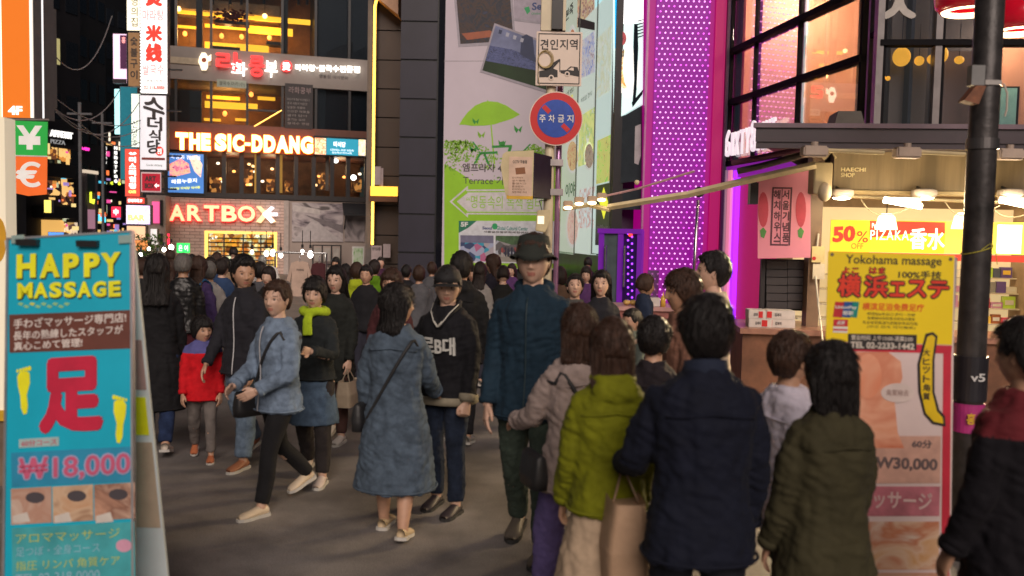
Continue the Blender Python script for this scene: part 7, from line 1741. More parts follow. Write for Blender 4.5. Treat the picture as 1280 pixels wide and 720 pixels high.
    T, fr = flat_sign('red_base_sign', 'small red text panel under the vertical red sign', (158, 246.5, 181, 255), 33.5, glow('face_red', (.95, .08, .05), .75), group=g_, arm=False); T.text('lettering', '안마카페 3F', (160, 248.5, 178, 253), -.032, wl_, .03, .02)
    T, fr = flat_sign('bar_screen', 'lilac LED screen with yellow capital letters', (157, 256, 188, 281), 33, litprint('lilac', [(.75, .45, 1), (.95, .8, 1), (.6, .4, .95)], 3, 1.2), group=g_, arm=False)
    T.text('lettering', 'BAR', (160, 268, 182, 276), -.04, glow('letter_yellow_lit', (1, .9, .2), 1.4), .06, .02); T.text('lettering', '2층 술집', (162, 259, 180, 265), -.04, wl_, .03, .02)
    # pale low building left of the brick shop
    fr = frame_px(176, 36.6, 207, 36.8); T = Thing('low_wall_block', 'pale low shopfront block left of the brick shop', 'building', fr, (0, 0, 0))
    u0, u1, w0, w1 = fr.rect(183, 244, 207, 300); T.ubox('wall', u0, u1, 0, 5, 0, w1, mat('block_pale', (.42, .33, .29), .7)); T.box('window', (190, 252, 199, 279), -.08, -.002, glow('pinkwin', (1, .12, .35), .9)); T.box('window_trim', (200, 250, 203, 282), -.1, -.002, BLACK()); T.box('poster', (189, 288, 197, 306), -.1, -.002, glow('posterw', (1, .9, .85), .8)); T.box('shutter', (199, 292, 203, 306), -.1, -.002, BLACK()); T.box('lightstrip', (209, 292, 212, 306), -.1, -.05, glow('red_lit', (1, .03, .08), 1.3))
    # bright spot lamps on the stalls below
    for k, (px, py, r_, st) in enumerate(((214, 309, .13, 30), (205, 312, .10, 22), (197, 318, .08, 18), (176, 318, .09, 18), (186, 311, .08, 16))):
        f2 = frame_px(px - 5, 24, px + 5, 24); uu, zz = f2.hit(px, py)
        L_ = Thing('stall_lamp', ['brightest white bulb left of the green sign', 'white bulb second from the green sign', 'small bulb above the crowd by the plants', 'bulb at the left end of the market stalls', 'dimmest bulb by the orange stall front'][k], 'lamp', f2, (uu, 0, zz), 'bulbs over the market stalls'); L_.part('bulb', MB().ell((uu, 0, zz), (r_ * .5, r_ * .5, r_ * .6)), glow('bulb_stall', (1, .93, .82), 14), smooth=True); L_.part('socket', MB().cyl((uu, 0, zz + r_), (uu, 0, zz + r_ + .1), .03, 8), BLACK())
    f2 = frame_px(172, 27, 208, 27)
    for k, px in enumerate((176, 186, 195)):
        uu, zz = f2.hit(px, 312); P = Thing('potted_plant', ['leafy green plant at the left of the stall row', 'leafy green plant in the middle of the stall row', 'leafy green plant next to the bright bulbs'][k], 'plant', f2, (uu, 0, 0), 'plants along the stalls')
        P.part('pot', MB().tube([(uu, 0, 0), (uu, 0, .45)], [.16, .22], 14), mat('pot_brown', (.15, .08, .05), .7)); P.part('stem', MB().tube([(uu, 0, .45), (uu + .03, 0, 1.4)], .02, 6), mat('stem_brown', (.08, .05, .03), .8)); mb = MB()
        for i in range(160):
            a = random.uniform(0, 2 * PI); rr = random.uniform(.05, .45); c = (uu + rr * math.cos(a), rr * math.sin(a) * .6, random.uniform(1.0, 1.75)); d = Vector((random.uniform(-1, 1), random.uniform(-1, 1), random.uniform(-.6, .6))).normalized() * .09; e = d.cross(Vector((0, 0, 1))).normalized() * .03
            c = Vector(c); mb.add([c - d, c + e, c + d, c - e], [(0, 1, 2, 3)])
        P.part('foliage', mb, mat('leaf', (.10, .20, .03), .6, var=.5, scale=8))['kind'] = 'stuff'
left_signs()
def near_left():
    T, fr = flat_sign('floor_sign', 'orange lit floor sign with white 4F at the top left', (-30, -60, 42, 148.5), 12, glow('face_border', (1, .93, .8), .9), arm=False, thick=.2)
    T.box('orange_panel', (2, -60, 36, 147), -.05, -.031, glow('face_orange', (1, .22, .012), .6, base=(.5, .12, .01))); T.text('lettering', '4F', (10.5, 132.5, 28, 143.5), -.053, glow('letter_white_lit', (1, .95, .9), 1.5), .04, .01)
    T.box('left_panel', (-30, -60, 0, 147), -.045, -.031, glow('face_creamy', (1, .75, .45), .6))
    T, fr = flat_sign('blue_strip_sign', 'blue and white lit strip sign beside the orange floor sign', (36.5, -60, 53.5, 148), 12.6, glow('face_white_b', (1, .97, .95), 1.05), arm=False, thick=.3); T.box('blue_panel', (37.5, -60, 44, 147), -.05, -.031, glow('face_blue', (.02, .10, .75), .7)); T.box('edge', (45, -60, 46.5, 147), -.055, -.031, mat('edge_orange', (.4, .15, .05), .5))
    T, fr = flat_sign('pale_green_sign', 'pale green-white lit sign at the left, partly hidden behind the blue strip', (50, 8, 62.5, 133), 17, glow('face_palegreen', (.88, 1, .80), 1.15), arm=True, side=-1)
    T.text('character', '관', (51.5, 34, 54.5, 40), -.032, mat('ink_dark', (.05, .04, .04), .6), .02, .01); T.text('character', 'A', (52, 120, 56, 124), -.032, mat('ink_dark', (.05, .04, .04), .6), .0, .01)
    # currency exchange flag
    fr = frame_px(18, 9, 60, 9); uu, zz = fr.hit(18, 243); T = Thing('currency_sign', 'hanging exchange sign with a white yen on green above a white euro on orange', 'sign', fr, (uu, 0, zz))
    T.poly('green_panel', [(17.5, 151), (60, 152.5), (59.5, 195), (17.5, 194)], 0, mat('panel_green', (.02, .34, .05), .5, emit=(.02, .4, .06), estr=.45, var=.1), .012); T.poly('orange_panel', [(17.5, 194.6), (59.5, 195.6), (59, 243), (36, 245), (17.5, 241)], 0, mat('panel_orange', (.75, .13, .02), .5, emit=(.8, .14, .02), estr=.5, var=.1), .012)
    T.poly('border', [(17.5, 193.6), (59.5, 194.8), (59.5, 196.3), (17.5, 195.2)], -.012, WHITE(), .004); T.text('lettering', '¥', (21, 157, 53, 187), -.012, mat('white_lit_paint', (.85, .82, .78), .5, emit=(1, .95, .9), estr=.25), .035, .004); T.text('lettering', '€', (20, 202, 51, 234), -.012, mat('white_lit_paint', (.85, .82, .78), .5), .02, .004)
    T.part('arm', MB().cyl((fr.hit(0, 150)[0], 0, fr.hit(0, 150)[1]), (fr.hit(61, 150)[0], 0, fr.hit(61, 150)[1]), .012, 8), mat('arm_steel', (.4, .36, .33), .4, metal=.8)); T.part('pole', MB().cyl((fr.hit(14, 150, .02)[0], .02, 0), (fr.hit(14, 150, .02)[0], .02, fr.hit(14, 148, .02)[1]), .03, 10), mat('arm_steel', (.4, .36, .33), .4, metal=.8))
    # cream exchange booth at the very left
    fr = frame_px(-60, 6.6, 16, 6.6); T = Thing('exchange_booth', 'cream framed booth at the left edge behind the massage sign', 'booth', fr, (fr.hit(-60, 300)[0], 0, 0))
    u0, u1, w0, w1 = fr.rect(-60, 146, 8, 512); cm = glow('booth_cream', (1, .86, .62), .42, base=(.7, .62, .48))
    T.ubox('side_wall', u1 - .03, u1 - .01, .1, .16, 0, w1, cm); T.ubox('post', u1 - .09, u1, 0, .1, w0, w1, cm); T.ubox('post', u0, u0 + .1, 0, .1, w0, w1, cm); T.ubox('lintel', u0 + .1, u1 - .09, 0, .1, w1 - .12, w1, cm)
    T.ubox('glass', u0 + .1, u1 - .09, .04, .05, w0, w1 - .12, glassmat('booth_glass', (.8, .8, .75), .1)); T.ubox('yellow_band', u0, u1 + .01, -.02, .1, w0 - .08, w0 - .002, mat('strip_yellow', (.7, .42, .03), .5)); T.ubox('base', u0, u1 - .01, .01, .16, 0, w0 - .081, mat('booth_base', (.18, .13, .09), .7, var=.3, scale=5)); T.ubox('inner_wall', u0 + .02, u1 - .035, .13, .16, w0, w1, mat('booth_inner', (.6, .5, .35), .7)); T.ubox('counter', u0 + .1, u1 - .04, .1, .125, w0 + .002, w0 + .05, mat('booth_counter', (.5, .3, .06), .5))
    T.poly('round_sticker', circle_px(-2, 300, 10, 28, 20), -.0, mat('sticker_gold', (.75, .40, .03), .5), .006); T.part('bolt', MB().cyl((u1 + .0, .05, 1.25), (u1 + .03, .05, 1.25), .02, 8), BLACK())
near_left()
# ================================================================ the two massage signs in front
def massage_left():
    # A-board: the front panel leans back a little
    A = at_depth(11, 297, 4.30); Bq = at_depth(163, 294, 4.30); C = at_depth(15, 720, 4.02)
    uxv = Vector((Bq.x - A.x, Bq.y - A.y, 0)); up = Vector((0, .19, 1.0))
    k_ = .082; fr = Frame((A.x + k_ * 1.0, A.y - .19 * A.z, -.0), Vector((uxv.x, uxv.y, k_ * uxv.x)), up - Vector((k_, 0, 0)))
    uu0, _ = fr.hit(12, 400); 
    T = Thing('massage_board', 'teal standing board with yellow HAPPY MASSAGE lettering in the left foreground', 'signboard', fr, (0, 0, 0))
    teal = mat('board_teal', (.004, .42, .60), .38, var=.10, scale=2); tealL = mat('board_teal_light', (.02, .27, .46), .45); br = mat('board_brown', (.13, .035, .022), .5); yl = mat('letter_yellow', (.90, .87, .01), .5); sh = mat('letter_shadow', (.03, .06, .03), .6); wh = mat('letter_offwhite', (.72, .64, .60), .5); rd = mat('kanji_red', (.55, .008, .05), .5)
    top = fr.hit(90, 295)[1]; u0 = fr.hit(11.5, 300)[0]; u1 = fr.hit(162.5, 300)[0]
    T.ubox('panel', u0, u1, 0, .02, .03, top, teal); T.ubox('frame_edge', u0 - .012, u0 - .001, -.006, .026, .02, top + .01, mat('alu', (.6, .6, .62), .3, metal=.8)); T.ubox('frame_edge', u1 + .001, u1 + .012, -.006, .026, .02, top + .01, mat('alu', (.6, .6, .62), .3, metal=.8))
    T.ubox('frame_edge', u0, u1, -.005, .025, top, top + .01, mat('alu', (.6, .6, .62), .3, metal=.8))
    for x in (22, 156): uu, ww = fr.hit(x, 299, -.01); T.ubox('clip', uu - .03, uu + .03, -.012, -.001, ww - .02, ww + .02, mat('clip_grey', (.3, .42, .40), .35))
    W = lambda x0, y0, x1, y1: fr.rect(x0, y0, x1, y1)
    for i, ch in enumerate('HAPPY'):
        x0, x1 = [(21, 45), (50, 75), (79, 99), (105, 125), (126, 151)][i]; d = -.018 * (x0 - 22)
        T.text('lettering', ch, (x0 + 1.2, 318 + d + 1, x1 + 1.2, 348.5 + d + 1), -.001, sh, .05, .002); T.text('lettering', ch, (x0, 317.5 + d, x1, 347.5 + d), -.0035, yl, .05, .003)
    for i, ch in enumerate('MASSAGE'):
        x0, x1 = [(22, 41), (42.5, 60), (62, 77.5), (80, 95.5), (97, 114), (116, 133), (136, 151)][i]; d = -.02 * (x0 - 22)
        T.text('lettering', ch, (x0 + 1.1, 354 + d + 1, x1 + 1.1, 374 + d + 1), -.001, sh, .045, .002); T.text('lettering', ch, (x0, 353.5 + d, x1, 373 + d), -.0035, yl, .045, .003)
    lf = mat('leaf_pale', (.30, .60, .28), .5)
    for k in range(9): x = 26 + k * 7.2; y = 381 + (2.2 if k % 2 else -.8); T.poly('leaf_print', [(x - 4, y), (x - 1, y - 2.4), (x + 4, y - 1 + (k % 2)), (x + 1, y + 2.2)], 0, lf if k != 2 else mat('leaf_lemon', (.6, .65, .1), .5), .002)
    T.poly('brown_band', [(11.7, 393.5), (164, 387.5), (165, 435.5), (12.3, 441)], 0, br, .003)
    for t, r in (('手わざマッサージ専門店!', (17, 394.5, 158, 407)), ('長年の熟練したスタッフが', (17, 410, 154, 421.5)), ('真心こめて管理!', (17.5, 425, 103, 436))): T.text('lettering', t, (r[0], r[1], r[2], r[3]), -.0035, wh, .018, .002, shear=.0)
    T.text('kanji', '足', (49, 446, 130, 541), -.001, rd, .055, .004)
    def foot(cx, cy, s, mir):
        pts = [(-.42, -.9), (-.25, -.98), (0, -1), (.3, -.95), (.48, -.75), (.42, -.3), (.25, .15), (.2, .7), (0, 1), (-.22, .95), (-.3, .6), (-.22, .1), (-.45, -.45)]
        T.poly('footprint', [(cx + mir * p[0] * s, cy + p[1] * s * 1.6) for p in pts], 0, yl, .003)
        for k in range(5): T.poly('toe_print', circle_px(cx + mir * (-.42 + k * .22) * s, cy - s * 1.6 * (1.12 - .03 * k), s * (.13 - .012 * k), s * (.18 - .016 * k), 10), 0, yl, .003)
    foot(30, 491, 17, -1); foot(150, 527, 17, 1)
    T.poly('pale_label', [(24, 549), (74, 546), (74, 557), (24, 560)], 0, mat('label_pale', (.35, .5, .5), .5), .003); T.text('lettering', '60分コース', (27, 549.5, 71, 557), -.0035, mat('label_ink', (.5, .15, .2), .5), .02, .002)
    T.poly('price_band', [(14, 566), (166, 558), (167, 602), (15, 609)], 0, tealL, .002); pk = mat('price_pink', (.55, .10, .20), .5)
    T.text('lettering', '₩18,000', (22, 567, 165, 601), -.003, mat('price_outline', (.35, .35, .55), .5), .065, .002); T.text('lettering', '₩18,000', (24, 569, 163, 599), -.006, pk, .015, .002)
    ph = [litprint('skin_ph%d' % k, c, 6, seed=k) for k, c in enumerate([[(.55, .38, .3), (.45, .25, .18), (.6, .48, .4)], [(.5, .25, .12), (.6, .42, .28), (.35, .2, .12)], [(.55, .3, .2), (.25, .12, .08), (.6, .4, .3)]])]
    for k in range(3):
        x0 = 14 + k * 52; T.poly('photo', [(x0, 611 - k * 2.6), (x0 + 50.5, 608 - k * 2.6), (x0 + 51, 653 - k * 2.6), (x0 + .5, 656 - k * 2.6)], 0, ph[k], .003)
        T.poly('photo_hair', circle_px(x0 + 30, 622 - k * 2, 12, 7, 14), -.003, mat('photo_dark', (.06, .05, .06), .6), .001); T.poly('photo_cloth', [(x0 + 2, 645), (x0 + 20, 640), (x0 + 24, 652), (x0 + 2, 654)], -.003, mat('photo_white', (.6, .55, .5), .6), .0012)
    T.poly('lower_band', [(15, 660), (168, 652), (170, 760), (16, 768)], 0, mat('lower_teal', (.05, .36, .40), .5, var=.25, scale=6), .002)
    for i, t in enumerate(('アロママッサージ', '足つぼ・全身コース', '指圧 リンパ 角質ケア', 'TEL 02-318-0000')): T.text('lettering', t, (20, 664 + i * 17, 20 + 130 - (i % 2) * 25, 676 + i * 17), -.003, [mat('txt_lemon', (.45, .55, .15), .5), mat('txt_sky', (.25, .5, .6), .5)][i % 2], .012, .002)
    T.poly('sticker', circle_px(155, 682, 10, 8, 16), -.002, mat('sticker_pink', (.6, .3, .42), .5), .002)
    # second leaning panel of the A-board
    Tt = Vector(fr.O + fr.ux * u0 + fr.uz * top); 
    fr2o = fr.O + Vector((0, 1, 0)) * (.19 * A.z + .10)
    fr2 = Frame((fr2o.x - .06, fr2o.y, 0), uxv, Vector((-.075, -.05, 1.0)))
    T2 = T
    h2 = top * .985
    m2 = mat('back_panel_grey', (.68, .74, .76), .5, var=.1, scale=2); inv = fr.inv
    def conv(u_, v_, w_): p = fr2.m @ Vector((u_, v_, w_)); q = inv @ p; return (q.x, q.y, q.z)
    def pbox(name, ua, ub, va, vb, wa, wb, m): mb = MB().box(ua, ub, va, vb, wa, wb); mb.v = [conv(*p) for p in mb.v]; T.part(name, mb, m)
    pbox('rear_panel', u0 + .02, u1 + .06, 0, .02, .02, h2, m2)
    pbox('rear_print', u1 - .10, u1 + .05, -.005, -.001, h2 * .62, h2 * .75, mat('rear_rose', (.45, .28, .26), .5)); pbox('rear_print', u1 - .10, u1 + .05, -.005, -.001, h2 * .25, h2 * .48, mat('rear_peach', (.5, .38, .28), .5)); pbox('rear_print', u1 - .06, u1 + .04, -.006, -.001, h2 * .50, h2 * .60, yl)
    pbox('hinge', u0 + .1, u0 + .2, -.05, .0, h2 - .02, h2 + .01, BLACK()); pbox('hinge', u1 - .2, u1 - .1, -.05, .0, h2 - .02, h2 + .01, BLACK())
massage_left()
def massage_right():
    fr = frame_px(1036, 4.35, 1192, 4.30)
    T = Thing('massage_banner', 'yellow and red stand banner advertising Yokohama massage in the right foreground', 'banner', fr, (0, 0, 0))
    yl = mat('ban_yellow', (.92, .68, .004), .45, var=.04, scale=3); rd = mat('ban_red', (.58, .02, .05), .45); ink = mat('ban_black', (.02, .016, .016), .5); wt = mat('ban_white', (.72, .58, .56), .5, var=.05)
    T.poly('sheet', [(1035, 314), (1193, 319.5), (1187, 760), (1022, 760)], 0, wt, .006)
    T.poly('yellow_field', [(1035, 314), (1193, 319.5), (1190, 431), (1032, 426)], -.006, yl, .002)
    T.poly('red_border', [(1032, 427), (1190, 432), (1189, 442), (1032, 438)], -.006, rd, .002); T.poly('red_border', [(1179, 442), (1189, 442), (1186, 760), (1176, 760)], -.006, rd, .002); T.poly('red_border', [(1031, 438), (1041, 438), (1037, 760), (1023, 760)], -.006, rd, .002)
    for x, y in ((1040, 318), (1188, 324)): T.poly('eyelet', circle_px(x, y, 2.3, 2.3, 12), -.006, mat('eyelet', (.2, .16, .1), .4, metal=.8), .004)
    D = lambda x0, y0, x1, y1: (x0, y0, x1, y1)
    T.text('lettering', 'Yokohama massage', (1057, 319.5, 1177, 334), -.008, ink, .012, .002, shear=.0); T.text('lettering', '100%手技', (1123, 338.5, 1177, 348.5), -.008, ink, .02, .002)
    for ch, x0, x1, y0, y1 in (('横', 1047, 1076, 343, 371), ('浜', 1080, 1110, 344, 372), ('エ', 1112, 1131, 352, 371), ('ス', 1134, 1158, 350, 372), ('テ', 1160, 1186, 351, 373)):
        T.text('kanji_outline', ch, (x0 - 1.5, y0 - 1.5, x1 + 1.5, y1 + 1.5), -.008, ink, .085, .002); T.text('kanji', ch, (x0, y0, x1, y1), -.0105, mat('kanji_orange', (.75, .04, .012), .5), .03, .002)
    for t, x0, x1 in (('よこ', 1053, 1073), ('はま', 1087, 1106)): T.text('kanji_outline', t, (x0 - 1, 333.5, x1 + 1, 342.8), -.008, ink, .07, .0015); T.text('kanji', t, (x0, 334.5, x1, 341.8), -.010, mat('kanji_orange', (.75, .04, .012), .5), .02, .0015)
    # payment logo
    for x0, x1, x2, x3, c in ((1044, 1056, 1052, 1041, (.5, .02, .03)), (1055, 1066, 1063, 1051, (.01, .08, .32)), (1065, 1074, 1071, 1062, (.0, .26, .22))): T.poly('card_logo', [(x0, 377), (x1, 377.5), (x2, 397), (x3, 396)], -.008, mat('logo_%.2f' % c[0], c, .4), .002)
    T.text('lettering', 'UnionPay', (1044, 382, 1071, 387), -.0105, WHITE(), .03, .001); T.text('lettering', '银联', (1053, 388.5, 1067, 394), -.0105, WHITE(), .03, .001)
    T.poly('app_icon', [(1042, 399), (1060, 399.5), (1059.5, 408), (1041.5, 407.5)], -.008, mat('icon_red', (.55, .02, .04), .4), .002); T.poly('app_icon', [(1041.5, 408), (1059.5, 408.5), (1059, 416), (1041, 415.5)], -.008, WHITE(), .002); T.text('lettering', '点评', (1046, 401, 1056, 406), -.0105, WHITE(), .03, .001)
    T.poly('icon_band', [(1041.5, 411), (1059.3, 411.5), (1059, 413.5), (1041.3, 413)], -.010, mat('icon_red', (.55, .02, .04), .4), .001)
    T.text('lettering', '横滨足浴免费足疗', (1078, 379, 1155, 388.5), -.008, mat('txt_orange', (.75, .12, .01), .5), .02, .002)
    for i, t in enumerate(('明洞站6号出口·步行一分钟', '免费提供饮料茶点热毛巾服务', '专业技师真诚为您服务欢迎光临', '(中文·日文 均可服务)')): T.text('lettering', t, (1084 - (i == 2) * 6, 391 + i * 5.4, 1144 + (i == 2) * 3, 395 + i * 5.4), -.008, ink, .0, .001)
    T.poly('phone_label', [(1060, 417), (1146, 418.5), (1145.5, 437.5), (1060, 436.5)], -.009, ink, .002); T.text('lettering', '营业时间 上午10:00-凌晨2:00', (1064, 419.5, 1141, 426), -.0115, mat('label_white', (.65, .58, .5), .5), .015, .001); T.text('lettering', 'TEL 02-2233-1442', (1063, 428, 1143, 436), -.0115, mat('label_white', (.65, .58, .5), .5), .035, .001)
    # foot photograph
    T.poly('foot_print', [(1062, 440), (1110, 440), (1126, 452), (1128, 472), (1118, 500), (1122, 540), (1130, 560), (1062, 560), (1052, 520), (1064, 480)], -.008, litprint('foot_skin', [(.72, .27, .14), (.80, .40, .26), (.62, .18, .09)], 3, seed=4), .002); T.poly('toe_photo', circle_px(1085, 470, 17, 28, 22), -.010, litprint('foot_skin2', [(.80, .38, .24), (.75, .24, .12)], 4, seed=1), .002)
    T.poly('oval_label', circle_px(1122, 491, 21, 12, 26), -.010, mat('oval_pale', (.72, .60, .56), .5), .002); T.text('lettering', '角質除去', (1108, 487, 1136, 495), -.013, mat('oval_ink', (.4, .25, .22), .6), .0, .001)
    T.poly('tall_outline', [(1157, 417), (1166, 415), (1172, 420), (1168, 450), (1168, 490), (1174, 512), (1181, 520), (1182, 533), (1166, 530), (1155, 518), (1148, 490), (1147, 455)], -.009, ink, .002); T.poly('tall_ad', [(1159, 421), (1165, 418.5), (1169, 422), (1165, 450), (1165, 490), (1171, 514), (1178, 522), (1179, 529.5), (1167, 527), (1157, 516), (1151, 490), (1150, 455)], -.0115, mat('ban_yellow2', (.80, .55, .005), .45), .002)
    for i, ch in enumerate('大ヒット角質'): T.text('lettering', ch, (1153.5, 436 + i * 11, 1162.5, 445 + i * 11), -.0140, ink, .02, .001)
    T.poly('price_patch', [(1045, 545), (1176, 545), (1175, 604), (1044, 604)], -.008, mat('patch_peach', (.62, .36, .28), .5, var=.2, scale=8), .0015); T.text('lettering', 'W30,000', (1094, 572, 1172, 589), -.0100, mat('price_grey', (.14, .10, .10), .5), .035, .002); T.text('lettering', '60分', (1140, 550, 1165, 560), -.0100, mat('price_grey', (.14, .10, .10), .5), .03, .002)
    T.poly('pink_patch', [(1040, 608), (1175, 608), (1174, 645), (1040, 645)], -.008, mat('patch_rose', (.50, .16, .20), .5, var=.3, scale=9), .0015); T.text('lettering', '足マッサージ', (1052, 614, 1165, 636), -.010, mat('txt_rose', (.7, .5, .48), .5), .02, .002)
    T.poly('photo_patch', [(1041, 652), (1174, 652), (1173, 712), (1040, 712)], -.008, litprint('massage_ph', [(.65, .35, .15), (.72, .5, .35), (.55, .2, .1), (.7, .55, .45)], 4, seed=9), .0015)
    T.poly('photo_patch', [(1041, 716), (1172, 716), (1172, 756), (1040, 756)], -.008, litprint('massage_ph2', [(.65, .42, .3), (.6, .3, .2), (.7, .6, .5)], 4, seed=3), .0015)
    for px in (1034, 1188): uu = fr.hit(px, 500)[0]; T.part('pole', MB().cyl((uu, .03, .02), (uu, .03, 1.93), .011, 10), mat('alu', (.6, .6, .62), .3, metal=.8))
    a, b = fr.hit(1034, 500)[0], fr.hit(1190, 500)[0]; T.part('top_bar', MB().cyl((a, .03, 1.92), (b, .03, 1.90), .010, 8), mat('alu', (.6, .6, .62), .3, metal=.8)); T.part('base', MB().box(a - .03, b + .03, -.16, .22, 0.0, .06), mat('base_black', (.02, .02, .02), .6), bevel=.012)
massage_right()
# ================================================================ the crowd (px, y of head top, pixels per metre, facing)
NAVY = (.007, .009, .020); BLK = (.009, .009, .010); DEN = (.085, .125, .20)
# -- left group
person(196, 318, 142, 12, 'long-haired woman in a long black coat beside the teal board', fem=True, hstyle='long', longh=.26, topk='coat', top=((.012, .012, .014),), toplen=.22, flare=.10, legs=(.02, .035, .09), legk='jeans', shoes=(.6, .52, .44), walk=.5)
person(229, 318, 108, 4, 'grey-haired man in a black jacket seen from behind', hair='grey', hstyle='crop', topk='leather', top=(BLK,), legs=(.06, .01, .015), walk=.4, skin=2)
a = person(248, 321, 104, -15, 'brown-haired woman with a blue backpack walking away', fem=True, hair='brown', hstyle='long', longh=.30, topk='coat', top=((.05, .03, .10),), toplen=.36, legs=(.02, .02, .04), walk=.4)
backpack(a, 'bright blue backpack worn by the brown-haired woman', (.01, .13, .32), (.0, .18, .36))
person(253, 397, 146, 195, 'small child in a red padded jacket', H=1.24, hair='black', hstyle='bang', topk='jacket', top=((.62, .01, .018), (.10, .10, .28)), toplen=.42, bulk=1.1, legs=(.16, .14, .13), shoes=(.45, .14, .06), walk=.5, turn=30)
person(306, 317, 148, 162, 'man with swept black hair in a black zipped jacket looking left', vol=1.25, topk='jacket', top=((.020, .020, .026),), zipline=(.6, .6, .62), collar=('stand', (.02, .02, .025)), toplen=.44, legs=(.15, .21, .29), legk='jeans', shoes=(.3, .12, .06), walk=.6, turn=48, nod=2, arms=((.2, .10, .3), (.25, .12, .35)), tub=.2)
a = person(348, 348, 176, 140, 'woman with tied brown hair in a pale denim jacket striding left', fem=True, hair='brown', hstyle='bun', topk='denim', top=((.17, .23, .32),), toplen=.44, bulk=1.18, legs=(.012, .012, .014), legk='tights', shoes=(.62, .50, .36), walk=.75, turn=22, nod=-4, arms=((.15, .2, .9, .5), (.3, .15, .8, .4)), skin=1, zipline=(.4, .4, .42))
crossbody(a, -1, 'black shoulder bag carried by the woman in the denim jacket', pos=(.12, .14), size=(.13, .05, .10))
a = person(394, 347, 158, 178, 'woman with black fringe and a yellow-green scarf in a black jacket and denim skirt', fem=True, hstyle='bang', vol=1.1, topk='jacket', top=((.018, .022, .024),), toplen=.50, legs=(.07, .11, .17), legk='skirt', extras={'denimskirt': 1}, shoes=(.6, .5, .45), walk=.45, scarf=(.45, .62, .02), arms=((.5, .12, 1.3, .5), (.5, .12, 1.2, .4)), skin=1)
a = person(421, 333, 132, 170, 'woman with long black hair and bare forehead in a dark coat', fem=True, hstyle='part', hair='black', longh=.26, topk='coat', top=((.018, .020, .018),), toplen=.34, legs=(.07, .035, .03), legk='tights', shoes=(.6, .55, .5), walk=.4, skin=1)
tote(a, 0, 'cream cloth bag held by the woman in the dark coat', (.45, .36, .26), (.15, .07, .24), .10)
person(446, 329, 92, 6, 'person in a bright yellow-green jacket walking away', fem=True, hair='brown', hstyle='bang', vol=1.1, topk='jacket', top=((.38, .46, .02),), toplen=.44, legs=(.02, .02, .03), walk=.4, hood=True)
person(468, 325, 84, -5, 'person in a mid green jacket walking away', hair='dark', topk='jacket', top=((.11, .24, .01),), toplen=.44, legs=(.03, .025, .02), walk=.5, hood=True)
a = person(490, 338, 138, 168, 'woman with dark brown hair behind the couple in a wine-coloured jacket', fem=True, hair='brown', hstyle='long', vol=1.2, longh=.28, topk='coat', top=((.07, .022, .025),), toplen=.40, legs=(.02, .018, .02), walk=.3)
# -- couple
a = person(497, 357, 192, -8, 'woman in a long loose denim coat seen from behind', fem=True, hstyle='long', vol=1.15, longh=.20, topk='denimcoat', top=((.075, .105, .145),), toplen=.185, flare=.12, bulk=1.22, legk='bare', shoes=(.55, .42, .26), walk=.35, turn=-52, nod=-4, glasses=True, arms=((.05, .22, .25), (.4, .12, .6)))
crossbody(a, 1, 'black strap bag worn across the denim coat', size=(.11, .04, .09))
person(561, 333, 176, 158, 'young man in a black baseball cap and dark varsity jacket with white lettering', hat='cap', hair='black', hstyle='short', topk='jacket', top=((.010, .010, .013),), toplen=.455, bulk=1.14, legs=(.016, .024, .045), legk='jeans', shoes=(.04, .03, .035), walk=.15, turn=22, nod=3, collar=('varsity', (.012, .012, .015)), hem=(.26, .23, .17), extras={'print': '로B대'}, skin=1, arms=((.1, .10, .2), (.1, .12, .25)), grip=(True, True))
person(577, 317, 132, -12, 'man in a black hooded jacket standing behind the varsity-jacket man', hair='black', vol=1.1, topk='jacket', top=((.012, .012, .013),), hood=True, toplen=.42, bulk=1.15, legs=(.012, .012, .015), walk=.2)
a = person(607, 338, 82, 10, 'small child in a light blue knitted hat with a bright backpack', H=1.32, hat='beanie', topk='jacket', top=((.02, .30, .36),), bulk=1.1, walk=.3)
backpack(a, 'child’s backpack with blue and lime panels'.replace('’', "'"), (.03, .16, .42), (.45, .6, .04), .75)
person(591, 333, 84, 175, 'woman in a lilac jacket beside the child in the knitted hat', fem=True, hstyle='long', longh=.25, topk='jacket', top=((.25, .14, .26),), walk=.3)
person(617, 319, 88, 70, 'woman with long dark hair in a black coat by the green billboard', fem=True, hstyle='long', longh=.24, hair='brown', topk='coat', top=((.02, .018, .03),), toplen=.34, walk=.2)
# -- tall man and the women behind
person(668, 291, 200, 166, 'tall man in a floppy dark bucket hat and open navy rain jacket', hat='bucket', hair='brown', hstyle='short', topk='jacket', top=((.012, .030, .050),), toplen=.43, bulk=1.10, hood=True, legs=(.05, .07, .055), shoes=(.12, .10, .08), walk=.45, turn=6, nod=-3, skin=1, arms=((-.12, .18, .55), (.05, .12, .3)), zipline=(.02, .04, .05))
person(719, 344, 122, 172, 'woman with a high bun and red headband looking down', fem=True, hstyle='bun', hat=None, topk='coat', top=((.09, .085, .08),), toplen=.40, nod=-16, turn=6, skin=1, walk=.2, legs=(.02, .02, .03))
person(752, 340, 128, 176, 'woman with black hair gazing at the snack counter', fem=True, hstyle='part', longh=.16, topk='jacket', top=((.02, .02, .025),), nod=-8, turn=-10, skin=1, legs=(.02, .02, .03))
person(792, 372, 128, 120, 'child in a grey-green jacket at the snack counter', H=1.28, hstyle='short', topk='jacket', top=((.09, .11, .10),), legs=(.03, .03, .03))
person(893, 318, 166, 80, 'man in a cream sweater in profile at the kiosk counter', hstyle='short', vol=1.1, topk='knit', top=((.66, .54, .40),), toplen=.44, legs=(.03, .03, .04), turn=4, nod=-6, arms=((.5, .08, 1.1, .3), (.55, .08, 1.0, .3)), skin=1, walk=.1)
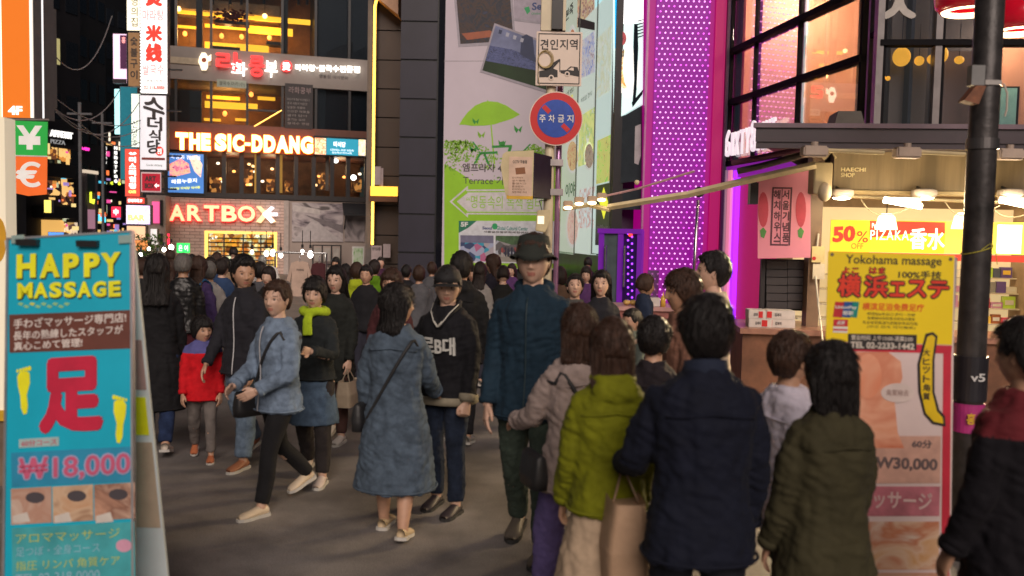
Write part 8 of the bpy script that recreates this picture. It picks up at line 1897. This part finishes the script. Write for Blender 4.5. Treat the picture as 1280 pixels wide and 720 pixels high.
person(856, 336, 190, 100, 'brown-haired person with a tanned face walking left past the LED column', fem=True, hair='brown', hstyle='bang', topk='coat', top=((.20, .10, .07),), toplen=.40, legs=(.04, .03, .03), walk=.6, skin=2)
# -- near people, right
a = person(726, 378, 236, 20, 'person in a pale grey top with a dark shoulder strap hurrying right', fem=True, hair='brown', hstyle='long', longh=.16, topk='shirt', top=((.34, .27, .25),), toplen=.40, bulk=1.2, legs=(.13, .10, .26), tub=.3, walk=.7, turn=-20, shoes=(.3, .28, .25), arms=((.45, .2, .8), (-.3, .2, .3)))
crossbody(a, -1, 'dark strap bag worn across the pale grey top', (.018, .018, .02), pos=(-.24, .02))
a = person(766, 402, 280, 6, 'dark-haired woman in an olive-green hooded top and long beige skirt', fem=True, hair='brown', hstyle='long', vol=1.15, longh=.16, topk='jacket', top=((.16, .17, .006),), hood=True, toplen=.47, bulk=1.12, legs=(.48, .36, .25), legk='longskirt', shoes=(.4, .35, .3), walk=.4)
a = person(884, 374, 322, 4, 'broad man in a dark navy jacket seen close from behind', hair='black', vol=1.1, topk='jacket', top=(NAVY,), toplen=.42, bulk=1.16, collar=('stand', (.016, .022, .042)), legs=(.012, .014, .02), walk=.35, arms=((.35, .22, .9, .1), (.1, .16, .25)), skin=2)
tote(a, 0, 'large beige shopping bag carried by the man in navy', (.46, .30, .19), (.23, .09, .42), .12)
person(818, 399, 222, -30, 'short person with black hair in a black top beside the man in navy', fem=True, hstyle='bang', vol=1.15, topk='jacket', top=((.02, .016, .02),), legs=(.03, .02, .02), walk=.3)
person(988, 412, 268, -60, 'woman in a white blouse hurrying right past the counter', fem=True, hair='brown', hstyle='short', topk='shirt', top=((.60, .56, .66),), toplen=.42, bulk=1.15, legs=(.03, .035, .025), walk=.7, arms=((.5, .12, .8), (-.3, .12, .3)), skin=2)
a = person(1042, 430, 318, 14, 'dark-haired person in an olive coat in the right foreground', fem=True, hair='black', hstyle='long', longh=.14, topk='coat', top=((.045, .040, .020),), toplen=.30, flare=.06, bulk=1.14, legs=(.015, .015, .015), walk=.4)
tote(a, 1, 'orange-brown shopping bag carried by the person in the olive coat', (.50, .22, .06), (.18, .07, .26), .08)
person(1288, 402, 330, 30, 'person in a maroon jacket and black trousers at the right edge', hair='black', hstyle='short', topk='jacket', top=((.007, .006, .009), (.13, .016, .022)), toplen=.36, bulk=1.2, legs=(.01, .01, .012), walk=.2, skin=2)
# -- far crowd before the shops
far = [(171, 318, 62, 20, 'man with short dark hair at the left of the stalls', (.08, .08, .09)), (183, 322, 70, -30, 'woman with a pale top by the stall plants', (.30, .28, .27)), (213, 313, 66, 10, 'man with a black coat under the bright bulbs', (.02, .02, .02)),
       (240, 318, 58, 170, 'woman in grey right of the green sign', (.14, .13, .14)), (263, 322, 80, 15, 'dark-haired person in a blue top', (.03, .06, .14)), (271, 316, 70, -10, 'tall person before the yellow shop window', (.05, .04, .04)), (281, 322, 76, 150, 'person in tan before the yellow shop window', (.28, .19, .12)),
       (292, 309, 58, 5, 'person in black on the step before the yellow shelves', (.015, .015, .015)), (328, 320, 62, 30, 'grey-haired person by the white T-shirt', (.35, .33, .32)), (420, 322, 66, 175, 'woman in dark red behind the clothes rack', (.12, .02, .02)),
       (152, 312, 50, 0, 'person in brown far down the street', (.1, .06, .04)), (164, 308, 42, 10, 'person in navy farthest down the street', (.02, .03, .06)), (508, 332, 78, -20, 'person in black before the dark tiles', (.015, .015, .018)), (640, 330, 70, 160, 'woman in purple by the billboard photographs', (.10, .04, .14)), (540, 328, 74, 15, 'person in grey beside the man with the hooded jacket', (.10, .10, .11)),
       (735, 322, 60, 0, 'dark figure at the glass doors', (.02, .02, .03)), (476, 322, 60, 190, 'person in plum by the bronze wall', (.06, .02, .05))]
FAR = []
for i, (px, y, s, fc, lab, c) in enumerate(far):
    FAR.append(person(px, y, s, fc, lab, fem=i % 2 == 1, hair=['black', 'dark', 'brown'][i % 3] if 'grey-haired' not in lab else 'grey', hstyle='long' if i % 2 else 'short', longh=.22 if i % 4 == 1 else 0, top=(c,), legs=(.03, .03, .045), walk=.3 + .05 * (i % 4), phase=1 if i % 2 else -1, vox=.024, skin=i % 3, group='people farther down the street'))
for i, (k, px, y, s, fc, lab) in enumerate([(2, 178, 326, 96, 20, 'man in a black coat just right of the teal board top'), (5, 213, 327, 92, -20, 'tall dark figure behind the long black coat'), (8, 262, 330, 100, 15, 'grey-haired person behind the blue backpack'), (4, 277, 326, 92, -10, 'person in a blue top behind the man with the zipped jacket'), (0, 325, 330, 96, 10, 'short-haired man behind the man with the zipped jacket'), (7, 336, 335, 102, 170, 'person in black left of the striding denim jacket'), (9, 432, 332, 86, 10, 'woman in dark red left of the yellow-green jacket'), (12, 458, 334, 98, 175, 'person in black between the two green jackets'), (14, 524, 334, 92, 5, 'grey figure behind the cap of the young man'), (1, 600, 330, 96, -20, 'woman with a pale top behind the lilac jacket'), (7, 629, 334, 92, 12, 'person in black left of the tall man'), (10, 700, 336, 90, 6, 'person in brown right of the tall man'), (13, 733, 335, 86, 170, 'woman in purple between the two women at the counter'), (11, 806, 345, 100, -80, 'person in navy at the end of the snack counter')]):
    person_copy(FAR[k], px, y, s, fc, lab)
# ================================================================ everything into the scene
for o_ in list(COL.objects):
    SC.collection.objects.link(o_)
bpy.data.collections.remove(COL)
